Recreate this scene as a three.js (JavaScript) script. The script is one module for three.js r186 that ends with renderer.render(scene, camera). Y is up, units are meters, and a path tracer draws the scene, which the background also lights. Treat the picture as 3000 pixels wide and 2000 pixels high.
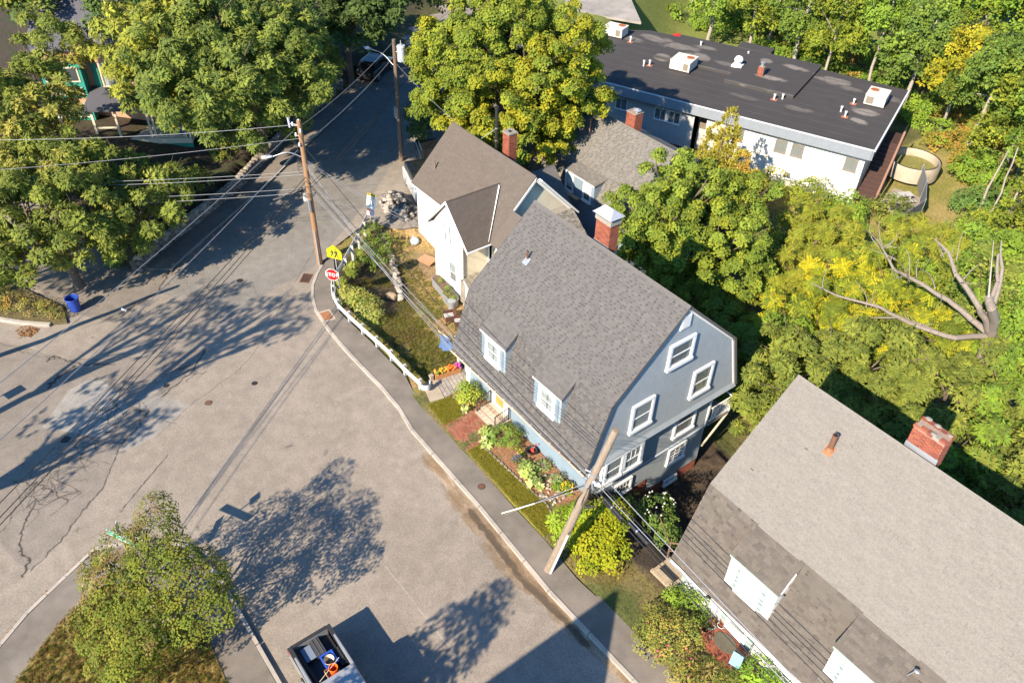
import * as THREE from 'three';
import { mergeGeometries } from 'three/addons/utils/BufferGeometryUtils.js';
import { Sky } from 'three/addons/objects/Sky.js';
import { FontLoader } from 'three/addons/loaders/FontLoader.js';
import { TextGeometry } from 'three/addons/geometries/TextGeometry.js';

// ---------- camera, sky, sun, exposure ----------
const scene = new THREE.Scene();
const camera = new THREE.PerspectiveCamera(45.458, 1024 / 682, 0.5, 900);
camera.position.set(26.803, 30.127, 22.48);
camera.up.set(-0.525, 0.765, -0.373);
camera.lookAt(20.819, 23.69, 17.709);
const renderer = new THREE.WebGLRenderer({ antialias: true });
renderer.toneMapping = THREE.LinearToneMapping;
renderer.toneMappingExposure = 2.55;
renderer.shadowMap.enabled = true;
const SUN = new THREE.Vector3(0.225, 0.555, 0.80).normalize();
const sky = new Sky();
sky.name = 'sky';
sky.scale.setScalar(2000);
const su = sky.material.uniforms;
su.sunPosition.value.copy(SUN); su.turbidity.value = 3; su.rayleigh.value = 1.4; su.mieCoefficient.value = 0.004;
if (su.cloudCoverage) su.cloudCoverage.value = 0;
sky.userData = { kind: 'structure', label: 'clear blue daytime sky above the neighbourhood', category: 'sky' };
scene.add(sky);
scene.environmentIntensity = 0.145;
const sun = new THREE.DirectionalLight(0xffedd2, 4.6);
sun.position.copy(SUN).multiplyScalar(160);
sun.target.position.set(-10, 0, -5);
sun.position.add(sun.target.position);
sun.castShadow = true;
Object.assign(sun.shadow.camera, { left: -75, right: 75, top: 75, bottom: -75, near: 1, far: 400 });
sun.shadow.mapSize.set(4096, 4096);
scene.add(sun, sun.target);

// ---------- helpers ----------
let seed = 7;
const rnd = () => { seed = (seed + 0x6D2B79F5) | 0; let t = Math.imul(seed ^ (seed >>> 15), 1 | seed); t = (t + Math.imul(t ^ (t >>> 7), 61 | t)) ^ t; return ((t ^ (t >>> 14)) >>> 0) / 4294967296; };
const rr = (a, b) => a + (b - a) * rnd();
const pick = (a) => a[Math.floor(rnd() * a.length)];
const V = (x, y, z) => new THREE.Vector3(x, y, z);
const clamp = THREE.MathUtils.clamp, lerp = THREE.MathUtils.lerp, sstep = (a, b, x) => { const t = clamp((x - a) / (b - a), 0, 1); return t * t * (3 - 2 * t); };
const hash = (x, y) => { let h = Math.imul(x | 0, 374761393) ^ Math.imul(y | 0, 668265263); h = Math.imul(h ^ (h >>> 13), 1274126177); return ((h ^ (h >>> 16)) >>> 0) / 4294967296; };
function vn(x, y, px = 0) { // value noise, periodic when px > 0
  const ix = Math.floor(x), iy = Math.floor(y), fx = x - ix, fy = y - iy, sx = fx * fx * (3 - 2 * fx), sy = fy * fy * (3 - 2 * fy);
  const w = (i, j) => px ? hash(((i % px) + px) % px, ((j % px) + px) % px) : hash(i, j);
  return lerp(lerp(w(ix, iy), w(ix + 1, iy), sx), lerp(w(ix, iy + 1), w(ix + 1, iy + 1), sx), sy);
}
const fbm = (x, y, o = 4) => { let s = 0, a = 0.5, n = 0; for (let i = 0; i < o; i++) { s += a * vn(x, y); n += a; a *= 0.5; x = x * 2.03 + 17.1; y = y * 2.03 + 9.7; } return s / n; };
const srgb = (c) => c <= 0.0031308 ? c * 12.92 : 1.055 * Math.pow(c, 1 / 2.4) - 0.055;
function tile(n, px, f) { // tileable texture, f(u,v) -> linear grey or rgb multiplier
  const d = new Uint8Array(n * n * 4);
  for (let j = 0; j < n; j++) for (let i = 0; i < n; i++) { const c = f(i / n, j / n), o = (j * n + i) * 4; for (let k = 0; k < 3; k++) d[o + k] = 255 * clamp(srgb(clamp(typeof c === 'number' ? c : c[k], 0, 1)), 0, 1); d[o + 3] = 255; }
  const t = new THREE.DataTexture(d, n, n); t.wrapS = t.wrapT = THREE.RepeatWrapping; t.magFilter = THREE.LinearFilter; t.colorSpace = THREE.SRGBColorSpace; t.needsUpdate = true; t.repeat.set(1 / px, 1 / px); return t;
}
const pn = (u, v, k) => vn(u * k, v * k, k);
const T = {
  fine: tile(256, 1.1, (u, v) => 0.86 + 0.2 * (pn(u, v, 64) - 0.5) + 0.16 * (pn(u, v, 13) - 0.5) + 0.12 * (pn(u, v, 128) - 0.5)),
  paint: tile(256, 2.3, (u, v) => 0.92 + 0.1 * (pn(u, v, 9) - 0.5) + 0.07 * (pn(u, v, 40) - 0.5)),
  gran: tile(256, 0.9, (u, v) => 0.82 + 0.3 * (pn(u, v, 128) - 0.5) + 0.2 * (pn(u, v, 24) - 0.5)),
  wood: tile(256, 0.8, (u, v) => 0.8 + 0.35 * (vn(u * 40, v * 4, 4 * 10) - 0.5) + 0.1 * (pn(u, v, 60) - 0.5)),
  soil: tile(256, 1.7, (u, v) => 0.75 + 0.5 * (pn(u, v, 60) - 0.5) + 0.5 * (pn(u, v, 21) - 0.5)),
  stain: tile(512, 7, (u, v) => 0.82 + 0.34 * (pn(u, v, 6) - 0.5) + 0.16 * (pn(u, v, 23) - 0.5) + 0.12 * (pn(u, v, 180) - 0.5)),
};
const bumpT = tile(256, 0.35, (u, v) => 0.5 + 0.7 * (pn(u, v, 64) - 0.5) + 0.3 * (pn(u, v, 128) - 0.5)); bumpT.colorSpace = THREE.NoColorSpace;
const L3 = (c) => new THREE.Color().setRGB(c[0], c[1], c[2]);
function mat(c, o = {}) {
  const { map = T.fine, rough = 0.85, bump = 0, ...r } = o;
  const P = r.transmission !== undefined || r.clearcoat !== undefined || r.sheen !== undefined ? THREE.MeshPhysicalMaterial : THREE.MeshStandardMaterial;
  const m = new P({ color: typeof c === 'number' ? new THREE.Color(c) : L3(c), roughness: rough, map: map || null, ...r });
  if (bump) { m.bumpMap = bumpT; m.bumpScale = bump; }
  return m;
}
const M = {
  white: mat([0.78, 0.78, 0.76], { map: T.paint, rough: 0.6 }), trim: mat([0.74, 0.75, 0.75], { map: T.paint, rough: 0.55 }),
  glass: mat([0.92, 0.95, 0.96], { map: null, rough: 0.03, transmission: 0.92, ior: 1.5, thickness: 0 }),
  inside: mat([0.025, 0.024, 0.024], { map: null }), curtain: mat([0.36, 0.36, 0.31], { map: T.paint, rough: 0.95 }),
  blue: mat([0.27, 0.305, 0.33], { map: T.paint, rough: 0.8 }), blueShut: mat([0.19, 0.255, 0.31], { map: T.paint, rough: 0.6 }), navy: mat([0.035, 0.055, 0.09], { map: T.paint, rough: 0.6 }),
  brick: [[0.27, 0.075, 0.038], [0.33, 0.1, 0.05], [0.22, 0.06, 0.035], [0.3, 0.085, 0.055]].map((c) => mat(c, { rough: 0.9, bump: 0.004 })),
  mortar: mat([0.33, 0.24, 0.18], { rough: 0.95, bump: 0.003 }), concrete: mat([0.28, 0.25, 0.21], { bump: 0.003 }), granite: mat([0.47, 0.42, 0.36], { map: T.stain, bump: 0.004 }),
  metal: mat([0.55, 0.56, 0.58], { metalness: 0.7, rough: 0.42 }), galv: mat([0.5, 0.52, 0.55], { map: T.stain, metalness: 0.55, rough: 0.5 }), iron: mat([0.03, 0.028, 0.027], { rough: 0.55 }), rust: mat([0.16, 0.075, 0.04], { map: T.stain, rough: 0.9 }),
  pole: mat([0.33, 0.18, 0.09], { map: T.wood, rough: 0.9, bump: 0.006 }), poleGrey: mat([0.29, 0.225, 0.165], { map: T.wood, rough: 0.92, bump: 0.006 }),
  wire: mat([0.02, 0.02, 0.02], { map: null, rough: 0.6 }), wireGrey: mat([0.32, 0.32, 0.33], { map: null, rough: 0.45, metalness: 0.4 }),
  bark: mat([0.16, 0.12, 0.09], { map: T.wood, rough: 0.95, bump: 0.012 }), barkGrey: mat([0.38, 0.33, 0.28], { map: T.wood, rough: 0.95, bump: 0.012 }), barkDead: mat([0.27, 0.225, 0.185], { map: T.wood, rough: 0.95, bump: 0.01 }),
  rubber: mat([0.015, 0.015, 0.016], { map: null, rough: 0.9 }), black: mat([0.02, 0.02, 0.022], { map: null, rough: 0.5 }),
  soil: mat([0.17, 0.11, 0.07], { map: T.soil, bump: 0.02 }), mulch: mat([0.33, 0.165, 0.08], { map: T.soil, rough: 0.98, bump: 0.03 }),
};
const norm = (g) => { let q = g.index ? g.toNonIndexed() : g; for (const k of Object.keys(q.attributes)) if (!['position', 'normal', 'uv', 'color'].includes(k)) q.deleteAttribute(k); if (!q.attributes.normal) q.computeVertexNormals(); return q; };
function worldUV(g) { // metres, by the face's main direction
  const p = g.attributes.position, n = g.attributes.normal, uv = new Float32Array(p.count * 2);
  for (let i = 0; i < p.count; i++) {
    const ax = Math.abs(n.getX(i)), ay = Math.abs(n.getY(i)), az = Math.abs(n.getZ(i));
    if (ay > 0.55 || (ay > ax && ay > az)) { uv[2 * i] = p.getX(i); uv[2 * i + 1] = p.getZ(i); } else if (ax > az) { uv[2 * i] = p.getZ(i); uv[2 * i + 1] = p.getY(i); } else { uv[2 * i] = p.getX(i); uv[2 * i + 1] = p.getY(i); }
  }
  g.setAttribute('uv', new THREE.BufferAttribute(uv, 2)); return g;
}
const LOCAL = new WeakSet(); // groups whose children are given in the group's own frame
function origin(o) { const v = V(0, 0, 0); for (let p = o; p && p !== scene; p = p.parent) { if (LOCAL.has(p)) return v; v.add(p.position); } return v; }
const used = new Map();
const numbered = (n) => { const k = used.get(n) || 0; used.set(n, k + 1); return k ? n + '_' + String(k).padStart(3, '0') : n; };
function merge(gs) { gs = [].concat(gs).flat(9).filter(Boolean).map(norm); const col = gs.some((g) => g.attributes.color); for (const g of gs) { if (col && !g.attributes.color) g.setAttribute('color', new THREE.BufferAttribute(new Float32Array(g.attributes.position.count * 3).fill(1), 3)); if (!g.attributes.uv) g.setAttribute('uv', new THREE.BufferAttribute(new Float32Array(g.attributes.position.count * 2), 2)); } return gs.length > 1 ? mergeGeometries(gs) : gs[0].clone(); }
function part(name, gs, m, parent, keepUV) {
  const g = merge(gs); if (!keepUV) worldUV(g);
  const o = origin(parent); g.translate(-o.x, -o.y, -o.z);
  const k = new THREE.Mesh(g, m); k.name = name; k.castShadow = k.receiveShadow = true; parent.add(k); return k;
}
function thing(name, label, category, x, y, z, group) {
  const o = new THREE.Group(); o.name = numbered(name); o.position.set(x, y, z); o.userData = { label, category }; if (group) o.userData.group = group; scene.add(o); return o;
}
function solo(name, label, category, gs, m, group, kind) { // a thing that is one mesh
  const o = part(numbered(name), gs, m, scene); o.userData = { label, category }; if (group) o.userData.group = group; if (kind) o.userData.kind = kind; return o;
}
function struct(name, label, category, gs, m, keepUV) { const o = part(numbered(name), gs, m, scene, keepUV); o.userData = { label, category, kind: 'structure' }; return o; }
const box = (x0, x1, y0, y1, z0, z1) => new THREE.BoxGeometry(x1 - x0, y1 - y0, z1 - z0).translate((x0 + x1) / 2, (y0 + y1) / 2, (z0 + z1) / 2);
const bas = (o, ux, uy) => { ux = ux.clone().normalize(); const uz = ux.clone().cross(uy).normalize(), y2 = uz.clone().cross(ux).normalize(); return new THREE.Matrix4().makeBasis(ux, y2, uz).setPosition(o); };
const bb = (m, ...e) => box(...e).applyMatrix4(m);
function ext(m, pts, d, holes = []) { const s = new THREE.Shape(pts.map((p) => new THREE.Vector2(p[0], p[1]))); for (const h of holes) s.holes.push(new THREE.Path(h.map((p) => new THREE.Vector2(p[0], p[1])))); return new THREE.ExtrudeGeometry(s, { depth: d, bevelEnabled: false }).applyMatrix4(m); }
const XY = new THREE.Matrix4();
const UP = bas(V(0, 0, 0), V(1, 0, 0), V(0, 0, -1)); // local (x,y,z) -> world (x, z, -y): flat sheets, extruded upwards
const flat = (pts, y, d) => ext(new THREE.Matrix4().makeTranslation(0, y, 0).multiply(UP), pts.map((p) => [p[0], -p[1]]), d);
function sheet(pts, y) { const g = new THREE.ShapeGeometry(new THREE.Shape(pts.map((p) => new THREE.Vector2(p[0], -p[1])))); return norm(g.applyMatrix4(UP)).translate(0, y, 0); }
function rod(a, b, r1, r2 = r1, n = 8) { const d = b.clone().sub(a), g = new THREE.CylinderGeometry(r2, r1, d.length(), n); g.applyQuaternion(new THREE.Quaternion().setFromUnitVectors(V(0, 1, 0), d.clone().normalize())); return g.translate((a.x + b.x) / 2, (a.y + b.y) / 2, (a.z + b.z) / 2); }
const tube = (pts, r, n = 6, seg = 0) => new THREE.TubeGeometry(new THREE.CatmullRomCurve3(pts), seg || pts.length * 6, r, n);
function slab(a, b, c, d, t) { // quad a b c d (counter-clockwise seen from outside) with thickness t inwards
  const n = b.clone().sub(a).cross(d.clone().sub(a)).normalize().multiplyScalar(-t), q = [a, b, c, d], w = q.map((p) => p.clone().add(n)), pos = [];
  const f = (i, j, k, l) => pos.push(...i.toArray(), ...j.toArray(), ...k.toArray(), ...i.toArray(), ...k.toArray(), ...l.toArray());
  f(a, b, c, d); f(w[3], w[2], w[1], w[0]); for (let i = 0; i < 4; i++) { const j = (i + 1) % 4; f(q[i], w[i], w[j], q[j]); }
  const g = new THREE.BufferGeometry(); g.setAttribute('position', new THREE.Float32BufferAttribute(pos, 3)); g.computeVertexNormals(); return g;
}
function vcol(g, c) { const n = g.attributes.position.count, a = new Float32Array(n * 3); for (let i = 0; i < n; i++) a.set(c, i * 3); g.setAttribute('color', new THREE.BufferAttribute(a, 3)); return g; }
const path = (pts, h, t, y) => pts.slice(1).map((p, i) => { const a = pts[i], dx = p[0] - a[0], dz = p[1] - a[1], l = Math.hypot(dx, dz), nx = (-dz / l) * t / 2, nz = (dx / l) * t / 2, ex = dx / l * 0.02, ez = dz / l * 0.02; return flat([[a[0] - ex + nx, a[1] - ez + nz], [p[0] + ex + nx, p[1] + ez + nz], [p[0] + ex - nx, p[1] + ez - nz], [a[0] - ex - nx, a[1] - ez - nz]], y, h); });

// overlapping shingles on the roof rectangle whose frame is m (x along the eave, y up the slope)
const wedge = (() => { const p = [[0, 0, 1], [1, 0, 1], [1, 1, 0.25], [0, 1, 0.25], [0, 0, 0], [1, 0, 0], [1, 1, 0], [0, 1, 0]], q = [[0, 1, 2, 3], [4, 5, 1, 0], [4, 0, 3, 7], [5, 6, 2, 1]], a = []; for (const f of q) for (const k of [0, 1, 2, 0, 2, 3]) a.push(...p[f[k]]); const g = new THREE.BufferGeometry(); g.setAttribute('position', new THREE.Float32BufferAttribute(a, 3)); g.computeVertexNormals(); return worldUV(g); })();
function shingles(parent, m, W, H, { ex, tw, th, cols, keep = 0, holes = [], ragged = 0, from = 0, jit = 0.08, gap = 0.004, near = null, lam = 0 }) {
  const bulk = [], single = []; let row = 0;
  for (let v = 0; v < H - 0.02; v += ex, row++) {
    const e = Math.min(ex * 1.15, H - v); let u = -rr(0, tw[0]);
    let lowNext = false; while (u < W) {
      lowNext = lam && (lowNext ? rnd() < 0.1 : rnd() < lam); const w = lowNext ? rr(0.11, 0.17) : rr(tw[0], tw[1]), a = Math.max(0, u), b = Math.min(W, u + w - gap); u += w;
      if (b - a < 0.04) continue;
      const cu = (a + b) / 2, cv = v + e / 2; if (holes.some((h) => cu > h[0] && cu < h[1] && cv > h[2] && cv < h[3])) continue;
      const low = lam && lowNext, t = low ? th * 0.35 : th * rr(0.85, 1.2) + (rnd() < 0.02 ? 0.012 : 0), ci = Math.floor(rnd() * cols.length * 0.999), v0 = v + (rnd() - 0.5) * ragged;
      const mm = m.clone().multiply(new THREE.Matrix4().makeTranslation(a, Math.max(0, v0), 0.002 + row * 1e-5)).multiply(new THREE.Matrix4().makeScale(b - a, e, t));
      single.push({ mm, ci, low, d: near ? near.distanceTo(V(cu, cv, 0).applyMatrix4(m)) : 0 });
    }
  }
  if (keep) single.sort((p, q) => p.d - q.d);
  single.forEach((s, i) => {
    if (s.low && lam) bulk.push(vcol(norm(wedge.clone().applyMatrix4(s.mm.clone().multiply(new THREE.Matrix4().makeTranslation(0.06, 0.66, 1.02)).multiply(new THREE.Matrix4().makeScale(0.88, 0.26, 0.2)))), cols[s.ci].map((x) => x * 0.42)));  // dark granule band on low tabs: tooth shadow line put into the colour
    const c = cols[s.ci], k = (s.low ? 0.96 : 1) * (1 + (rnd() - 0.5) * 2 * jit);
    if (i < keep) { s.c = c; } else bulk.push(vcol(norm(wedge.clone().applyMatrix4(s.mm)), c.map((x) => x * k)));
  });
  const bulkMat = mat([1, 1, 1], { map: T.gran, rough: 0.95, vertexColors: true });
  const o = origin(parent), back = new THREE.Matrix4().makeTranslation(-o.x, -o.y, -o.z);
  if (keep) { const ms = cols.map((c) => mat(c, { map: T.gran, rough: 0.95 })); for (const s of single.slice(0, keep)) { const k = new THREE.Mesh(wedge, ms[s.ci]); k.name = 'shingle'; k.applyMatrix4(back.clone().multiply(s.mm)); parent.add(k); } }
  if (bulk.length) { const f = part('shingle_field', bulk, bulkMat, parent); f.userData.kind = 'stuff'; }
}
// brick faces: frame m, width W, height H; every brick its own mesh until the budget ends
const brickG = [0.1, 0.2, 0.21].map((w) => { const g = norm(new THREE.BoxGeometry(w, 0.056, 0.03)); return worldUV(g); });
function bricks(parent, m, W, H, name = 'brick', bw = 0.215, bh = 0.071, depth = 1) {
  const o = origin(parent), back = new THREE.Matrix4().makeTranslation(-o.x, -o.y, -o.z); let r = 0;
  for (let v = bh / 2 + 0.003; v < H - 0.02; v += bh, r++) for (let u = r % 2 ? -bw / 2 : 0; u < W - 0.02; u += bw) {
    const a = Math.max(0.004, u + 0.006), b = Math.min(W - 0.004, u + bw - 0.006); if (b - a < 0.05) continue;
    const k = new THREE.Mesh(brickG[1], pick(M.brick)); k.name = name;
    k.applyMatrix4(back.clone().multiply(m).multiply(new THREE.Matrix4().makeTranslation((a + b) / 2, v, rr(-0.004, 0.004) * depth)).multiply(new THREE.Matrix4().makeScale((b - a) / 0.2, (bh - 0.013) / 0.056, depth)));
    k.castShadow = k.receiveShadow = true; parent.add(k);
  }
}
// sash window: m puts the bottom centre of the outer trim at its origin, z outwards
function win(parent, m, w, h, o = {}) {
  const { tw = 0.1, trim = M.trim, flatIn = false, sashes = 2, mun = null, curt = 0.5, curtMat = M.curtain, proud = 0.1, sideways = false, blind = 0 } = o;
  const iw = w / 2 - tw, y0 = tw * 0.9, y1 = h - tw, mid = (y0 + y1) / 2, G = (...a) => bb(m, ...a);
  const fr = [G(-w / 2, -iw, 0, h, -0.02, proud), G(iw, w / 2, 0, h, -0.02, proud), G(-iw, iw, y1, h, -0.02, proud + 0.003), G(-w / 2 - 0.03, w / 2 + 0.03, -0.04, y0, -0.02, proud + 0.04)];
  const f = part(flatIn ? 'window_frame' : 'window', fr, trim, parent), host = flatIn ? parent : f;
  const s = 0.045, bars = (x0, x1, a, b, z) => [G(x0, x0 + s, a, b, z, z + 0.03), G(x1 - s, x1, a, b, z, z + 0.03), G(x0 + s, x1 - s, a, a + s, z, z + 0.03), G(x0 + s, x1 - s, b - s, b, z, z + 0.03)];
  const mm = (x0, x1, a, b, z, nx, ny) => { const q = []; for (let i = 1; i < nx; i++) { const x = lerp(x0, x1, i / nx); q.push(G(x - 0.012, x + 0.012, a, b, z, z + 0.02)); } for (let j = 1; j < ny; j++) { const y = lerp(a, b, j / ny); q.push(G(x0, x1, y - 0.012, y + 0.012, z + 0.001, z + 0.021)); } return q; };
  const panes = sideways ? [[-iw, 0.02, y0, y1, 0.05], [-0.02, iw, y0, y1, 0.032]] : sashes === 2 ? [[-iw, iw, mid - 0.02, y1, 0.055], [-iw, iw, y0, mid + 0.02, 0.034]] : [[-iw, iw, y0, y1, 0.04]];
  panes.forEach((p, i) => {
    const q = bars(...p); const mu = mun && (mun[i] || null); if (mu) q.push(...mm(p[0] + s, p[1] - s, p[2] + s, p[3] - s, p[4] + 0.004, ...mu));
    part('sash', q, o.sashMat || trim, host);
    part('pane', G(p[0] + s, p[1] - s, p[2] + s, p[3] - s, p[4] + 0.008, p[4] + 0.014), M.glass, host);
  });
  part('interior', [G(-iw, iw, y0, y1, 0.001, 0.005)], M.inside, host);
  if (curt > 0) { const q = [], n = 14; for (let i = 0; i < n; i++) { const a = lerp(-iw, iw, i / n), b = lerp(-iw, iw, (i + 1) / n), t = Math.abs((i + 0.5) / n - 0.5) * 2; if (1 - t > curt) continue; q.push(G(a, b, y0, y1, 0.008 + (i % 2) * 0.009, 0.014 + (i % 2) * 0.009)); } if (q.length) part('curtain', q, curtMat, host); }
  if (blind > 0) part('blind', G(-iw, iw, lerp(y1, y0, blind), y1, 0.024, 0.029), curtMat, host);
  return f;
}
// ---------- ground, streets, pavements ----------
const CURB = [[60, 8.75], [17.71, 8.75], [12.75, 8.9], [7.42, 8.68], [1.44, 8.62], [-0.23, 8.35], [-2.07, 8.28], [-4.58, 8.34], [-6.98, 8.35], [-8.7, 8.24], [-10.24, 8.05], [-11.52, 7.62], [-12.56, 7.07], [-13.5, 6.3], [-14.2, 5.6]];
const ASPH = [...CURB, [-15.6, 4.0], [-17.2, 0.6], [-15.2, -0.6], [-14.6, -2], [-14.9, -9], [-24, -15], [-46, -38], [-56, -32], [-37.42, -8.31], [-26.05, 6.04], [-20.13, 15.04], [-45, 21], [-45, 75], [60, 75]];
const inside = (P, x, z) => { let c = false; for (let i = 0, j = P.length - 1; i < P.length; j = i++) if ((P[i][1] > z) !== (P[j][1] > z) && x < ((P[j][0] - P[i][0]) * (z - P[i][1])) / (P[j][1] - P[i][1]) + P[i][0]) c = !c; return c; };
const dRight = (x, z) => (x + 15.5) * 0.815 - (z - 4.2) * 0.58, dHill = (x, z) => -(x + 20.13) * 0.804 + (z - 15.04) * 0.595, sHill = (x, z) => -((x + 20.13) * 0.595 + (z - 15.04) * 0.804);
const ISLAND = [[-45, 27.5], [-21, 24.2], [-18.79, 22.06], [-17.71, 20.86], [-17.3, 20.1], [-19, 19.9], [-22, 21.2], [-45, 24]];
const CORNER = [[-0.55, 23.4], [0.14, 24.79], [1.04, 26.52], [1.87, 27.64], [4, 31], [30, 31], [30, 19.54], [7.83, 19.54], [4.07, 19.55], [1.6, 20.1], [0.1, 21.6]];
function height(x, z) {
  if (inside(ASPH, x, z)) return -0.14;
  if (z > 7.3 && x > -14) return -0.1;
  const dh = dHill(x, z), sh = sHill(x, z);
  if (dh > -1.5 && sh > -1) return dh < 0.25 ? -0.1 : (0.95 + 2.1 * sstep(0.3, 15, dh)) * sstep(-1, 1.5, sh) + 0.08 * fbm(x, z, 3);
  if (x < -19 && dh > -2) return 0.3;
  const far = -2.4 * sstep(-12, -33, z) + 0.6 * sstep(-60, -95, z);
  const blue = 0.16 - 3.5 * sstep(4.4, -1.2, z) + far;
  const dr = dRight(x, z), k0 = lerp(0.1, 6.5, sstep(0, -5, z)), white = (-0.72 * sstep(6.7, 2.2, z) - 2.5 * sstep(-6.5, -13, z) + far) * sstep(k0, k0 + lerp(3, 8, sstep(0, -5, z)), dr);
  return lerp(white, blue, sstep(-2.2, 0.3, x)) + 0.06 * (fbm(x * 1.3, z * 1.3, 3) - 0.5);
}
{
  const x0 = -90, x1 = 70, z0 = -130, z1 = 50, pos = [], col = [], uv = [], idx = [];
  const xs = [], zs = []; for (let x = x0; x <= x1; x += x > -42 && x < 20 ? 0.4 : 2) xs.push(x); for (let z = z0; z <= z1; z += z > -16 && z < 26 ? 0.4 : 2) zs.push(z);
  const mix = (a, b, t) => a.map((v, i) => lerp(v, b[i], t));
  for (const z of zs) for (const x of xs) {
    pos.push(x, height(x, z), z); uv.push(x, z);
    const n = fbm(x * 0.55, z * 0.55), n2 = fbm(x * 1.9 + 40, z * 1.9);
    let c = mix([0.085, 0.1, 0.022], [0.2, 0.16, 0.055], sstep(0.35, 0.65, n));
    if (x < -0.5 && x > -20 && z > -6 && z < 8) {
      c = mix([0.2, 0.19, 0.032], [0.42, 0.27, 0.11], sstep(0.42, 0.62, n2 * 0.55 + n * 0.45));
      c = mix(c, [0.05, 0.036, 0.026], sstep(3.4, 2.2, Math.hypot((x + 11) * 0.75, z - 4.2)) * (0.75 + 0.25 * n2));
      c = mix(c, [0.15, 0.085, 0.04], sstep(2.0, 0.8, Math.hypot((x + 6.3) * 0.7, z - 4.6)) * sstep(0.35, 0.6, n2));
      c = mix(c, [0.30, 0.2, 0.11], sstep(2.2, 1, Math.hypot(x + 11.5, z + 0.4)) * 0.8);
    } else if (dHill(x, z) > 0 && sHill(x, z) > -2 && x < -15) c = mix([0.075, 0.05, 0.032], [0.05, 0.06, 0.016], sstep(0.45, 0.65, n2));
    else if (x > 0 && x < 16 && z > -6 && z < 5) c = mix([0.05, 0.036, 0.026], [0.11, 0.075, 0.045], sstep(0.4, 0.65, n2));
    else if (z < -32 && x > -8 && x < 14) c = mix([0.24, 0.23, 0.045], [0.38, 0.3, 0.1], sstep(0.4, 0.62, n));
    else if (z < -30 && x < -24) c = mix([0.17, 0.23, 0.03], [0.25, 0.27, 0.06], n2);
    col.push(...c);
  }
  const w = xs.length; for (let j = 0; j < zs.length - 1; j++) for (let i = 0; i < w - 1; i++) { const a = j * w + i; idx.push(a, a + w, a + 1, a + 1, a + w, a + w + 1); }
  const g = new THREE.BufferGeometry(); g.setAttribute('position', new THREE.Float32BufferAttribute(pos, 3)); g.setAttribute('color', new THREE.Float32BufferAttribute(col, 3)); g.setAttribute('uv', new THREE.Float32BufferAttribute(uv, 2)); g.setIndex(idx); g.computeVertexNormals();
  const m = new THREE.Mesh(g, mat([1, 1, 1], { map: T.soil, rough: 1, bump: 0.03, vertexColors: true })); m.name = 'ground'; m.receiveShadow = true; m.userData = { kind: 'structure', label: 'sloping ground of grass, bare soil and leaf litter around the houses', category: 'ground' }; scene.add(m);
}
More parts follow.
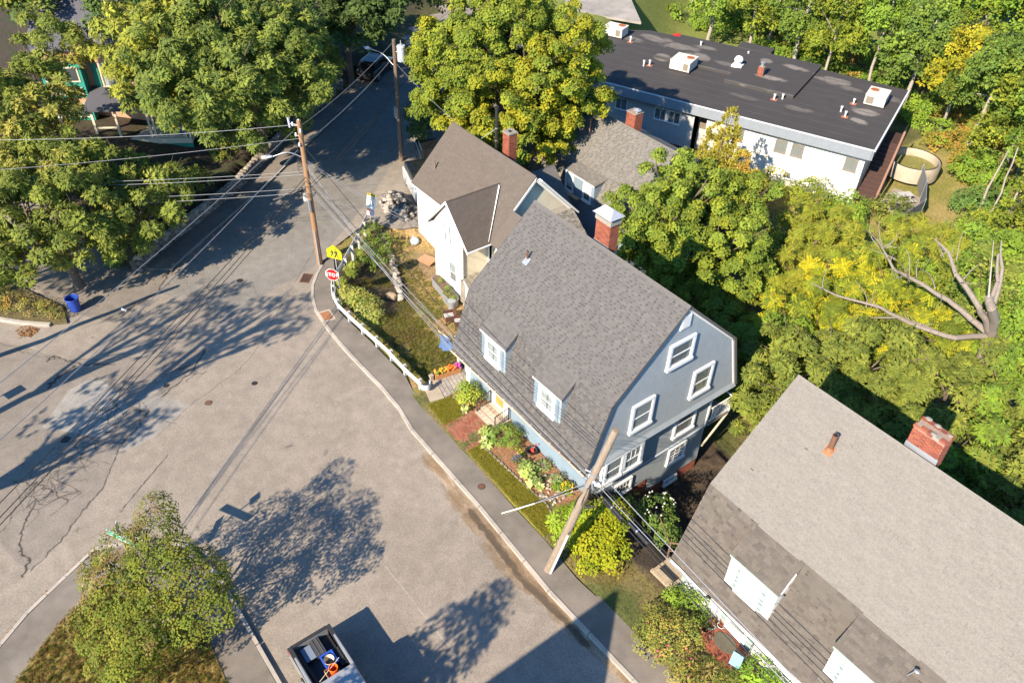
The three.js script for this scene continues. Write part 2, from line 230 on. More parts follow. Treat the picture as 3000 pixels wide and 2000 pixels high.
// asphalt with its patches, cracks and washed-out sand, one texture laid in metres
const AX = -48, AZ = -12, AW = 70, AH = 48, AN = 2048, AM = 1404;
{
  const cv = document.createElement('canvas'); cv.width = AN; cv.height = AM; const c = cv.getContext('2d');
  const k = AN / AW, X = (p) => (p[0] - AX) * k, Y = (p) => (p[1] - AZ) * (AM / AH);
  const css = (r, g, b, a = 1) => 'rgba(' + [r, g, b].map((v) => Math.round(255 * srgb(v))).join(',') + ',' + a + ')';
  c.fillStyle = css(0.236, 0.203, 0.166); c.fillRect(0, 0, AN, AM);
  const poly = (pts, st) => { c.fillStyle = st; c.beginPath(); pts.forEach((p, i) => c[i ? 'lineTo' : 'moveTo'](X(p) + rr(-2, 2), Y(p) + rr(-2, 2))); c.closePath(); c.fill(); };
  const crack = (pts, w, st, jag = 0.12, n = 14) => { c.strokeStyle = st; c.lineCap = 'round'; for (let i = 0; i < pts.length - 1; i++) { let px = X(pts[i]), py = Y(pts[i]); for (let j = 1; j <= n; j++) { const t = j / n, q = [lerp(pts[i][0], pts[i + 1][0], t) + (j < n ? rr(-jag, jag) * 0.42 + 0.5 * jag * Math.sin(j * 0.9 + i * 2) : 0), lerp(pts[i][1], pts[i + 1][1], t) + (j < n ? rr(-jag, jag) * 0.42 + 0.5 * jag * Math.cos(j * 0.7 + i) : 0)]; c.lineWidth = w * rr(0.4, 1.05); c.beginPath(); c.moveTo(px, py); px = X(q); py = Y(q); c.lineTo(px, py); c.stroke(); } } };
  const DK = css(0.035, 0.03, 0.026, 0.85), MD = css(0.08, 0.07, 0.06, 0.6), LT = css(0.36, 0.33, 0.29, 0.5);
  poly([[-10.56, 14.6], [-8.59, 16.85], [-8.24, 17.84], [-8.53, 19.32], [-7.57, 18.72], [-5.76, 20.81], [-3.81, 22.1], [-1.93, 24.39], [-1.01, 25.85], [-1.7, 26.16], [-3.01, 26.48], [-5.6, 26.92], [-18.46, 24.43], [-16.85, 22.68], [-14.06, 20.99], [-11.73, 17.23]], css(0.19, 0.165, 0.138));
  poly([[-46, -30], [-37, -11], [-20.3, 11.7], [-17.3, 15], [-13.8, 12.5], [-11.9, 13.2], [-13.4, 9.8], [-14.4, 6], [-20, -1.4]], css(0.185, 0.17, 0.152));
  poly([[-20.35, 11.7], [-17.3, 15.05], [-16, 18], [-18.7, 20], [-30, 22], [-30, 17]], css(0.17, 0.15, 0.128));
  poly([[-11.49, 21.58], [-11.82, 20.54], [-11.19, 19.94], [-9.82, 19.47], [-8.25, 19.45], [-7.11, 21.13], [-9.58, 23.37]], css(0.245, 0.23, 0.208));
  poly([[-9.16, 18.1], [-8.57, 19.26], [-7.57, 18.72], [-6.12, 17.74], [-6.97, 16.81], [-8.21, 17.89], [-9.55, 17.05]], css(0.235, 0.215, 0.19));
  poly([[-5.46, 21.14], [-5.54, 19.15], [-6.97, 16.81], [-8.11, 17.74], [-7.52, 18.65], [-5.58, 20.94]], css(0.235, 0.215, 0.192));
  for (let i = 0; i < 420; i++) { const t = rnd(), x = 3.6 + 14 * t, wd = 0.9 * Math.sin(Math.PI * clamp(t * 1.05, 0.06, 0.97)) + 0.15, z = 8.8 + Math.abs(rr(0, 1) * rr(0, 1)) * wd; c.fillStyle = rnd() < 0.55 ? css(0.16, 0.105, 0.058, 0.35) : css(0.36, 0.29, 0.2, 0.22); c.beginPath(); c.ellipse(X([x, 0]), Y([0, z]), rr(4, 22), rr(2, 7), 0.02, 0, 7); c.fill(); }
  for (let i = 0; i < 130; i++) { c.fillStyle = css(0.085, 0.06, 0.038, 0.55); const x = rr(7.5, 15.5); c.beginPath(); c.ellipse(X([x, 0]), Y([0, 8.98 + rr(0, 0.22) + 0.25 * Math.exp(-((x - 11.5) ** 2) / 3)]), rr(3, 14), rr(1.5, 4), 0, 0, 7); c.fill(); }
  const C1 = [[-18, 3.27], [-12.97, 8.3], [-8.55, 12.76], [-7.84, 13.95], [-6.8, 16.79], [-5.54, 19.15]];
  crack(C1, 1.6, MD, 0.05); crack([[-10.56, 14.6], [-9.22, 15.88], [-8.24, 17.84]], 2.6, DK, 0.1); crack([[-5.76, 20.81], [-3.81, 22.1], [-3.09, 23.14], [-1.93, 24.39], [-1.01, 25.85]], 2, DK, 0.06);
  crack([[-17.69, 23.55], [-15.25, 22.18], [-14.06, 20.99], [-11.73, 17.23], [-10.56, 14.6]], 1.8, MD, 0.1); crack([[-8.15, 19.31], [-7.57, 18.72], [-6.84, 19.56], [-5.81, 20.88]], 2, DK, 0.12); crack([[-4.09, 18.98], [-2.69, 20.9], [-1.96, 21.9]], 1.8, DK, 0.04);
  crack([[-3.87, 26.44], [-5.16, 25.32], [-6.1, 24.22], [-6.43, 23.22], [-6.44, 22.13]], 1.5, DK, 0.16); crack([[-4.96, 24.71], [-3.35, 25.72], [-2.35, 26.02], [-1.63, 25.77], [-0.9, 26.21]], 2.6, DK, 0.1); crack([[-6.62, 25.28], [-5.76, 24.45], [-4.97, 24.05], [-3.9, 23.58]], 1.8, DK, 0.14);
  crack([[-13.36, 20.73], [-13.1, 21.32], [-12.86, 21.9], [-12.3, 22.4]], 4.5, DK, 0.16); crack([[-14.6, 21.9], [-14.83, 21.58], [-14.5, 21.3], [-13.2, 20.4], [-12.2, 19]], 2.4, DK, 0.14);
  crack([[-20.35, 11.7], [-19.23, 13.43], [-17.3, 15.05], [-16.5, 17.5]], 3.2, DK, 0.12); crack([[-15.04, 12.43], [-14.78, 9.94], [-13.46, 10.19]], 1.5, MD, 0.05); crack([[-16, 17.5], [-13, 16.5], [-12.3, 15.4]], 2, MD, 0.16); crack([[7.63, 13.69], [11.48, 13.59], [16, 13.5]], 1.6, css(0.33, 0.3, 0.26, 0.8), 0.03); crack([[-6.9, 18.6], [-5.9, 17.9]], 1.6, MD, 0.05);
  crack([[-22, 6], [-28, -3], [-38, -18]], 1.6, MD, 0.2); crack([[-1.4, 10.6], [0.9, 12.9], [1.6, 15.2]], 1, css(0.12, 0.1, 0.09, 0.4), 0.1); crack([[-11, 9.8], [-8.5, 11.2], [-6.6, 11.9]], 1, css(0.12, 0.1, 0.09, 0.45), 0.1);
  for (let i = 0; i < 46; i++) { const t = rnd(), b = [lerp(-4.3, -9.2, t), lerp(24.7, 19.4, t)], a = rr(0, 6.3); crack([b, [b[0] + Math.cos(a) * 0.8, b[1] + Math.sin(a) * 0.8], [b[0] + Math.cos(a + 0.9) * 1.5, b[1] + Math.sin(a + 0.9) * 1.5]].map((p) => [p[0] + rr(-0.7, 0.7), p[1] + rr(-0.7, 0.7)]), rr(0.6, 1.4), DK, 0.1, 6); }
  for (let i = 0; i < 22; i++) { const b = [rr(-10.4, -8.6), rr(15, 18)]; crack([b, [b[0] + rr(-0.3, 0.6), b[1] + rr(0.5, 1.1)]], rr(0.6, 1.3), DK, 0.1, 6); }
  for (let i = 0; i < 60; i++) { c.fillStyle = rnd() < 0.6 ? css(0.06, 0.05, 0.045, rr(0.15, 0.5)) : LT; c.beginPath(); c.ellipse(rr(0, AN), rr(0, AM), rr(1, 7), rr(1, 5), rr(0, 3), 0, 7); c.fill(); }
  const im = c.getImageData(0, 0, AN, AM), d = im.data;
  for (let j = 0; j < AM; j++) for (let i = 0; i < AN; i++) { const o = (j * AN + i) * 4, f = 1 + 0.14 * (fbm(i * 0.011, j * 0.011, 3) - 0.5) + 0.10 * (vn(i * 0.09, j * 0.09) - 0.5) + 0.2 * (hash(i, j) - 0.5); d[o] *= f; d[o + 1] *= f; d[o + 2] *= f; }
  c.putImageData(im, 0, 0);
  const t = new THREE.CanvasTexture(cv); t.colorSpace = THREE.SRGBColorSpace; t.wrapS = t.wrapT = THREE.MirroredRepeatWrapping; t.magFilter = THREE.LinearFilter;
  M.asphalt = mat([1, 1, 1], { map: t, rough: 0.92, bump: 0.004 }); M.asphalt.bumpMap.repeat.set(1, 1);
}
function asphUV(g) { const p = g.attributes.position, u = new Float32Array(p.count * 2); for (let i = 0; i < p.count; i++) { u[2 * i] = (p.getX(i) - AX) / AW; u[2 * i + 1] = 1 - (p.getZ(i) - AZ) / AH; } g.setAttribute('uv', new THREE.BufferAttribute(u, 2)); return g; }
struct('road', 'worn grey asphalt road junction with patches and cracks', 'road', asphUV(norm(sheet(ASPH, 0))), M.asphalt, true);
// pavement in front of the blue house: asphalt walk behind a granite kerb
const WALK = mat([0.215, 0.186, 0.156], { map: T.stain, rough: 0.95, bump: 0.004 });
const off = (pts, d) => pts.map((p, i) => { const a = pts[Math.max(0, i - 1)], b = pts[Math.min(pts.length - 1, i + 1)], l = Math.hypot(b[0] - a[0], b[1] - a[1]); return [p[0] + ((b[1] - a[1]) / l) * d, p[1] - ((b[0] - a[0]) / l) * d]; });
const kerbIn = off(CURB, -0.16);
{
  const inner = [[-15.2, 4.2], [-13.3, 5.1], [-12.1, 5.9], [-11.3, 6.35], [-10.3, 6.75], [-9.07, 6.95], [-5.9, 6.8], [-2.1, 6.72], [-1.1, 6.96], [0.77, 7.1], [3.76, 7.23], [8.26, 7.35], [10.62, 7.33], [13.01, 7.48], [14.1, 7.39], [14.5, 6.87], [14.6, 4.6], [17.4, 4.7], [18.3, 6.2], [60, 7.0]];
  struct('sidewalk', 'grey asphalt sidewalk along the kerb before the blue house', 'sidewalk', [flat([...kerbIn, ...inner], -0.12, 0.235)], WALK);
  const n = [], kg = []; for (let i = 1; i < CURB.length - 1; i++) n.push(i);
  const k = thing('granite_kerb', 'pale granite kerb stones edging the sidewalk by the blue house', 'kerb', 0, 0, 8.5); k.userData.kind = 'structure';
  for (let i = 0; i < CURB.length - 1; i++) { const a = CURB[i], b = CURB[i + 1], a2 = kerbIn[i], b2 = kerbIn[i + 1], L = Math.hypot(b[0] - a[0], b[1] - a[1]), m = Math.max(1, Math.round(Math.min(L, 45) / 2.1)); if (i === 0) { part('kerb_stone', flat([a, b, b2, a2], -0.1, 0.24), M.granite, k); continue; } for (let j = 0; j < m; j++) { const t0 = j / m + 0.004, t1 = (j + 1) / m - 0.004, q = (p, r, t) => [lerp(p[0], r[0], t), lerp(p[1], r[1], t)]; part('kerb_stone', flat([q(a, b, t0), q(a, b, t1), q(a2, b2, t1), q(a2, b2, t0)], -0.1, 0.24 + rr(-0.008, 0.008)), M.granite, k); } }
}
{ // pavement and kerb on the far side of the side street, under the stone wall
  const a = [[-19.23, 13.43], [-20.54, 11.62], [-22.3, 9.09], [-25.23, 4.84], [-29, 0.07], [-33.67, -6.29], [-37.4, -11.0]], w = [[-37.9, -9], [-31.18, 0.19], [-26.05, 6.04], [-24.39, 8.61], [-22.84, 10.99], [-21.47, 13.29], [-20.3, 14.9]];
  struct('sidewalk', 'shaded sidewalk strip below the stone retaining wall', 'sidewalk', flat([...off(a, -0.15), ...w], -0.1, 0.21), WALK);
  const k = thing('granite_kerb', 'shaded granite kerb below the stone retaining wall', 'kerb', -25, 0, 5); k.userData.kind = 'structure';
  for (let i = 0; i < a.length - 1; i++) { const o = off(a, -0.15); for (let j = 0; j < 3; j++) { const q = (p, r, t) => [lerp(p[0], r[0], t), lerp(p[1], r[1], t)], t0 = j / 3 + 0.004, t1 = (j + 1) / 3 - 0.004; part('kerb_stone', flat([q(a[i], a[i + 1], t0), q(a[i], a[i + 1], t1), q(o[i], o[i + 1], t1), q(o[i], o[i + 1], t0)], -0.1, 0.23), M.granite, k); } }
}
{ // corner plot in front: pavement, kerbs and dry grass
  struct('sidewalk', 'grey asphalt sidewalk wrapping the grassy corner with the young tree', 'sidewalk', flat([[-0.3, 23.5], [0.3, 24.75], [1.2, 26.45], [2.05, 27.6], [4.1, 31], [30, 31], [30, 19.7], [4.07, 19.7], [1.7, 20.25], [0.25, 21.7]], -0.1, 0.22), WALK);
  const k = thing('granite_kerb', 'narrow granite kerb around the grassy corner with the young tree', 'kerb', 1, 0, 22); k.userData.kind = 'structure';
  const a = [[4.1, 31], [1.87, 27.64], [1.04, 26.52], [0.14, 24.79], [-0.55, 23.4], [0.1, 21.6], [1.6, 20.1], [4.07, 19.55], [7.83, 19.54], [13, 19.5], [30, 19.5]], o = off(a, -0.15);
  const q = (p, r, t) => [lerp(p[0], r[0], t), lerp(p[1], r[1], t)];
  for (let i = 0; i < a.length - 1; i++) for (let j = 0; j < 2; j++) { const t0 = j / 2 + 0.006, t1 = (j + 1) / 2 - 0.006; part('kerb_stone', flat([q(a[i], a[i + 1], t0), q(a[i], a[i + 1], t1), q(o[i], o[i + 1], t1), q(o[i], o[i + 1], t0)].reverse(), -0.1, 0.24 + rr(-0.01, 0.01)), M.granite, k); }
  struct('grass_plot', 'dry yellow green grass on the corner under the young tree', 'grass', flat([[5, 29.5], [3.92, 27.51], [2.81, 26.21], [2.12, 25.15], [1.5, 23.9], [2.4, 22.2], [4.6, 21.3], [6.21, 21.05], [9, 21.2], [30, 21.2], [30, 31], [6, 31]], 0.05, 0.1), mat([0.3, 0.22, 0.06], { map: T.soil, rough: 1, bump: 0.03 }));
  struct('planting_bed', 'overgrown bed with rough kerb beside the blue bin', 'bed', flat(ISLAND, -0.05, 0.17), mat([0.15, 0.12, 0.05], { map: T.soil, rough: 1, bump: 0.03 }));
  const kk = thing('granite_kerb', 'pale kerb in front of the overgrown bed by the leaf-covered drain', 'kerb', -19, 0, 22.5); kk.userData.kind = 'structure';
  const b = [[-30, 25.8], [-24, 24.65], [-21, 24.2], [-20.26, 23.37], [-18.79, 22.06], [-17.71, 20.86]], bo = off(b, -0.2); for (let i = 0; i < b.length - 1; i++) part('kerb_stone', flat([b[i], b[i + 1], bo[i + 1], bo[i]], -0.05, 0.24), M.granite, kk);
}
// little things set in the street
const disc = (x, z, r, h, y = 0) => new THREE.CylinderGeometry(r, r, h, 20).translate(x, y + h / 2, z);
for (const [x, z, r, l, m] of [[-8.94, 17.34, 0.13, 'dark round valve cover in the pale road patch left of the rusty one', M.iron], [-6.41, 16.03, 0.16, 'rusty brown round valve cover in the sunlit road', M.rust], [-15.67, 10.4, 0.17, 'round dark cover in the tree-shaded mouth of the side street', M.iron], [-6.42, 13.5, 0.13, 'small dark stained cover in the middle of the sunlit road', M.iron], [6.53, 7.85, 0.15, 'rusty round cover set in the sidewalk before the blue house', M.rust], [-7.99, 22.66, 0.2, 'round cover in the shadowed cracked asphalt', M.iron]]) {
  const t = thing('valve_cover', l, 'manhole cover', x, 0, z), y = z < 8 ? 0.115 : 0; part('lid', disc(x, z, r, 0.016, y), m, t); part('rim', new THREE.TorusGeometry(r + 0.015, 0.014, 6, 24).rotateX(Math.PI / 2).translate(x, y + 0.008, z), M.iron, t);
}
{
  const t = thing('tactile_paving', 'faded orange tactile paving panel at the curved kerb ramp', 'tactile paving', -9.3, 0.1, 7.75), ux = V(1.1, 0, 0.12), m = bas(V(-9.3, 0.112, 7.75), ux, V(0, 1, 0));
  part('panel', bb(m, -0.42, 0.42, 0, 0.018, -0.3, 0.3), mat([0.33, 0.15, 0.07], { map: T.stain, rough: 0.9 }), t);
  part('border', [bb(m, -0.52, 0.52, 0, 0.014, -0.4, -0.3), bb(m, -0.52, 0.52, 0, 0.014, 0.3, 0.4), bb(m, -0.52, -0.42, 0, 0.014, -0.3, 0.3), bb(m, 0.42, 0.52, 0, 0.014, -0.3, 0.3)], M.granite, t);
  const dots = []; for (let i = 0; i < 14; i++) for (let j = 0; j < 10; j++) dots.push(new THREE.CylinderGeometry(0.012, 0.018, 0.006, 6).translate(-0.39 + i * 0.06, 0.021, -0.27 + j * 0.06).applyMatrix4(m)); part('dome', dots, mat([0.3, 0.13, 0.06]), t).userData.kind = 'stuff';
}
function drain(x, z, w, d, ang, label, leaf) {
  const t = thing('storm_drain', label, 'drain', x, 0, z), m = bas(V(x, 0.004, z), V(Math.cos(ang), 0, Math.sin(ang)), V(0, 1, 0));
  part('frame', [bb(m, -w / 2, w / 2, 0, 0.02, -d / 2, -d / 2 + 0.05), bb(m, -w / 2, w / 2, 0, 0.02, d / 2 - 0.05, d / 2), bb(m, -w / 2, -w / 2 + 0.05, 0, 0.02, -d / 2 + 0.05, d / 2 - 0.05), bb(m, w / 2 - 0.05, w / 2, 0, 0.02, -d / 2 + 0.05, d / 2 - 0.05)], M.rust, t);
  part('pit', bb(m, -w / 2 + 0.05, w / 2 - 0.05, -0.002, 0.003, -d / 2 + 0.05, d / 2 - 0.05), M.black, t);
  for (let i = 0; i < 7; i++) part('bar', bb(m, -w / 2 + 0.09 + i * (w - 0.18) / 6 - 0.016, -w / 2 + 0.09 + i * (w - 0.18) / 6 + 0.016, 0.003, 0.018, -d / 2 + 0.05, d / 2 - 0.05), M.rust, t);
  return t;
}
drain(-13.55, 6.95, 0.95, 0.6, 0.75, 'dark iron storm drain grate at the curved kerb near the stop sign');
drain(-17.75, 22.0, 0.8, 0.7, 0.9, 'rusty storm drain buried in brown leaves by the overgrown bed');
// ---------- blue gambrel house in the middle ----------
const profile = (ey, ez, ky, kz, ry, rz) => ({ ey, ez, ky, kz, ry, rz, up: V(0, ry - ky, rz - kz), lo: V(0, ky - ey, kz - ez) });
function gambrel(t, p, x0, x1, upCols, loCols, o) { // roof decks and front shingles of a gambrel; returns the two front frames
  const th = 0.13, bz = (z) => 2 * p.rz - z, roof = part('roof', [
    slab(V(x0, p.ky, p.kz), V(x1, p.ky, p.kz), V(x1, p.ry, p.rz), V(x0, p.ry, p.rz), th), slab(V(x0, p.ey, p.ez), V(x1, p.ey, p.ez), V(x1, p.ky, p.kz), V(x0, p.ky, p.kz), th),
    slab(V(x1, p.ky, bz(p.kz)), V(x0, p.ky, bz(p.kz)), V(x0, p.ry, p.rz), V(x1, p.ry, p.rz), th), slab(V(x1, p.ey, bz(p.ez)), V(x0, p.ey, bz(p.ez)), V(x0, p.ky, bz(p.kz)), V(x1, p.ky, bz(p.kz)), th)], mat(upCols[0], { map: T.gran, rough: 0.95 }), t);
  const U = bas(V(x0, p.ky, p.kz), V(1, 0, 0), p.up), Lo = bas(V(x0, p.ey, p.ez), V(1, 0, 0), p.lo);
  shingles(roof, U, x1 - x0, p.up.length(), { ...o.up, cols: upCols });
  shingles(roof, Lo, x1 - x0, p.lo.length(), { ...o.lo, cols: loCols });
  const n = Math.round((x1 - x0) / 0.24), caps = [], uz = V(0, 0, 1).applyMatrix4(new THREE.Matrix4().extractRotation(U)), ub = p.up.clone().normalize();
  for (let i = 0; i < n; i++) { const a = x0 + (i / n) * (x1 - x0), b = x0 + ((i + 1) / n) * (x1 - x0) + 0.02, q = V(a, p.ry, p.rz).addScaledVector(uz, 0.012 + (i % 2) * 0.006), w = 0.15; for (const s of [1, -1]) { const dv = ub.clone().multiplyScalar(-w); if (s < 0) dv.z *= -1; const A = V(a, q.y + 0.008, q.z * 1), B = V(b, q.y + 0.008, q.z); caps.push(s > 0 ? slab(A.clone().add(dv), B.clone().add(dv), B, A, 0.012) : slab(B.clone().add(dv), A.clone().add(dv), A, B, 0.012)); } }
  part('ridge_cap', caps, mat(upCols[1] || upCols[0], { map: T.gran, rough: 0.95 }), roof);
  return { roof, U, Lo };
}
function pipeVent(parent, x, y, z, h, r, m, flash, n = V(0, 0.74, 0.67), lean = 0) {
  const p = part('vent_pipe', [rod(V(x, y - 0.1, z), V(x + lean, y + h, z), r, r, 12), new THREE.TorusGeometry(r, 0.012, 6, 14).rotateX(Math.PI / 2).translate(x + lean, y + h, z)], m, parent);
  part('pipe_bore', rod(V(x + lean, y + h - 0.02, z), V(x + lean, y + h + 0.006, z), r * 0.78, r * 0.78, 12), M.black, p);
  if (flash) { const m2 = bas(V(x, y, z).addScaledVector(n, 0.03), V(1, 0, 0), V(0, n.z, -n.y)); part('flashing', [bb(m2, -0.17, 0.17, -0.24, 0.17, -0.004, 0.004), rod(V(x, y - 0.05, z), V(x, y + 0.13, z), r * 1.7, r * 1.15, 12)], flash, p); }
  return p;
}
function railing(t, a, b, h, m, n, name = 'railing') { // iron or timber rail between two points with n balusters
  const g = [rod(V(a.x, a.y + h, a.z), V(b.x, b.y + h, b.z), 0.022), rod(V(a.x, a.y + 0.12, a.z), V(b.x, b.y + 0.12, b.z), 0.015)];
  for (const p of [a, b]) g.push(box(p.x - 0.022, p.x + 0.022, p.y, p.y + h + 0.04, p.z - 0.022, p.z + 0.022));
  const r = part(name, g, m, t); for (let i = 1; i < n; i++) { const q = a.clone().lerp(b, i / n); part('baluster', rod(V(q.x, q.y + 0.12, q.z), V(q.x, q.y + h, q.z), 0.011, 0.011, 5), m, r); } return r;
}
const tinted = (c) => { const k = rr(0.88, 1.1); return c.map((v) => v * k); };
function dormer(t, x0, x1, y0, y1, zf, ay, az, cols, wall, side, o) { // shed dormer on the lower slope
  const d = part('dormer', [box(x0, x1, y0 - 0.2, y1, zf - 0.1, zf), ext(bas(V(x1 - 0.1, 0, 0), V(0, 0, -1), V(0, 1, 0)), [[-zf + 0.01, y0 - 0.2], [-az, y0], [-az, ay - 0.1], [-zf + 0.01, y1 - 0.02]], 0.1), ext(bas(V(x0, 0, 0), V(0, 0, -1), V(0, 1, 0)), [[-zf + 0.01, y0 - 0.2], [-az, y0], [-az, ay - 0.1], [-zf + 0.01, y1 - 0.02]], 0.1)], side, t);
  if (wall) { const e = []; for (let y = y0, i = 0; y < y1 - 0.05; y += 0.14, i++) { const ze = zf - 0.02; e.push(slab(V(x1 + 0.012, y, ze), V(x1 + 0.012, y, ze - 0.72), V(x1 + 0.003, Math.min(y + 0.14, y1), ze - 0.72), V(x1 + 0.003, Math.min(y + 0.14, y1), ze), 0.01)); } part('siding', e, wall, d); }
  const ov = 0.06, A = V(x0 - ov, y1 + 0.06, zf + 0.1), B = V(x1 + ov, y1 + 0.06, zf + 0.1), C = V(x1 + ov, ay + 0.05, az - 0.12), D = V(x0 - ov, ay + 0.05, az - 0.12);
  part('dormer_roof', slab(A, B, C, D, 0.09), mat(cols[0], { map: T.gran, rough: 0.95 }), d);
  part('fascia', [box(x0 - ov, x1 + ov, y1 - 0.045, y1 + 0.055, zf + 0.085, zf + 0.105)], o.fascia || M.trim, d);
  const m = bas(A, V(1, 0, 0), C.clone().sub(B)); const bulk = []; const H = C.distanceTo(B);
  for (let v = 0, r = 0; v < H - 0.05; v += o.ex, r++) for (let u = -rr(0, 0.3); u < x1 - x0 + 0.12; ) { const w = rr(...o.tw), a = Math.max(0, u), b = Math.min(x1 - x0 + 0.12, u + w - 0.005); u += w; if (b - a > 0.04) bulk.push(vcol(norm(wedge.clone().applyMatrix4(m.clone().multiply(new THREE.Matrix4().makeTranslation(a, v, 0.003)).multiply(new THREE.Matrix4().makeScale(b - a, Math.min(o.ex * 1.15, H - v), o.th)))), tinted(pick(cols)))); }
  part('shingle_field', bulk, mat([1, 1, 1], { map: T.gran, rough: 0.95, vertexColors: true }), d).userData.kind = 'stuff';
  return d;
}
{
  const t = thing('blue_house', 'blue gambrel roofed house with white window trim and two front dormers', 'house', 5.2, 0, 0);
  const p = profile(2.687, 5.05, 6.192, 3.95, 9.802, 0), G = [[0.122, 0.112, 0.105], [0.128, 0.118, 0.11], [0.116, 0.107, 0.101], [0.125, 0.115, 0.11], [0.112, 0.102, 0.099]];
  const dk = [[0.112, 0.103, 0.098], [0.095, 0.088, 0.085], [0.124, 0.115, 0.108], [0.105, 0.096, 0.092]];
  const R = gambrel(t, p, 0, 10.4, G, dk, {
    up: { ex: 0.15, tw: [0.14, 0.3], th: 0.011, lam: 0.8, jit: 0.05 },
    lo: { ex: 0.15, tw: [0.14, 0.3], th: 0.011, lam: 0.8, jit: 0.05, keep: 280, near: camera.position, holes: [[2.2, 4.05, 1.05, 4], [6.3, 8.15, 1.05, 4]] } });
  for (const x0 of [2.17, 6.27]) {
    const d = dormer(t, x0, x0 + 1.9, 3.72, 5.29, 4.7, 6.2, 3.95, G, M.blue, M.blue, { ex: 0.14, tw: [0.14, 0.36], th: 0.011 });
    for (const s of [0.16, 1.58]) { const sh = [box(x0 + s - 0.14, x0 + s + 0.3 - 0.14, 3.78, 5.24, 4.7, 4.735)]; for (let k = 0; k < 2; k++) sh.push(box(x0 + s - 0.09, x0 + s + 0.11, 3.9 + k * 0.68, 4.45 + k * 0.68, 4.735, 4.745)); part('shutter', sh, M.blueShut, d); }
    win(d, bas(V(x0 + 0.97, 3.86, 4.71), V(1, 0, 0), V(0, 1, 0)), 1.18, 1.4, { flatIn: true, tw: 0.17, curt: 0.9 });
  }
  pipeVent(t, 1.93, 8.06, 1.9, 0.55, 0.05, M.rust, M.metal);
  // walls
  const gm = bas(V(10.15, 0, 0), V(0, 0, -1), V(0, 1, 0));
  part('gable_wall', ext(gm, [[-4.85, 2.6], [4.85, 2.6], [3.82, 6.08], [0, 9.62], [-3.82, 6.08]], 0.1), M.blue, t);
  const lim = (y) => y > 6.1 ? 3.84 * (9.66 - y) / 3.56 : 3.84 + (6.1 - y) * (1.06 / 3.5);
  for (let y = 2.86; y < 9.5; y += 0.168) { const a = lim(y), b = lim(y + 0.168); const g = slab(V(10.29, y, a), V(10.29, y, -a), V(10.254, y + 0.168, -b), V(10.256, y + 0.168, b), 0.014); part('clapboard', g, M.blue, t); }
  part('band_board', [slab(V(10.4, 2.58, 4.95), V(10.4, 2.58, -4.98), V(10.29, 2.84, -4.9), V(10.29, 2.84, 4.88), 0.02), box(9.85, 10.39, 2.54, 2.57, -4.95, 4.95)], mat([0.29, 0.33, 0.36], { map: T.paint }), t);
  const rk = (a, b, w) => { const d = b.clone().sub(a).normalize(), n = V(0, -d.z, d.y).multiplyScalar(-w); if (n.y > 0) n.negate(); return [a, b, b.clone().add(n), a.clone().add(n)]; };
  for (const s of [1, -1]) { const q = rk(V(10.33, p.ky, s * p.kz), V(10.33, p.ry - 0.03, 0), 0.2), q2 = rk(V(10.33, p.ey, s * p.ez), V(10.33, p.ky, s * p.kz), 0.2); part('rake_board', [q, q2].map((k) => s > 0 ? slab(k[0], k[3], k[2], k[1], 0.05) : slab(k[0], k[1], k[2], k[3], 0.05)), s > 0 ? mat([0.12, 0.17, 0.24], { map: T.paint }) : M.white, t); }  // front boards dark blue: shade of the roof overhang put into the colour
  part('gable_vent', [bb(bas(V(10.28, 8.55, 0), V(0, 0, -1), V(0, 1, 0)), -0.3, 0.3, 0, 0.75, 0, 0.05)], M.trim, t);
  { const v = t.children[t.children.length - 1]; for (let i = 0; i < 9; i++) part('louver', bb(bas(V(10.33, 8.62 + i * 0.07, 0), V(0, 0, -1), V(0, 1, 0)).multiply(new THREE.Matrix4().makeRotationX(0.5)), -0.24, 0.24, 0, 0.05, 0, 0.012), M.trim, v); }
  const gw = (z, y) => bas(V(10.292, y, z), V(0, 0, -1), V(0, 1, 0)), lw = (z, y, x = 9.902) => bas(V(x, y, z), V(0, 0, -1), V(0, 1, 0));
  win(t, gw(-0.07, 6.5), 1.58, 1.42, { tw: 0.13, curt: 0.25, blind: 0, sashes: 2 });
  win(t, gw(-2.07, 3.63), 1.36, 1.7, { tw: 0.13, curt: 0.35 });
  win(t, gw(1.81, 3.63), 1.36, 1.7, { tw: 0.13, curt: 1 });
  part('lower_wall', [box(9.75, 9.87, -1.6, 2.56, -0.18, 4.2), box(9.75, 9.87, -2.62, 2.56, -3.98, -0.18), box(0.15, 9.75, 0.05, 2.62, 4.08, 4.2), box(0.1, 0.22, -2.6, 5.6, -3.9, 4.05), ext(bas(V(0.12, 0, 0), V(0, 0, -1), V(0, 1, 0)), [[-3.8, 6], [3.8, 6], [0, 9.6]], 0.1), box(0.22, 9.75, -3, 6, -4.1, -3.98)], M.blue, t);
  for (let y = -2.55; y < 2.5; y += 0.168) { if (Math.abs(y + 0.05) < 0.07) continue; const z0 = y < -1.6 ? -0.18 : 4.19; part('clapboard', slab(V(9.9, y, z0), V(9.9, y, -3.97), V(9.882, y + 0.168, -3.97), V(9.88, y + 0.168, z0), 0.012), M.blue, t); }
  for (let y = 0.1; y < 2.5; y += 0.135) part('clapboard', slab(V(0.2, y, 4.23), V(9.8, y, 4.23), V(9.8, y + 0.135, 4.207), V(0.2, y + 0.135, 4.207), 0.012), M.blueShut, t);
  part('water_table', [box(9.9, 9.97, -0.08, 0, -3.97, 4.2)], mat([0.4, 0.46, 0.52], { map: T.paint }), t);
  part('corner_board', [box(9.87, 9.94, -1.5, 2.55, 4.1, 4.24), box(9.88, 9.95, 0, 2.55, -4.02, -3.9)], M.white, t);
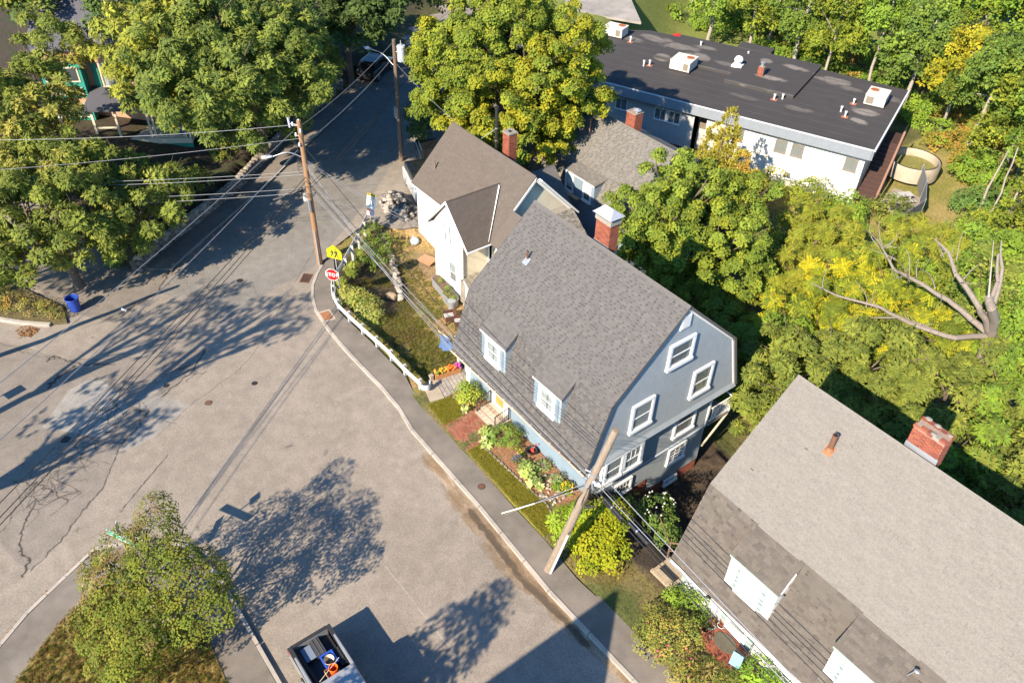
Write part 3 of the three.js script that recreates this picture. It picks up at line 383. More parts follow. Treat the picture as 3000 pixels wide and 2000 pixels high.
  const f = part('foundation', [box(9.5, 9.84, -4.6, -1.6, -0.14, 4.15), box(9.5, 9.84, -4.6, -2.62, -3.98, -0.14), box(0.2, 9.5, -1.2, 0.05, 4.0, 4.14)], M.mortar, t);
  bricks(f, bas(V(9.85, -3.16, 4.1), V(0, 0, -1), V(0, 1, 0)), 4.2, 1.56); bricks(f, bas(V(9.85, -3.9, -0.15), V(0, 0, -1), V(0, 1, 0)), 3.82, 1.27);
  win(t, lw(-2.07, 0.6), 1.5, 1.75, { tw: 0.12, curt: 0.45 });
  win(t, lw(-1.97, -1.42), 1.28, 1.2, { tw: 0.1, mun: [[3, 2], [3, 2]], curt: 0.2, curtMat: mat([0.45, 0.42, 0.38]) });
  win(t, lw(1.77, -1.38), 1.14, 0.95, { tw: 0.1, sashes: 1, mun: [[4, 2]], curt: 0 });
  win(t, lw(-1.95, -3.1), 0.95, 0.42, { tw: 0.07, sashes: 1, curt: 0 });
  { // bay window
    const b = part('bay_window', [ext(new THREE.Matrix4().makeTranslation(0, 0.86, 0).multiply(UP), [[9.87, -3.95], [10.27, -3.7], [10.27, -1.3], [9.87, -0.8]], 0.07), ext(new THREE.Matrix4().makeTranslation(0, 2.44, 0).multiply(UP), [[9.87, -3.95], [10.27, -3.7], [10.27, -1.3], [9.87, -0.8]], 0.07)], M.trim, t);
    for (const z of [3.1, 1.9]) win(b, bas(V(10.26, 0.94, z), V(0, 0, -1), V(0, 1, 0)), 1.18, 1.5, { flatIn: true, tw: 0.12, curt: z > 2.5 ? 1 : 0.8, mun: z < 2.5 ? [[3, 1], null] : null });
    win(b, bas(V(10.075, 0.94, 1.05), V(-0.4, 0, -0.5), V(0, 1, 0)), 0.6, 1.5, { flatIn: true, tw: 0.07, curt: 0.9 });
    win(b, bas(V(10.075, 0.94, 3.82), V(0.4, 0, -0.25), V(0, 1, 0)), 0.42, 1.5, { flatIn: true, tw: 0.06, curt: 0 });
  }
  { // back balcony at the right end
    const b = part('balcony', [box(8.2, 10.05, 0.02, 0.2, -5.6, -4.0)], M.concrete, t); part('brace', rod(V(9.9, -1.7, -4.1), V(10.02, 0.05, -5.5), 0.07, 0.07, 4), mat([0.55, 0.48, 0.36], { map: T.wood }), b);
    part('rail', [box(10.0, 10.06, 1.2, 1.27, -5.6, -4.02), box(10.0, 10.06, 0.3, 0.36, -5.56, -4.02), box(9.99, 10.07, 0.2, 1.3, -5.62, -5.54), box(8.3, 10.0, 1.2, 1.27, -5.62, -5.56)], M.white, b);
    for (let i = 1; i < 12; i++) part('baluster', box(10.015, 10.045, 0.36, 1.2, -4.02 - i * 0.128 - 0.02, -4.02 - i * 0.128 + 0.02), M.white, b);
    part('wall', [box(8.2, 8.3, 0.2, 2.5, -5.6, -4)], mat([0.2, 0.14, 0.1], { map: T.wood }), b);
  }
  // front: gutter, door, stoop, rails
  { const g = part('gutter', [rod(V(-0.05, 2.62, 5.1), V(10.42, 2.62, 5.1), 0.055, 0.055, 8)], mat([0.5, 0.38, 0.26], { map: T.stain, rough: 0.7 }), t); part('fascia', [box(0, 10.4, 2.48, 2.6, 4.98, 5.04), box(0.1, 10.3, 2.44, 2.47, 4.2, 5.0)], M.white, t); for (let i = 0; i < 15; i++) part('hanger', box(0.3 + i * 0.7, 0.33 + i * 0.7, 2.63, 2.69, 5.03, 5.16), M.trim, g); }
  const d = part('door', [box(2.8, 3.5, 0.62, 2.35, 4.2, 4.25)], mat([0.5, 0.24, 0.06], { map: T.wood, rough: 0.5 }), t);
  for (let i = 0; i < 5; i++) part('door_panel', box(2.88, 3.42, 0.72 + i * 0.31, 0.95 + i * 0.31, 4.25, 4.265), mat([0.58, 0.3, 0.08], { map: T.wood, rough: 0.45 }), d); part('handle', new THREE.SphereGeometry(0.035, 10, 8).translate(2.86, 1.5, 4.3), M.metal, d);
  part('door_frame', [box(2.66, 2.8, 0.5, 2.44, 4.2, 4.29), box(3.5, 3.64, 0.5, 2.44, 4.2, 4.29), box(2.3, 2.42, 0.4, 2.44, 4.2, 4.3), box(3.9, 4.02, 0.4, 2.44, 4.2, 4.3), box(2.3, 4.02, 2.36, 2.5, 4.2, 4.28), box(2.42, 3.9, 0.48, 0.62, 4.2, 4.27)], M.white, t);
  for (const x of [2.42, 3.64]) { const s = part('sidelight', [box(x, x + 0.25, 0.62, 1.1, 4.2, 4.25)], M.white, t); part('pane', box(x + 0.02, x + 0.23, 1.1, 2.34, 4.21, 4.22), M.glass, s); for (let k = 0; k < 4; k++) part('muntin', box(x, x + 0.25, 1.1 + k * 0.31, 1.125 + k * 0.31, 4.205, 4.24), M.white, s); }
  part('corner_board', [box(0.12, 0.5, 0.1, 2.5, 4.2, 4.26)], M.white, t);
  const st = part('stoop', [box(2.4, 4.12, -0.1, 0.46, 4.23, 5.0), box(2.4, 4.12, -0.1, 0.3, 5.0, 5.3)], M.mortar, t), stone = mat([0.5, 0.42, 0.32], { map: T.stain, bump: 0.003 });
  for (let i = 0; i < 6; i++) { part('paver', box(2.42 + i * 0.283, 2.685 + i * 0.283, 0.455, 0.49, 4.74, 5.02), stone, st); part('paver', box(2.42 + i * 0.283, 2.685 + i * 0.283, 0.295, 0.325, 5.03, 5.32), stone, st); part('brick', box(2.44 + i * 0.283, 2.54 + i * 0.283, 0.455, 0.484, 4.52, 4.73), mat([0.42, 0.33, 0.23], { map: T.stain }), st); } part('paver', box(2.42, 4.1, 0.455, 0.482, 4.25, 4.5), stone, st);
  railing(t, V(2.5, 0.48, 4.4), V(2.5, 0.3, 5.24), 0.86, M.iron, 7); railing(t, V(4.05, 0.48, 4.4), V(4.05, 0.3, 5.24), 0.86, M.iron, 7);
  // chimney
  const c = part('chimney', [box(4.06, 4.98, 7, 10.72, -0.88, -0.33)], M.mortar, t);
  bricks(c, bas(V(4.05, 9.62, -0.325), V(1, 0, 0), V(0, 1, 0)), 0.94, 1.1); bricks(c, bas(V(4.985, 9.15, -0.32), V(0, 0, -1), V(0, 1, 0)), 0.57, 1.58);
  part('flashing', [box(4.02, 5.02, 9.3, 9.64, -0.34, -0.3), box(4.97, 5.01, 8.9, 9.2, -0.9, -0.3)], M.galv, c);
  part('cap', [box(4.0, 5.04, 10.72, 10.92, -0.94, -0.27)], M.concrete, c);
  { const h = part('hood', [slab(V(3.92, 11.08, -0.15), V(5.12, 11.08, -0.15), V(4.78, 11.42, -0.6), V(4.26, 11.42, -0.6), 0.01), slab(V(5.12, 11.08, -1.05), V(3.92, 11.08, -1.05), V(4.26, 11.42, -0.6), V(4.78, 11.42, -0.6), 0.01), slab(V(5.12, 11.08, -0.15), V(5.12, 11.08, -1.05), V(4.78, 11.42, -0.6), V(4.78, 11.421, -0.6), 0.01), slab(V(3.92, 11.08, -1.05), V(3.92, 11.08, -0.15), V(4.26, 11.421, -0.6), V(4.26, 11.42, -0.6), 0.01)], mat([0.6, 0.61, 0.65], { map: T.paint, metalness: 0.5, rough: 0.35 }), c); h; for (const [x, z] of [[4.06, -0.33], [4.98, -0.33], [4.98, -0.88], [4.06, -0.88]]) part('hood_leg', rod(V(x, 10.92, z), V(x, 11.1, z), 0.015), M.galv, c); }
  // rear dormer edge and side porch
  const sp = part('side_porch', [slab(V(-1.15, 2.2, 4.05), V(0.1, 2.2, 4.05), V(0.1, 2.6, 2.2), V(-1.15, 2.6, 2.2), 0.12), box(-1.2, 0.1, -1, 0.42, 2.2, 4.1)], mat([0.13, 0.12, 0.12], { map: T.gran }), t);
  part('fascia', [box(-1.2, 0.1, 2.06, 2.2, 4.05, 4.1), box(-1.21, -1.16, 2.06, 2.3, 2.3, 4.1)], M.white, sp); part('post', [box(-0.32, -0.18, 0.42, 2.08, 3.9, 4.04), box(-1.1, -0.98, 0.42, 2.08, 3.9, 4.02)], M.white, sp); part('wall', box(-1.15, 0.1, 0.42, 2.1, 2.2, 2.3), mat([0.13, 0.05, 0.035], { map: T.wood }), sp);
}
// ---------- white-walled gambrel house at the lower right ----------
{
  const t = thing('white_gambrel_house', 'white shingled gambrel house with pale grey upper roof and brown lower roof', 'house', 21, 0, 0);
  const p = profile(2.7, 5.13, 6.36, 3.79, 9.86, -0.13), x0 = 15.71, x1 = 28.5;
  const U = [[0.205, 0.185, 0.162], [0.211, 0.19, 0.167], [0.2, 0.18, 0.158]], D = [[0.122, 0.103, 0.086], [0.112, 0.095, 0.08], [0.13, 0.11, 0.092], [0.1, 0.084, 0.071], [0.12, 0.104, 0.084], [0.126, 0.105, 0.089]];
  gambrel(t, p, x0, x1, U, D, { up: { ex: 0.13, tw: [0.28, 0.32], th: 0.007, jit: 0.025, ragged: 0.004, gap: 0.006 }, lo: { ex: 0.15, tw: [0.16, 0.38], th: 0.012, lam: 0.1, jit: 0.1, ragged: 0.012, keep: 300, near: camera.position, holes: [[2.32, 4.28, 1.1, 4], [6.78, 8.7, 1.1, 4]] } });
  const shing = mat([0.6, 0.6, 0.57], { map: T.paint, rough: 0.8 }), sage = mat([0.3, 0.38, 0.35], { map: T.paint, rough: 0.7 });
  for (const [i, a] of [17.98, 22.45].entries()) {
    const b = a + 2.06, d = dormer(t, a, b, 3.62, 5.24, 4.76, 6.3, 3.86, D, shing, shing, { ex: 0.15, tw: [0.16, 0.38], th: 0.012, fascia: sage });
    for (let y = 3.64, r = 0; y < 5.1; y += 0.27, r++) for (const [s, e] of [[a - 0.01, a + 0.42], [b - 0.42, b + 0.01]]) part('wall_shingle', slab(V(s, y, 4.79), V(e, y, 4.79), V(e, Math.min(5.2, y + 0.29), 4.768), V(s, Math.min(5.2, y + 0.29), 4.768), 0.012), shing, d);
    part('casing', [box(a + 0.4, a + 0.53, 3.62, 5.2, 4.76, 4.81), box(b - 0.53, b - 0.4, 3.62, 5.2, 4.76, 4.81), box(a + 0.53, b - 0.53, 3.6, 3.72, 4.76, 4.82)], sage, d);
    win(d, bas(V((a + b) / 2, 3.74, 4.77), V(1, 0, 0), V(0, 1, 0)), 1.0, 1.46, { flatIn: true, tw: 0.1, mun: [[4, 1], null], curt: 1, curtMat: M.white });
    part('flashing', [box(b + 0.03, b + 0.13, 5.0, 5.06, 4.5, 4.62), ...(i ? [] : [box(b + 0.05, b + 0.09, 0, 0.9, 0, 0.04).applyMatrix4(bas(V(0, 5.33, 4.72), V(1, 0, 0), V(0, 0.9, -0.8)))])], M.metal, d);
  }
  { const m = bas(V(x0, p.ky, p.kz), V(1, 0, 0), p.up), g = []; for (let i = 0; i < 34; i++) { const v = 0.13 * Math.floor(rr(2, 38)), u = rr(0.8, 11), n = 1 + Math.floor(rr(0, 5)), up = rnd() < 0.7; for (let k = 0; k < n; k++) g.push(bb(m, u + k * 0.3, u + k * 0.3 + (up ? 0.014 : rr(0.12, 0.25)), v, v + (up ? 0.125 : 0.012), 0.005, 0.011)); } part('tab_gap', g, mat([0.09, 0.08, 0.07], { map: null }), t).userData.kind = 'stuff'; }
  pipeVent(t, 18.32, 8.8, 1.05, 0.75, 0.1, M.rust, mat([0.3, 0.13, 0.06], { map: T.stain }));
  { const l = part('roof_lamp', [rod(V(24.5, 5.9, 4.25), V(24.62, 6.3, 4.2), 0.018), new THREE.SphereGeometry(0.07, 12, 8).scale(1.4, 0.7, 1).translate(24.66, 6.33, 4.2)], M.metal, t); l; }
  for (const [ux, v, w] of [[1.95, 3.2, 0.12], [0.9, 1.4, 0.14]]) { const m = bas(V(x0, p.ky, p.kz), V(1, 0, 0), p.up); part('lifted_tab', new THREE.BoxGeometry(w, 0.05, 0.004).rotateX(0.3).translate(ux, v, 0.02).applyMatrix4(m), mat(D[3], { map: T.gran }), t); }
  // walls
  part('wall', [box(15.95, 28.3, -0.4, 2.6, 4.05, 4.2), box(15.95, 16.05, -3.5, 5.7, -4, 3.9), ext(bas(V(15.95, 0, 0), V(0, 0, -1), V(0, 1, 0)), [[-3.6, 6.2], [3.86, 6.2], [0.13, 9.6]], 0.1), box(15.95, 28.3, -3.5, 6.3, -4.1, -4)], shing, t);
  for (let y = -0.1, r = 0; y < 2.5; y += 0.27, r++) part('wall_shingle', slab(V(16.05, y, 4.235), V(28.2, y, 4.235), V(28.2, y + 0.28, 4.205), V(16.05, y + 0.28, 4.205), 0.012), shing, t);
  part('corner_board', box(15.9, 16.12, -0.3, 2.55, 4.06, 4.26), sage, t);
  part('fascia', [box(x0, x1, 2.5, 2.63, 5.05, 5.12), box(15.95, 28.3, 2.46, 2.49, 4.2, 5.05)], M.white, t);
  for (const [a, b] of [[16.6, 17.9], [17.7, 19.9]]) part('gutter_piece', box(a, b, 2.62, 2.68, 5.13, 5.21), M.trim, t);
  const dr = part('storm_door', [box(18.35, 18.5, 0.45, 2.4, 4.24, 4.34), box(19.25, 19.4, 0.45, 2.4, 4.24, 4.34), box(18.5, 19.25, 2.25, 2.4, 4.24, 4.34), box(18.5, 19.25, 0.45, 0.85, 4.24, 4.34)], M.white, t); part('pane', box(18.5, 19.25, 0.85, 2.25, 4.27, 4.28), M.glass, dr); part('interior', box(18.5, 19.25, 0.85, 2.25, 4.21, 4.22), mat([0.12, 0.11, 0.095]), dr); part('rail', box(18.5, 19.25, 1.5, 1.53, 4.285, 4.3), M.trim, dr);
  part('door_casing', [box(18.1, 18.34, 0.4, 2.5, 4.23, 4.3), box(19.41, 19.72, 0.4, 2.5, 4.23, 4.3)], sage, t);
  const pp = part('porch_step', [box(18.02, 19.75, -0.1, 0.36, 4.25, 5.42)], M.mortar, t);
  for (let j = 0; j < 11; j++) for (let i = 0; i < 8; i++) if (rnd() < 0.97) { const k = new THREE.Mesh(brickG[1], pick(M.brick)); k.name = 'brick'; k.position.set(18.13 + i * 0.214 - 21, 0.37 + rr(-0.003, 0.003), 4.33 + j * 0.105); k.rotation.x = Math.PI / 2; k.scale.set(1, 1.6, 1); pp.add(k); }
  bricks(pp, bas(V(18.02, -0.08, 5.43), V(1, 0, 0), V(0, 1, 0)), 1.73, 0.44);
  // chimney behind the ridge
  const c = part('chimney', box(20.1, 21.19, 6, 10.78, -0.9, -0.32), M.mortar, t);
  bricks(c, bas(V(20.1, 9.98, -0.315), V(1, 0, 0), V(0, 1, 0)), 1.09, 0.66); bricks(c, bas(V(21.195, 9.4, -0.31), V(0, 0, -1), V(0, 1, 0)), 0.6, 1.22); bricks(c, bas(V(20.095, 9.6, -0.9), V(0, 0, 1), V(0, 1, 0)), 0.6, 1.02);
  part('flashing', [box(20.06, 21.24, 9.6, 9.99, -0.33, -0.29)], M.galv, c);
  for (let j = 0; j < 3; j++) for (let i = 0; i < 5; i++) { const k = part('brick', box(20.06 + i * 0.235, 20.27 + i * 0.235, 10.63 + (j === 1 ? 0.03 : 0.07) + rr(-0.02, 0.02), 10.72 + (j === 1 ? -0.06 : 0.07) + rr(-0.015, 0.03), -0.36 - j * 0.21 - 0.1, -0.36 - j * 0.21 + 0.09), j === 0 && i === 3 ? M.concrete : pick(M.brick), c); k; }
  for (const [x, z, w] of [[20.25, -0.85, 0.13], [20.62, -0.8, 0.12], [21.1, -0.72, 0.1], [20.75, -0.33, 0.12]]) part('mortar_lump', new THREE.DodecahedronGeometry(w, 0).scale(1, 0.35, 0.8).translate(x, 10.83, z), M.concrete, c);
}
{ // things by its front steps
  const t = thing('wooden_ramp', 'timber entry landing with black mat left of the white house corner', 'landing', 15.25, 0.3, 4.2), wd = mat([0.42, 0.33, 0.22], { map: T.wood });
  for (let i = 0; i < 6; i++) part('plank', box(14.72, 15.85, 0.42, 0.46, 3.68 + i * 0.16, 3.83 + i * 0.16), wd, t); part('base', box(14.75, 15.82, -0.1, 0.42, 3.7, 4.6), mat([0.3, 0.24, 0.17], { map: T.wood }), t); part('kerb_board', box(14.68, 15.86, 0.3, 0.44, 4.65, 4.8), wd, t);
  solo('door_mat', 'black rubber mat lying on the timber landing', 'mat', [box(14.86, 15.72, 0.462, 0.475, 4.12, 4.46)], M.rubber);
  const r = thing('handrail', 'brown timber handrail beside the landing at the white house', 'handrail', 14.7, 0.3, 3.6), b = mat([0.2, 0.12, 0.075], { map: T.wood }); part('post', rod(V(14.65, 0, 3.75), V(14.65, 1.5, 3.75), 0.05, 0.05, 4), b, r); part('rail', [rod(V(14.65, 1.45, 3.75), V(15.7, 1.6, 2.9), 0.04, 0.04, 5), rod(V(14.65, 0.9, 3.75), V(15.75, 1.05, 2.9), 0.035, 0.035, 5), rod(V(14.62, 1.35, 3.75), V(13.3, 1.2, 3.0), 0.03, 0.03, 5)], b, r);
  solo('oval_doormat', 'grey brown oval rug on the brick porch step', 'rug', [new THREE.CylinderGeometry(0.52, 0.53, 0.014, 32).scale(1, 1, 0.72).translate(18.85, 0.41, 4.78)], mat([0.1, 0.09, 0.065], { rough: 1, bump: 0.006 }));
  const pots = [[18.02, 4.72, 0.2, [0.2, 0.3, 0.27], 'sage green pot of dry ornamental grass left of the brick porch', [0.28, 0.14, 0.04]], [18.25, 4.35, 0.15, [0.5, 0.5, 0.48], 'pale pot with orange flowers against the white house wall', [0.45, 0.12, 0.02]], [18.0, 5.02, 0.17, [0.35, 0.16, 0.09], 'terracotta pot standing at the porch corner by the roses', [0.1, 0.13, 0.03]]];
  for (const [x, z, r, c, l, f] of pots) { const q = thing('flower_pot', l, 'flower pot', x, 0.2, z); part('pot', new THREE.LatheGeometry([[0.6, 0], [0.95, 1.5], [1.05, 1.55], [1.05, 1.75], [0.9, 1.75], [0.8, 1.5]].map((a) => new THREE.Vector2(a[0] * r, a[1] * r)), 16).translate(x, 0.2, z), mat(c), q); const s = []; for (let i = 0; i < 60; i++) { const a = rr(0, 6.28), e = rr(0.3, 1.2), h = rr(0.6, 1.4) * r * 2; s.push(new THREE.ConeGeometry(0.014, h, 3).translate(0, h / 2, 0).rotateZ(e * 0.6).rotateY(a).translate(x, 0.2 + r * 1.6, z)); } part('foliage', s, mat(f, { rough: 1 }), q); }
  const h = (x, z, ht, l) => { const q = thing('shepherd_hook', l, 'plant hook', x, 0.3, z); part('stem', [rod(V(x, 0.2, z), V(x, ht, z), 0.014)], M.iron, q); part('hook', tube([V(x, ht, z), V(x + 0.04, ht + 0.12, z + 0.02), V(x + 0.16, ht + 0.12, z + 0.05), V(x + 0.2, ht, z + 0.06)], 0.013), M.iron, q); return q; };
  h(17.95, 4.5, 1.5, 'black iron plant hook left of the storm door'); h(19.85, 4.75, 1.6, 'black iron plant hook right of the brick porch');
  const fl = thing('garden_flag', 'light blue garden flag hanging by the brick porch', 'flag', 19.72, 0.3, 5.25); part('cloth', new THREE.PlaneGeometry(0.42, 0.62, 8, 8).rotateX(-0.35).rotateY(0.3).translate(19.72, 0.85, 5.25), mat([0.2, 0.5, 0.72], { side: THREE.DoubleSide, map: T.paint }), fl); part('pole', [rod(V(19.5, 0.2, 5.12), V(19.5, 1.25, 5.12), 0.012), rod(V(19.5, 1.2, 5.12), V(19.95, 1.2, 5.2), 0.01)], M.iron, fl);
}
// ---------- white gabled house at the centre, grey house behind it ----------
function gable(t, o) { // plain gabled wing along x (or z when alongZ): roof slabs only
  const { a, b, ey, ry, c, hw, th = 0.14, cols, alongZ, ex = 0.14, tw = [0.26, 0.32], far = false, name = 'roof', hide = null } = o;
  const P = (u, y, w) => alongZ ? V(w, y, u) : V(u, y, w), sg = alongZ ? -1 : 1, q = [];
  const lenV = Math.hypot(hw, ry - ey);
  const f1 = [P(a, ey, c + hw), P(b, ey, c + hw), P(b, ry, c), P(a, ry, c)], f2 = [P(b, ey, c - hw), P(a, ey, c - hw), P(a, ry, c), P(b, ry, c)];
  for (const f of [f1, f2]) q.push(slab(...f, th));
  const r = part(name, q, mat(cols[0], { map: T.gran, rough: 0.95 }), t);
  const fr = [sg > 0 ? bas(f1[0], V(1, 0, 0), f1[3].clone().sub(f1[0])) : bas(f1[0], V(0, 0, -1), f1[3].clone().sub(f1[0])), sg > 0 ? null : bas(f2[0], V(0, 0, 1), f2[3].clone().sub(f2[0]))];
  for (const m of fr) if (m) shingles(r, m, Math.abs(b - a), lenV, { ex, tw, th: 0.007, cols, jit: 0.03, holes: hide || [] });
  part('ridge_cap', [rod(P(a, ry + 0.0, c), P(b, ry + 0.0, c), 0.045, 0.045, 6)], mat(cols[1], { map: T.gran }), r);
  return r;
}
{
  const t = thing('white_gabled_house', 'white clapboard house with tan roof and cross gable above the small yard', 'house', -10.3, -0.6, -5);
  const C = [[0.122, 0.1, 0.083], [0.118, 0.097, 0.08], [0.126, 0.104, 0.087], [0.115, 0.094, 0.077]];
  const W = mat([0.8, 0.79, 0.75], { map: T.paint, rough: 0.7 }), cream = mat([0.66, 0.6, 0.46], { map: T.paint, rough: 0.7 });
  const main = gable(t, { a: -14.8, b: -6, ey: 3.42, ry: 6.8, c: -5.05, hw: 3.36, cols: C });
  gable(t, { a: -0.05, b: -3.9, ey: 3.4, ry: 5.75, c: -8.1, hw: 2.2, cols: C.map((c) => c.map((v) => v * 0.86)), alongZ: true });
  part('roof_extension', slab(V(-6, 3.42, -1.69), V(-2.9, 3.42, -1.69), V(-2.9, 5.1, -3.36), V(-6, 5.1, -3.36), 0.14), mat(C[0], { map: T.gran }), t);
  part('valley_flashing', [slab(V(-6.15, 3.55, -1.7), V(-5.98, 3.55, -1.62), V(-7.86, 5.72, -3.78), V(-8.06, 5.72, -3.86), 0.01)], M.white, t);
  // walls with clapboards
  const wall = (name, m, pts, mt, courses) => { const w = part(name, ext(m, pts, 0.1), mt, t); return w; };
  wall('wall', bas(V(0, 0, -2.1), V(1, 0, 0), V(0, 1, 0)), [[-14.5, -1.5], [-6.3, -1.5], [-6.3, 3.45], [-14.5, 3.45]], W);
  wall('gable_wall', bas(V(-14.4, 0, 0), V(0, 0, 1), V(0, 1, 0)), [[-8.1, -1.5], [-2.02, -1.5], [-2.02, 3.5], [-5.05, 6.6], [-8.1, 3.5]], W);
  wall('gable_wall', bas(V(-6.4, 0, 0), V(0, 0, -1), V(0, 1, 0)), [[2.0, -1.5], [8.1, -1.5], [8.1, 3.5], [5.05, 6.62], [2.0, 3.5]], cream);
  wall('cross_gable_wall', bas(V(0, 0, -0.3), V(1, 0, 0), V(0, 1, 0)), [[-9.6, -1.2], [-6.6, -1.2], [-6.6, 3.75], [-8.1, 5.55], [-9.6, 3.75]], W);
  wall('wall', bas(V(-6.7, 0, 0), V(0, 0, -1), V(0, 1, 0)), [[0.21, -1.2], [2.1, -1.2], [2.1, 3.45], [0.21, 3.45]], cream);
  wall('wall', bas(V(-9.5, 0, 0), V(0, 0, 1), V(0, 1, 0)), [[-2.1, -1.2], [-0.3, -1.2], [-0.3, 3.6], [-2.1, 3.6]], W);
  wall('wall', bas(V(0, 0, -2.3), V(1, 0, 0), V(0, 1, 0)), [[-6.3, -1], [-3, -1], [-3, 3.4], [-6.3, 3.4]], cream);
  for (let y = -0.5; y < 5.5; y += 0.115) { const h = y < 3.72 ? 1.5 : 1.5 * (5.52 - y) / 1.8; if (h > 0.1) part('clapboard', slab(V(-8.1 - h, y, -0.178), V(-8.1 + h, y, -0.178), V(-8.1 + h, y + 0.115, -0.196), V(-8.1 - h, y + 0.115, -0.196), 0.01), W, t); if (y < 3.3) { part('clapboard', slab(V(-14.5, y, -1.978), V(-9.62, y, -1.978), V(-9.62, y + 0.115, -1.996), V(-14.5, y + 0.115, -1.996), 0.01), W, t); part('clapboard', slab(V(-6.575, y, -0.21), V(-6.575, y, -1.95), V(-6.595, y + 0.115, -1.95), V(-6.595, y + 0.115, -0.21), 0.01), cream, t); } }
  for (let y = 3.9; y < 6.5; y += 0.115) { const h = 3.05 * (6.55 - y) / 3.1; const a = -5.05 + Math.min(h, 1.7); part('clapboard', slab(V(-6.278, y, a), V(-6.278, y, -5.05 - h), V(-6.298, y + 0.115, -5.05 - h + 0.1), V(-6.298, y + 0.115, a - 0.1), 0.01), cream, t); }
  part('rake_board', [slab(V(-5.97, 3.3, -8.42), V(-5.97, 6.72, -5.02), V(-5.97, 6.5, -5.02), V(-5.97, 3.1, -8.42), 0.03), slab(V(-5.97, 6.72, -5.08), V(-5.97, 5.1, -3.42), V(-5.97, 4.88, -3.42), V(-5.97, 6.5, -5.08), 0.03), slab(V(-6.0, 6.62, -5.3), V(-5.7, 6.62, -5.3), V(-5.7, 3.4, -8.5), V(-6, 3.4, -8.5), 0.1)], M.white, t);
  part('rake_board', [slab(V(-10.32, 3.25, 0), V(-8.1, 5.62, 0), V(-8.1, 5.8, 0), V(-10.32, 3.43, 0), 0.04), slab(V(-8.1, 5.62, 0), V(-5.88, 3.25, 0), V(-5.88, 3.43, 0), V(-8.1, 5.8, 0), 0.04)], M.white, t);
  part('soffit', [slab(V(-10.3, 3.24, -0.2), V(-10.3, 3.24, -2), V(-9.6, 3.95, -2), V(-9.6, 3.95, -0.2), 0.03)], cream, t);
  part('gutter', [rod(V(-5.86, 3.4, 0), V(-5.86, 3.4, -1.7), 0.05, 0.05, 6), rod(V(-14.8, 3.4, -1.66), V(-10.4, 3.4, -1.66), 0.05, 0.05, 6), rod(V(-6.52, -0.6, -0.12), V(-6.52, 3.3, -0.12), 0.04, 0.04, 6)], M.white, t);
  part('corner_board', [box(-9.62, -9.5, -0.9, 3.6, -0.19, -0.15), box(-6.7, -6.57, -0.9, 3.6, -0.19, -0.15), box(-14.52, -14.4, -0.9, 3.4, -1.98, -1.95)], M.white, t);
  const sh = mat([0.5, 0.52, 0.55], { map: T.paint });
  for (const x of [-8.33, -7.82]) win(t, bas(V(x, 2.85, -0.175), V(1, 0, 0), V(0, 1, 0)), 0.36, 1.5, { tw: 0.06, curt: 0 });
  win(t, bas(V(-7.6, 0.3, -0.175), V(1, 0, 0), V(0, 1, 0)), 0.9, 1.5, { tw: 0.08, curt: 0, blind: 0.55, curtMat: mat([0.3, 0.32, 0.3]) });
  { const e = part('meter_box', [box(-10.45, -10.05, 0.1, 0.6, -2, -1.82), rod(V(-10.25, 0.6, -1.9), V(-10.25, 3.2, -1.9), 0.025)], mat([0.4, 0.41, 0.42]), t); part('dial', rod(V(-10.25, 0.35, -1.83), V(-10.25, 0.35, -1.76), 0.09, 0.09, 12), M.metal, e); part('porch_light_arm', rod(V(-9.7, 1.6, -1.95), V(-10.6, 1.9, -1.5), 0.02), M.iron, t); }
  { const v = pipeVent(t, -13.6, 4.55, -2.85, 0.6, 0.055, mat([0.22, 0.15, 0.12], { map: T.stain }), null); v; }
  { const f = part('stove_pipe', [rod(V(-10.9, 5.9, -5.75), V(-10.9, 9.0, -5.75), 0.1, 0.1, 12)], M.black, t); part('pipe_cap', [rod(V(-10.9, 9.0, -5.75), V(-10.9, 9.12, -5.75), 0.14, 0.14, 12)], M.black, f); part('pipe_band', [rod(V(-10.9, 7.7, -5.75), V(-10.9, 7.78, -5.75), 0.11, 0.11, 12), rod(V(-10.9, 6.9, -5.75), V(-10.9, 6.95, -5.75), 0.11, 0.11, 12)], M.metal, f); part('stay', rod(V(-10.9, 7.7, -5.75), V(-11.9, 6.75, -5.3), 0.012), mat([0.35, 0.5, 0.48]), f); }
  const c = part('chimney', box(-10.28, -9.66, 4, 7.72, -6.4, -5.8), M.mortar, t); bricks(c, bas(V(-10.28, 6.2, -5.795), V(1, 0, 0), V(0, 1, 0)), 0.62, 1.5); bricks(c, bas(V(-9.655, 5.9, -5.79), V(0, 0, -1), V(0, 1, 0)), 0.61, 1.82); part('cap', [box(-10.33, -9.61, 7.72, 7.8, -6.45, -5.75)], M.concrete, c); part('flue', box(-10.1, -9.84, 7.8, 7.81, -6.2, -6.0), M.black, c);
  // rear wing and side porch roof
  const G = [[0.145, 0.138, 0.132], [0.155, 0.147, 0.14], [0.135, 0.127, 0.122]];
  gable(t, { a: -8.2, b: -10.4, ey: 1.8, ry: 4.0, c: -10.55, hw: 2.2, cols: G, alongZ: true });
  part('rear_wall', [box(-12.4, -8.7, -3, 2, -10.1, -8.0)], W, t);
  const lp = part('porch_roof', slab(V(-4.4, 2.45, -3.6), V(-4.4, 2.45, -8.15), V(-6.25, 3.85, -8.15), V(-6.25, 3.85, -3.6), 0.12), mat(G[0], { map: T.gran }), t);
  shingles(lp, bas(V(-4.4, 2.47, -3.6), V(0, 0, -1), V(-1.85, 1.4, 0)), 4.55, 2.3, { ex: 0.15, tw: [0.14, 0.34], th: 0.014, cols: [[0.22, 0.2, 0.17], [0.16, 0.148, 0.13], [0.25, 0.23, 0.2]], lam: 0.7 });
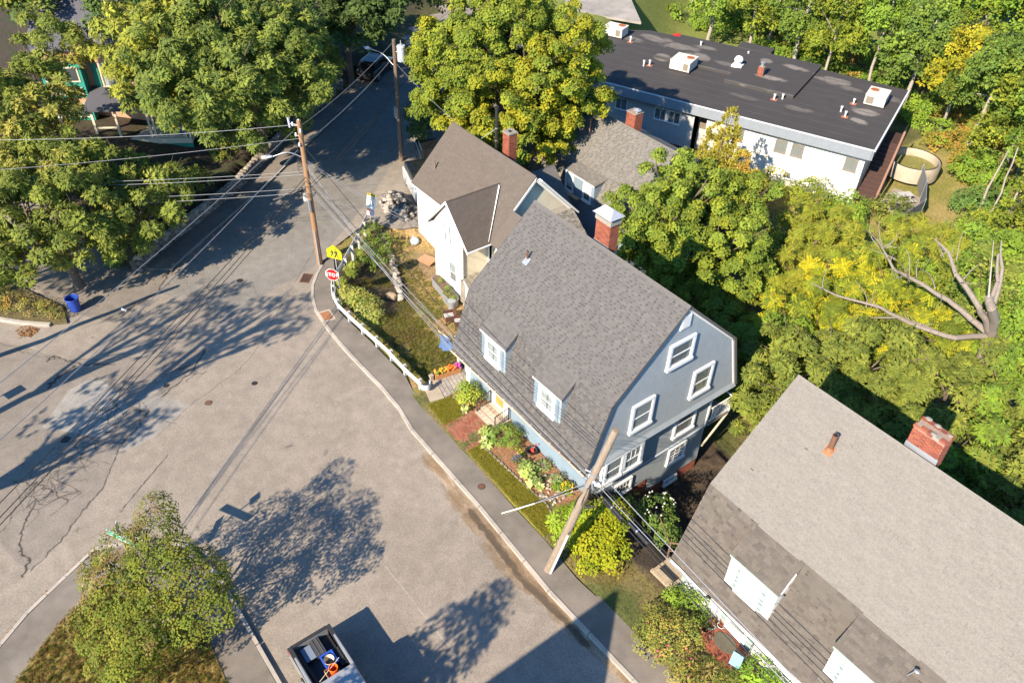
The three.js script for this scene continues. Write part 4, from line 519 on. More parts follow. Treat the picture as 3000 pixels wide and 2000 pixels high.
  const caps = []; for (let i = 0; i < 18; i++) caps.push(slab(V(-5.95, 3.68, -3.6 - i * 0.25), V(-5.95, 3.68, -3.83 - i * 0.25), V(-6.27, 3.92, -3.83 - i * 0.25), V(-6.27, 3.92, -3.6 - i * 0.25), 0.02)); part('ridge_cap', caps, mat([0.3, 0.27, 0.23], { map: T.gran }), lp);
  part('post', [box(-4.55, -4.43, -2.5, 2.4, -8.1, -7.98), box(-4.55, -4.43, -1.5, 2.4, -3.8, -3.68), box(-6.2, -4.5, -3, 0, -8.1, -3.7)], W, lp);
  const la = []; for (let i = -16; i < 16; i++) for (const s of [1, -1]) la.push([i, s]);
  const lm = bas(V(-5.2, -0.55, 0.3), V(0.92, 0, 0.25), V(0, 1, 0)), L = part('lattice', [bb(lm, -1.05, 1.25, -0.3, -0.2, -0.02, 0.04), bb(lm, -1.05, 1.25, 1.72, 1.8, -0.02, 0.04), bb(lm, 1.17, 1.25, -0.2, 1.72, -0.02, 0.04), bb(lm, -1.05, -0.97, -0.2, 1.72, -0.02, 0.04)], M.white, t);
  for (const [i, s] of la) { let x = i * 0.16, pts = []; const clip = (px, py) => [px, py]; let a = [x - s * 1.0, -0.2], b = [x + s * 1.0, 1.72]; const at = (y) => lerp(a[0], b[0], (y + 0.2) / 1.92), ya = []; for (const y of [-0.2, 1.72]) ya.push([at(y), y]); const inv = (X) => -0.2 + 1.92 * (X - a[0]) / (b[0] - a[0]); let [p, q] = ya; const fix = (k) => k[0] < -0.97 ? [-0.97, inv(-0.97)] : k[0] > 1.17 ? [1.17, inv(1.17)] : k; p = fix(p); q = fix(q); if (p[1] < -0.21 || p[1] > 1.73 || q[1] < -0.21 || q[1] > 1.73 || Math.hypot(p[0] - q[0], p[1] - q[1]) < 0.1) continue; const len = Math.hypot(q[0] - p[0], q[1] - p[1]), mm = lm.clone().multiply(new THREE.Matrix4().makeTranslation((p[0] + q[0]) / 2, (p[1] + q[1]) / 2, s * 0.006)).multiply(new THREE.Matrix4().makeRotationZ(Math.atan2(q[1] - p[1], q[0] - p[0]))); part('lath', box(-len / 2, len / 2, -0.022, 0.022, -0.005, 0.005).applyMatrix4(mm), M.white, L); pts; clip; }
  part('porch_deck', box(-6.5, -3.2, -0.4, 1.2, -2.2, 0.1), mat([0.3, 0.26, 0.2], { map: T.wood }), t);
}
{
  const t = thing('grey_house', 'blue-grey gambrel house with mottled grey shingle roof and wide dormer behind', 'house', -8.5, -3, -17);
  const p = profile(1.0, -12.15, 2.8, -13.1, 5.0, -17.1), C = [[0.2, 0.186, 0.163], [0.176, 0.165, 0.146], [0.214, 0.2, 0.176], [0.19, 0.177, 0.156]];
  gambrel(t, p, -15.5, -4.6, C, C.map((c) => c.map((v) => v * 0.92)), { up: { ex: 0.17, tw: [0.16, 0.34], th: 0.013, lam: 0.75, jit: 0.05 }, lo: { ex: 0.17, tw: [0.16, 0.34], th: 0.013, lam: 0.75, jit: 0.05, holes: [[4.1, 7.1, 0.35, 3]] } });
  const bl = mat([0.2, 0.26, 0.33], { map: T.paint }), d = dormer(t, -11.45, -8.35, 1.25, 2.75, -12.25, 2.95, -13.4, C, bl, bl, { ex: 0.15, tw: [0.16, 0.34], th: 0.013 });
  part('shutter', box(-10.35, -9.55, 1.35, 2.65, -12.25, -12.2), M.blueShut, d);
  for (const x of [-10.85, -9.0]) win(d, bas(V(x, 1.3, -12.24), V(1, 0, 0), V(0, 1, 0)), 0.85, 1.42, { flatIn: true, tw: 0.1, curt: 0, blind: x < -10 ? 0.8 : 0.5, curtMat: M.white });
  part('sill_board', box(-11.5, -9.7, 1.15, 1.26, -12.25, -11.9), mat([0.5, 0.42, 0.3], { map: T.wood }), d);
  part('wall', [box(-15.2, -4.9, -5.5, 1.1, -12.55, -12.45), ext(bas(V(-4.95, 0, 0), V(0, 0, -1), V(0, 1, 0)), [[12.5, -5.5], [21.7, -5.5], [21.7, 1], [21.1, 2.7], [17.1, 4.85], [13.2, 2.7], [12.5, 1]], 0.1), ext(bas(V(-15.25, 0, 0), V(0, 0, -1), V(0, 1, 0)), [[12.5, -5.5], [21.7, -5.5], [21.7, 1], [21.1, 2.7], [17.1, 4.85], [13.2, 2.7], [12.5, 1]], 0.1)], bl, t);
  for (let y = -2.5; y < 0.9; y += 0.14) part('clapboard', slab(V(-12, y, -12.42), V(-4.9, y, -12.42), V(-4.9, y + 0.14, -12.445), V(-12, y + 0.14, -12.445), 0.012), bl, t);
  win(t, bas(V(-7.35, -1.15, -12.415), V(1, 0, 0), V(0, 1, 0)), 1.05, 1.75, { tw: 0.12, trim: mat([0.42, 0.5, 0.58], { map: T.paint }), curt: 0 });
  const c = part('chimney', box(-10.95, -10.1, 2, 5.95, -17.95, -17.2), M.mortar, t); bricks(c, bas(V(-10.95, 4.5, -17.195), V(1, 0, 0), V(0, 1, 0)), 0.85, 1.45, 'brick', 0.215, 0.071); bricks(c, bas(V(-10.095, 4.3, -17.2), V(0, 0, -1), V(0, 1, 0)), 0.75, 1.65);
  part('cap', [box(-10.99, -10.06, 5.95, 6.0, -17.99, -17.9), box(-10.99, -10.06, 5.95, 6.0, -17.25, -17.16), box(-10.99, -10.9, 5.95, 6.0, -17.9, -17.25), box(-10.15, -10.06, 5.95, 6.0, -17.9, -17.25), box(-10.9, -10.15, 5.9, 5.92, -17.9, -17.25)], M.concrete, c); part('flue_cap', [new THREE.ConeGeometry(0.3, 0.16, 12).translate(-10.35, 6.22, -17.6), rod(V(-10.35, 5.9, -17.6), V(-10.35, 6.15, -17.6), 0.11)], M.galv, c); part('flashing', [box(-11.05, -10.0, 4.35, 4.62, -17.18, -17.0)], M.white, c);
  pipeVent(t, -12.6, 4.0, -15.35, 1.1, 0.05, mat([0.4, 0.2, 0.1]), null);
  const s = thing('satellite_dish', 'grey satellite dish standing on the far ridge of the mottled roof', 'satellite dish', -13.6, 5, -17.1); part('dish', new THREE.SphereGeometry(0.5, 20, 8, 0, Math.PI * 2, 0, 0.7).scale(1, 0.5, 1).rotateX(-2.2).translate(-13.6, 5.6, -17.1), mat([0.42, 0.44, 0.46], { side: THREE.DoubleSide, map: T.paint }), s); part('mast', rod(V(-13.6, 4.9, -17.1), V(-13.6, 5.6, -17.1), 0.03), M.metal, s); part('arm', rod(V(-13.6, 5.4, -17.05), V(-13.5, 5.45, -16.6), 0.015), M.metal, s);
}
// membrane roof, 34 x 20 m: dried ponding stains with ragged rims, laps between the sheets
function roofTex() {
  const W = 1024, H = 602, d = new Uint8Array(W * H * 4), P = [[2.2, 7.3, 1.3, 0.8, 1], [2.42, 5.0, 0.8, 0.5, 1], [6.4, 12.7, 1.6, 0.8, 0.8], [4.8, 11.8, 1.2, 0.5, 0.5], [11.5, 9.3, 1.4, 0.6, 1], [10.3, 13.1, 1.2, 0.6, 0.9], [13.2, 13.3, 0.7, 0.6, 0.8], [19.5, 10.6, 1.6, 0.8, 0.8], [19.3, 13.3, 1.3, 0.5, 0.7], [16.4, 10.4, 1.2, 0.6, 0.5], [7.5, 4.5, 1.2, 0.5, 0.5], [22, 12, 2.0, 0.8, 0.7], [25, 13.3, 1.8, 0.8, 0.7], [22.4, 8.4, 0.8, 0.6, 0.9], [12.4, 4.2, 1.4, 0.4, 0.3], [1.2, 11.6, 1.4, 0.7, 0.5], [27, 11.8, 1.2, 0.8, 0.6]];
  for (let j = 0; j < H; j++) for (let i = 0; i < W; i++) {
    const x = i / W * 34, y = j / H * 20, n = fbm(x * 1.1, y * 1.1, 4), n2 = fbm(x * 3.2 + 9, y * 3.2, 3); let a = 0;
    for (const p of P) { const q = Math.hypot((x - p[0]) / p[2], (y - p[1]) / p[3]) + (n - 0.5) * 1.3; if (q < 1.15) a = Math.max(a, p[4] * sstep(1.15, 0.55, q) * (0.55 + 0.5 * n2) * (q > 0.8 ? 1.15 : 1)); }
    const lap = Math.abs((y / 1.45) % 1) < 0.03 ? 0.82 : 1, g = (0.92 + 0.25 * (n - 0.5) + 0.2 * (hash(i, j) - 0.5)) * lap, c = [lerp(0.048, 0.25, a) * g, lerp(0.044, 0.22, a) * g, lerp(0.043, 0.19, a) * g], o = (j * W + i) * 4;
    for (let k = 0; k < 3; k++) d[o + k] = 255 * srgb(c[k]); d[o + 3] = 255;
  }
  const t = new THREE.DataTexture(d, W, H); t.wrapS = t.wrapT = THREE.RepeatWrapping; t.magFilter = THREE.LinearFilter; t.colorSpace = THREE.SRGBColorSpace; t.needsUpdate = true; t.repeat.set(-1 / 34, -1 / 20); return t;
}
// ---------- long flat-roofed building behind, in its own frame ----------
{
  const t = thing('flat_roofed_building', 'long two-storey white building with dark flat roof and rooftop units', 'building', -3.38, -6, -38.69); t.rotation.y = Math.atan2(0.37, 0.93); LOCAL.add(t);
  const Y = 6, roofM = mat([1, 1, 1], { map: roofTex(), rough: 0.9 }), fas = mat([0.22, 0.25, 0.29], { map: T.paint, rough: 0.6 }), W = mat([0.8, 0.78, 0.73], { map: T.paint, rough: 0.8 }), grey = mat([0.42, 0.42, 0.42], { map: T.paint, rough: 0.8 });
  const R = part('roof', [flat([[0, 0], [-31, 0], [-31, -12.4], [-26.5, -15.2], [-16.95, -15.5], [0.2, -14.6]], Y - 0.2, 0.2)], roofM, t);
  part('raised_roof', [flat([[-8.5, -6.25], [-15.1, -6.25], [-15.1, -15.4], [-8.3, -15.4]], Y, 0.28), flat([[-15.1, -8.3], [-23, -8.3], [-23, -15.4], [-15.1, -15.4]], Y, 0.22), flat([[-13.5, -15.3], [-16.95, -15.3], [-16.95, -17], [-13.5, -17]], Y - 0.3, 0.6)], roofM, R);
  part('roof_edge_strip', [box(-15.1, -8.5, Y + 0.27, Y + 0.3, -6.5, -6.25), box(-23, -15.1, Y + 0.21, Y + 0.24, -8.5, -8.3)], mat([0.12, 0.11, 0.1], { map: T.stain }), R);
  const seams = []; for (let i = 1; i < 10; i++) seams.push(box(-31, 0, Y, Y + 0.006, -i * 1.45 - 0.04, -i * 1.45 + 0.04)); part('roof_seam', seams, mat([0.075, 0.07, 0.07], { map: T.stain }), R).userData.kind = 'stuff';
  part('fascia', [box(-31, 0.02, Y - 0.93, Y - 0.06, -0.06, 0.02), box(-0.02, 0.12, Y - 0.93, Y - 0.06, -14.6, 0.02)], fas, t); part('drip_edge', [box(-31, 0.06, Y - 0.07, Y + 0.03, 0.0, 0.07), box(0.06, 0.2, Y - 0.07, Y + 0.02, -14.6, 0.07)], mat([0.6, 0.62, 0.64], { map: T.paint }), t); part('soffit', box(-31, 0, Y - 0.95, Y - 0.9, -1, 0), W, t);
  part('wall', [box(-14.4, -0.4, -1, Y - 0.92, -1.05, -0.9), box(-0.55, -0.4, -1, Y - 0.92, -14.2, -1.05)], W, t); part('siding_wall', [box(-31, -15.6, -1, Y - 0.92, -1.05, -0.9), box(-15.6, -14.4, -1, Y - 0.92, -2.5, -2.4), box(-30.5, -0.8, -1, Y - 0.92, -14.3, -14.2)], grey, t);
  for (let y = 2.2; y < Y - 1; y += 0.16) part('clapboard', slab(V(-30.9, y, -0.87), V(-15.6, y, -0.87), V(-15.6, y + 0.16, -0.89), V(-30.9, y + 0.16, -0.89), 0.01), grey, t);
  part('seam_board', box(-14.4, -0.38, Y - 3.46, Y - 3.38, -0.9, -0.87), mat([0.66, 0.52, 0.38], { map: T.paint }), t);
  const frame = mat([0.2, 0.19, 0.17], { map: T.paint }), bl = mat([0.055, 0.062, 0.052], { map: T.paint });
  for (const [a, b] of [[11.78, 10.88], [7.98, 6.96], [6.52, 5.5], [1.95, 0.9]]) win(t, bas(V(-(a + b) / 2, Y - 2.68, -0.89), V(1, 0, 0), V(0, 1, 0)), a - b + 0.04, 1.12, { tw: 0.05, trim: frame, sideways: true, curt: 0, blind: a > 11 ? 0.4 : 1, curtMat: bl, proud: 0.09 });
  for (const [a, b] of [[23.46, 22.3], [19.45, 18.3], [18.1, 16.95]]) win(t, bas(V(-(a + b) / 2, Y - 2.65, -0.865), V(1, 0, 0), V(0, 1, 0)), a - b + 0.08, 1.2, { tw: 0.06, trim: M.trim, sideways: true, curt: 0 });
  win(t, bas(V(-6.3, Y - 4.95, -0.89), V(1, 0, 0), V(0, 1, 0)), 0.72, 0.75, { tw: 0.05, trim: M.trim, sashes: 1, curt: 0 });
  part('entrance_door', [box(-15.5, -14.5, Y - 3.1, Y - 0.95, -2.4, -2.34)], mat([0.2, 0.16, 0.12], { map: T.wood }), t);
  // rooftop machines
  for (const [s, m, w, d, l] of [[1.95, 9.8, 1.75, 2.2, 'the right end of'], [19.6, 7.3, 2.0, 2.2, 'the middle of'], [28.9, 11.6, 2.1, 1.6, 'the far left end of']]) {
    const a = part('rooftop_unit', [box(-s - w / 2, -s + w / 2, Y + 0.16, Y + 1.0, -m - d / 2, -m + d / 2), box(-s - w / 2 - 0.03, -s + w / 2 + 0.03, Y + 0.98, Y + 1.03, -m - d / 2 - 0.03, -m + d / 2 + 0.03)], mat([0.66, 0.62, 0.54], { map: T.paint, rough: 0.5 }), t); l;
    part('skid', [box(-s - w / 2 - 0.08, -s + w / 2 + 0.08, Y + 0.0, Y + 0.16, -m - d / 2, -m - d / 2 + 0.15), box(-s - w / 2 - 0.08, -s + w / 2 + 0.08, Y, Y + 0.16, -m + d / 2 - 0.15, -m + d / 2)], M.iron, a);
    part('fan_ring', new THREE.TorusGeometry(0.33, 0.05, 8, 24).rotateX(Math.PI / 2).translate(-s + (s < 5 ? -0.4 : 0.5), Y + 1.05, -m - 0.35), mat([0.35, 0.12, 0.05]), a); part('fan', new THREE.CylinderGeometry(0.31, 0.31, 0.012, 20).translate(-s + (s < 5 ? -0.4 : 0.5), Y + 1.045, -m - 0.35), mat([0.28, 0.09, 0.04]), a);
    part('coil_grille', [box(-s + (s < 5 ? -0.75 : 0.35), -s + (s < 5 ? -0.1 : 0.85), Y + 0.25, Y + 0.9, -m + d / 2, -m + d / 2 + 0.02)], mat([0.22, 0.19, 0.15]), a); part('access_panel', box(-s + (s < 5 ? 0.2 : -0.7), -s + (s < 5 ? 0.6 : -0.3), Y + 0.5, Y + 0.75, -m + d / 2, -m + d / 2 + 0.025), M.trim, a);
  }
  for (const [s, m, h, f, up] of [[9.93, 5.19, 0.55, 1, 0], [9.32, 5.74, 0.5, 0, 0], [3.6, 8.45, 0.5, 1, 0], [4.14, 6.03, 0.55, 0, 0], [3.57, 5.16, 0.55, 1, 0], [20.23, 13.64, 0.4, 0, 0.22], [22.6, 6.1, 0.55, 1, 0], [23.0, 5.6, 0.6, 0, 0], [26.8, 10.8, 0.6, 1, 0], [15.42, 14.3, 0.2, 0, 0.22]]) { const v = part('roof_vent', [rod(V(-s, Y + up, -m), V(-s, Y + up + h, -m), 0.07, 0.07, 10), rod(V(-s, Y + up + h * 0.75, -m), V(-s, Y + up + h, -m), 0.11, 0.11, 10)], M.white, t); if (f) part('flashing', box(-s - 0.28, -s + 0.28, Y + up, Y + up + 0.015, -m - 0.25, -m + 0.25), mat([0.42, 0.14, 0.07]), v); }
  { const v = part('exhaust_hood', [new THREE.LatheGeometry([[0.28, 0], [0.28, 0.3], [0.42, 0.34], [0.44, 0.5], [0.3, 0.75], [0, 0.85]].map((q) => new THREE.Vector2(...q)), 20).translate(-15.2, Y + 0.4, -10.4)], M.trim, t); part('kerb', box(-15.7, -14.7, Y + 0.22, Y + 0.42, -10.85, -9.9), M.trim, v); }
  { const c = part('chimney', box(-12.85, -12.3, Y + 0.2, Y + 1.15, -9.5, -9.0), M.mortar, t); for (let y = 0; y < 12; y++) for (let i = 0; i < 2; i++) { const k = part('brick', box(-12.86 + i * 0.285, -12.6 + i * 0.285, Y + 0.3 + y * 0.072, Y + 0.36 + y * 0.072, -9.0, -8.985), pick(M.brick), c); k; } part('flue', [rod(V(-12.57, Y + 1.15, -9.25), V(-12.57, Y + 1.5, -9.25), 0.14, 0.14, 10), rod(V(-12.57, Y + 1.5, -9.25), V(-12.57, Y + 1.58, -9.25), 0.24, 0.24, 10)], M.galv, c); }
  // brown deck stair down the right side, dark fence below the left windows
  const br = mat([0.36, 0.2, 0.14], { map: T.wood }), dk = mat([0.06, 0.03, 0.024], { map: T.wood });
  const st = part('deck_stair', [slab(V(-0.3, 1.0, -1.0), V(1.3, 1.0, -1.0), V(1.3, 3.7, -7.5), V(-0.3, 3.7, -7.5), 0.16)], dk, t); part('rail', [rod(V(1.4, 2.0, -0.6), V(1.4, 4.9, -7.6), 0.13, 0.13, 4), rod(V(1.4, 0.6, -0.6), V(1.4, 2.0, -0.6), 0.08, 0.08, 4), rod(V(1.4, 3.6, -7.6), V(1.4, 5.0, -7.6), 0.1, 0.1, 4)], br, st); for (let i = 0; i < 13; i++) part('tread', box(-0.3, 1.3, 1.05 + i * 0.21, 1.1 + i * 0.21, -1.4 - i * 0.5, -1.0 - i * 0.5), mat([0.1, 0.05, 0.04], { map: T.wood }), st); part('landing', box(-0.4, 1.4, 3.6, 3.75, -10, -7.5), dk, st); part('landing_rail', [box(1.3, 1.38, 3.75, 4.8, -10, -7.6)], M.iron, st);
  const bm = part('timber_fence', [box(-24.5, -15.8, 1.2, 1.3, 0.9, 0.98)], dk, t); for (let i = 0; i < 58; i++) part('fence_board', box(-24.5 + i * 0.15, -24.37 + i * 0.15, -0.5, 2.2 + (i % 2) * 0.02, 0.98, 1.01), dk, bm); part('cap_rail', box(-24.5, -15.8, 2.2, 2.3, 0.9, 1.05), dk, bm);
  part('downpipe', rod(V(-0.45, 0, -0.85), V(-0.45, Y - 1, -0.85), 0.04), M.trim, t);
}
{
  const cc = mat([0.4, 0.34, 0.26], { map: T.stain, bump: 0.01 });
  const t = thing('concrete_tank', 'round open concrete tank with grass inside behind the flat roofed building', 'tank', -4.0, -5, -48); part('wall', [new THREE.LatheGeometry([[2.35, 0], [2.35, 1.35], [2.05, 1.35], [2.05, 0]].map((q) => new THREE.Vector2(...q)), 48).translate(-4.0, -5.1, -48)], cc, t); part('grass', new THREE.CircleGeometry(2.06, 40).rotateX(-Math.PI / 2).translate(-4, -4.4, -48), mat([0.26, 0.24, 0.06], { map: T.soil, bump: 0.03 }), t);
  const f = thing('panel_fence', 'grey mesh-covered fence panels beside the concrete tank', 'fence', -1, -5, -44); const P = [[-2.4, -46.6], [-0.6, -44.2], [1.1, -41.2], [1.4, -36.8]], gm = mat([0.1, 0.11, 0.12], { map: T.stain, rough: 0.95 });
  for (let i = 0; i < 3; i++) { const a = P[i], b = P[i + 1]; part('panel', path([a, b], 1.7, 0.03, -5), i < 2 ? mat([0.2, 0.21, 0.22], { map: T.stain }) : gm, f); part('rail', path([a, b], 0.05, 0.05, -3.32), M.galv, f); } for (const q of P) part('post', rod(V(q[0], -5.2, q[1]), V(q[0], -3.2, q[1]), 0.05), M.galv, f);
  const k = thing('picnic_table', 'weathered grey picnic table on a concrete pad by the panel fence', 'picnic table', -1.4, -5, -42.3), m = bas(V(-1.4, -5.1, -42.3), V(0.45, 0, -1), V(0, 1, 0)), wd = mat([0.5, 0.48, 0.46], { map: T.wood }); for (let i = 0; i < 5; i++) part('plank', bb(m, -0.95, 0.95, 0.74, 0.78, -0.38 + i * 0.155, -0.24 + i * 0.155), wd, k); for (const s of [-1, 1]) { part('bench', bb(m, -0.95, 0.95, 0.42, 0.46, s * 0.72 - 0.13, s * 0.72 + 0.13), wd, k); part('leg', [bb(m, s * 0.7 - 0.04, s * 0.7 + 0.04, 0, 0.74, -0.3, -0.22), bb(m, s * 0.7 - 0.04, s * 0.7 + 0.04, 0, 0.74, 0.22, 0.3), bb(m, s * 0.7 - 0.04, s * 0.7 + 0.04, 0.36, 0.42, -0.8, 0.8)], wd, k); }
  solo('concrete_pad', 'square concrete pad under the picnic table', 'slab', [flat([[-3, -44], [-0.4, -44.4], [0.6, -40.6], [-2.2, -40]], -5.3, 0.3)], mat([0.36, 0.3, 0.25], { map: T.stain }));
  solo('red_canopy', 'small red canopy top showing beyond the flat roof edge', 'canopy', [new THREE.ConeGeometry(0.75, 0.35, 12).translate(-35.6, -2.35, -49.8)], mat([0.7, 0.02, 0.015], { rough: 0.6 }));
}
// ---------- peach and teal house among the trees on the left ----------
{
  const t = thing('teal_trimmed_house', 'peach house with teal trim and porch half hidden by trees', 'house', -40, 2, 11), a = bas(V(-38.6, 1.6, 13.2), V(0.52, 0, -0.85), V(0, 1, 0)); // x runs right along the front, z faces the road
  const peach = mat([0.56, 0.3, 0.19], { map: T.paint }), teal = mat([0.02, 0.26, 0.2], { map: T.paint, rough: 0.6 }), cr = mat([0.6, 0.52, 0.4], { map: T.paint }), slate = mat([0.1, 0.1, 0.12], { map: T.gran });
  const G = (...e) => bb(a, ...e);
  part('wall', [G(-1, 9, 0, 6, -8, -0.05), G(-1, 9, 6, 6.4, -8, 0)], peach, t); part('roof', [slab(...[[-1.5, 6.3, 0.5], [9.5, 6.3, 0.5], [9.5, 9.4, -4], [-1.5, 9.4, -4]].map((q) => V(...q).applyMatrix4(a)), 0.2), slab(...[[9.5, 6.3, -8.5], [-1.5, 6.3, -8.5], [-1.5, 9.4, -4], [9.5, 9.4, -4]].map((q) => V(...q).applyMatrix4(a)), 0.2)], slate, t);
  const bay = part('bay', [G(-0.9, 1.9, 0, 5.9, 0, 0.9)], teal, t); for (const y of [0.5, 3.2]) for (const [x0, x1] of [[-0.7, 0.5], [0.75, 1.7]]) { for (let k = 0; k < 2; k++) part('panel', G(x0, x1, y + k * 0.34, y + k * 0.34 + 0.24, 0.9, 0.93), cr, bay); part('window', [G(x0, x1, y + 1.0, y + 2.1, 0.9, 0.94)], cr, bay); part('pane', G(x0 + 0.1, x1 - 0.1, y + 1.1, y + 2.0, 0.94, 0.95), mat([0.05, 0.06, 0.06], { map: null, rough: 0.1 }), bay); } part('belt', G(-1, 2, 2.6, 3.0, 0, 0.96), peach, bay); part('belt', G(-1, 2, 5.7, 6, 0, 1), peach, bay);
  part('shutter', [G(2.3, 2.75, 3.2, 5.2, 0, 0.06), G(4.3, 4.75, 3.2, 5.2, 0, 0.06)], teal, t); win(t, a.clone().multiply(new THREE.Matrix4().makeTranslation(3.5, 3.4, 0)), 1.3, 1.9, { trim: cr, curt: 0.6 });
  const p = part('porch', [G(2.2, 9, 0.2, 0.6, 0, 2.8)], cr, t); part('porch_roof', slab(...[[2, 3.0, 3.1], [9.3, 3.0, 3.1], [9.3, 3.5, 0], [2, 3.5, 0]].map((q) => V(...q).applyMatrix4(a)), 0.15), slate, p); for (const x of [2.4, 4, 6.2, 6.5, 8.6, 8.9]) part('post', G(x - 0.08, x + 0.08, 0.6, 3, 2.55, 2.7), cr, p); part('rail', [G(6.5, 8.6, 1.4, 1.5, 2.58, 2.68), G(6.5, 8.6, 0.65, 0.75, 2.58, 2.68), G(2.4, 4, 1.4, 1.5, 2.58, 2.68)], cr, p);
  for (let i = 0; i < 7; i++) for (const s of [1, -1]) part('rail_cross', rod(V(6.5 + i * 0.3, s > 0 ? 0.75 : 1.4, 2.63).applyMatrix4(a), V(6.8 + i * 0.3, s > 0 ? 1.4 : 0.75, 2.63).applyMatrix4(a), 0.022, 0.022, 4), teal, p); part('skirt', G(6.2, 9, -0.6, 0.2, 2.6, 2.7), teal, p);
  const fl = thing('rainbow_flag', 'rainbow striped flag hanging on the teal porch', 'flag', -33.4, 2.8, 8.4); [[0.7, 0.03, 0.03], [0.75, 0.25, 0.02], [0.75, 0.6, 0.03], [0.03, 0.35, 0.08], [0.04, 0.1, 0.45], [0.25, 0.04, 0.3]].forEach((c, i) => part('stripe', G(7.9 + i * 0.11, 8.01 + i * 0.11, 1.0, 2.2, 2.8 + 0.02 * (i % 2), 2.82 + 0.02 * (i % 2)), mat(c, { map: T.paint }), fl));
}
// ---------- stone walls, rocks ----------
const stoneG = [0, 1, 2, 3].map((k) => { const g = new THREE.IcosahedronGeometry(0.5, 1), p = g.attributes.position; for (let i = 0; i < p.count; i++) { const x = p.getX(i), y = p.getY(i), z = p.getZ(i), n = 0.78 + 0.5 * hash(Math.round(x * 40) + k * 91, Math.round(y * 40) + Math.round(z * 40) * 57), b = 0.5 / Math.max(Math.abs(x), Math.abs(y), Math.abs(z), 0.36); p.setXYZ(i, x * lerp(n, b, 0.45), y * lerp(n, b, 0.45), z * lerp(n, b, 0.45)); } g.computeVertexNormals(); return worldUV(norm(g)); });
const stoneM = [[0.34, 0.3, 0.25], [0.42, 0.37, 0.31], [0.26, 0.23, 0.2], [0.5, 0.45, 0.38], [0.3, 0.25, 0.19]].map((c) => mat(c, { map: T.stain, rough: 0.95, bump: 0.01 }));
function stone(parent, x, y, z, sx, sy, sz, ry, name = 'stone', m) { const k = new THREE.Mesh(pick(stoneG), m || pick(stoneM)), o = origin(parent); k.name = name; k.position.set(x - o.x, y - o.y, z - o.z); k.scale.set(sx, sy, sz); k.rotation.set(rr(-0.15, 0.15), ry + rr(-0.12, 0.12), rr(-0.15, 0.15)); k.castShadow = k.receiveShadow = true; parent.add(k); return k; }
{
  const t = thing('stone_wall', 'dry stone retaining wall along the shaded side street', 'stone wall', -26, 0, 6), P = [[-20.0, 15.1], [-21.47, 13.29], [-22.84, 10.99], [-24.39, 8.61], [-26.05, 6.04], [-31.18, 0.19], [-37.9, -8.8]];
  part('core', path(off(P, 0.3).map((p) => p), 0.9, 0.4, -0.1), mat([0.12, 0.1, 0.08], { map: T.soil }), t); let made = 0; const far = [];
  for (let s = 0; s < P.length - 1; s++) { const a = P[s], b = P[s + 1], L = Math.hypot(b[0] - a[0], b[1] - a[1]), ry = -Math.atan2(b[1] - a[1], b[0] - a[0]); for (let r = 0; r < 4; r++) for (let d = r % 2 ? 0.2 : 0; d < L; ) { const w = rr(0.32, 0.62); const u = (d + w / 2) / L; if (u > 1) break; const x = lerp(a[0], b[0], u), z = lerp(a[1], b[1], u), q = [x - 0.12, -0.02 + 0.14 + r * 0.245 + rr(-0.02, 0.02), z + 0.09, w, 0.27, rr(0.36, 0.5), ry]; if (made++ < 290) stone(t, ...q); else far.push(pick(stoneG).clone().scale(q[3], q[4], q[5]).rotateY(q[6]).translate(q[0], q[1], q[2])); d += w * 0.94; } }
  if (far.length) part('stone_course', far, stoneM[0], t).userData.kind = 'stuff';
}
{
  const t = thing('low_stone_wall', 'low rubble wall dividing the small yard by the white house', 'stone wall', -11.5, -0.5, 1.7), P = [[-15.6, 0.2], [-14.2, 0.75], [-12.9, 1.12], [-11.6, 1.7], [-10.42, 2.23], [-8.9, 2.95]], pale = mat([0.58, 0.52, 0.42], { map: T.stain, bump: 0.01 });
  for (let s = 0; s < P.length - 1; s++) { const a = P[s], b = P[s + 1], L = Math.hypot(b[0] - a[0], b[1] - a[1]), ry = -Math.atan2(b[1] - a[1], b[0] - a[0]); for (let r = 0; r < 2; r++) for (let d = 0; d < L; ) { const w = rr(0.2, 0.42), u = Math.min(1, (d + w / 2) / L), x = lerp(a[0], b[0], u) + rr(-0.14, 0.14), z = lerp(a[1], b[1], u) + rr(-0.14, 0.14); stone(t, x, height(x, z) + 0.1 + r * 0.17, z, w, rr(0.18, 0.26), rr(0.22, 0.36), ry, 'stone', rnd() < 0.45 ? pale : null); d += w * 0.85; } }
  stone(t, -9.4, height(-9.4, 3.3) + 0.2, 3.3, 0.75, 0.45, 0.5, 0.4, 'stone', mat([0.4, 0.3, 0.2], { map: T.stain, bump: 0.01 }));
}
{
  const t = thing('rock_pile', 'heap of dark and pale broken rocks behind the speed sign', 'rock pile', -17.8, 0, -2.2), dk = mat([0.09, 0.095, 0.1], { map: T.stain, bump: 0.01 }), pale = mat([0.55, 0.48, 0.4], { map: T.stain, bump: 0.01 });
  for (let i = 0; i < 210; i++) { const a = rr(0, 6.283), r = Math.sqrt(rnd()), x = -17.7 + Math.cos(a) * r * 1.9 + Math.sin(a) * r * 0.5, z = -2.2 + Math.sin(a) * r * 1.15, h = 0.85 * (1 - r * r), w = rr(0.16, 0.42); stone(t, x, h * rr(0.7, 1.0) + 0.05, z, w, w * rr(0.5, 0.8), w * rr(0.6, 1), rr(0, 3), 'rock', rnd() < (z > -1.9 ? 0.5 : 0.1) ? pale : rnd() < 0.6 ? dk : null); }
}
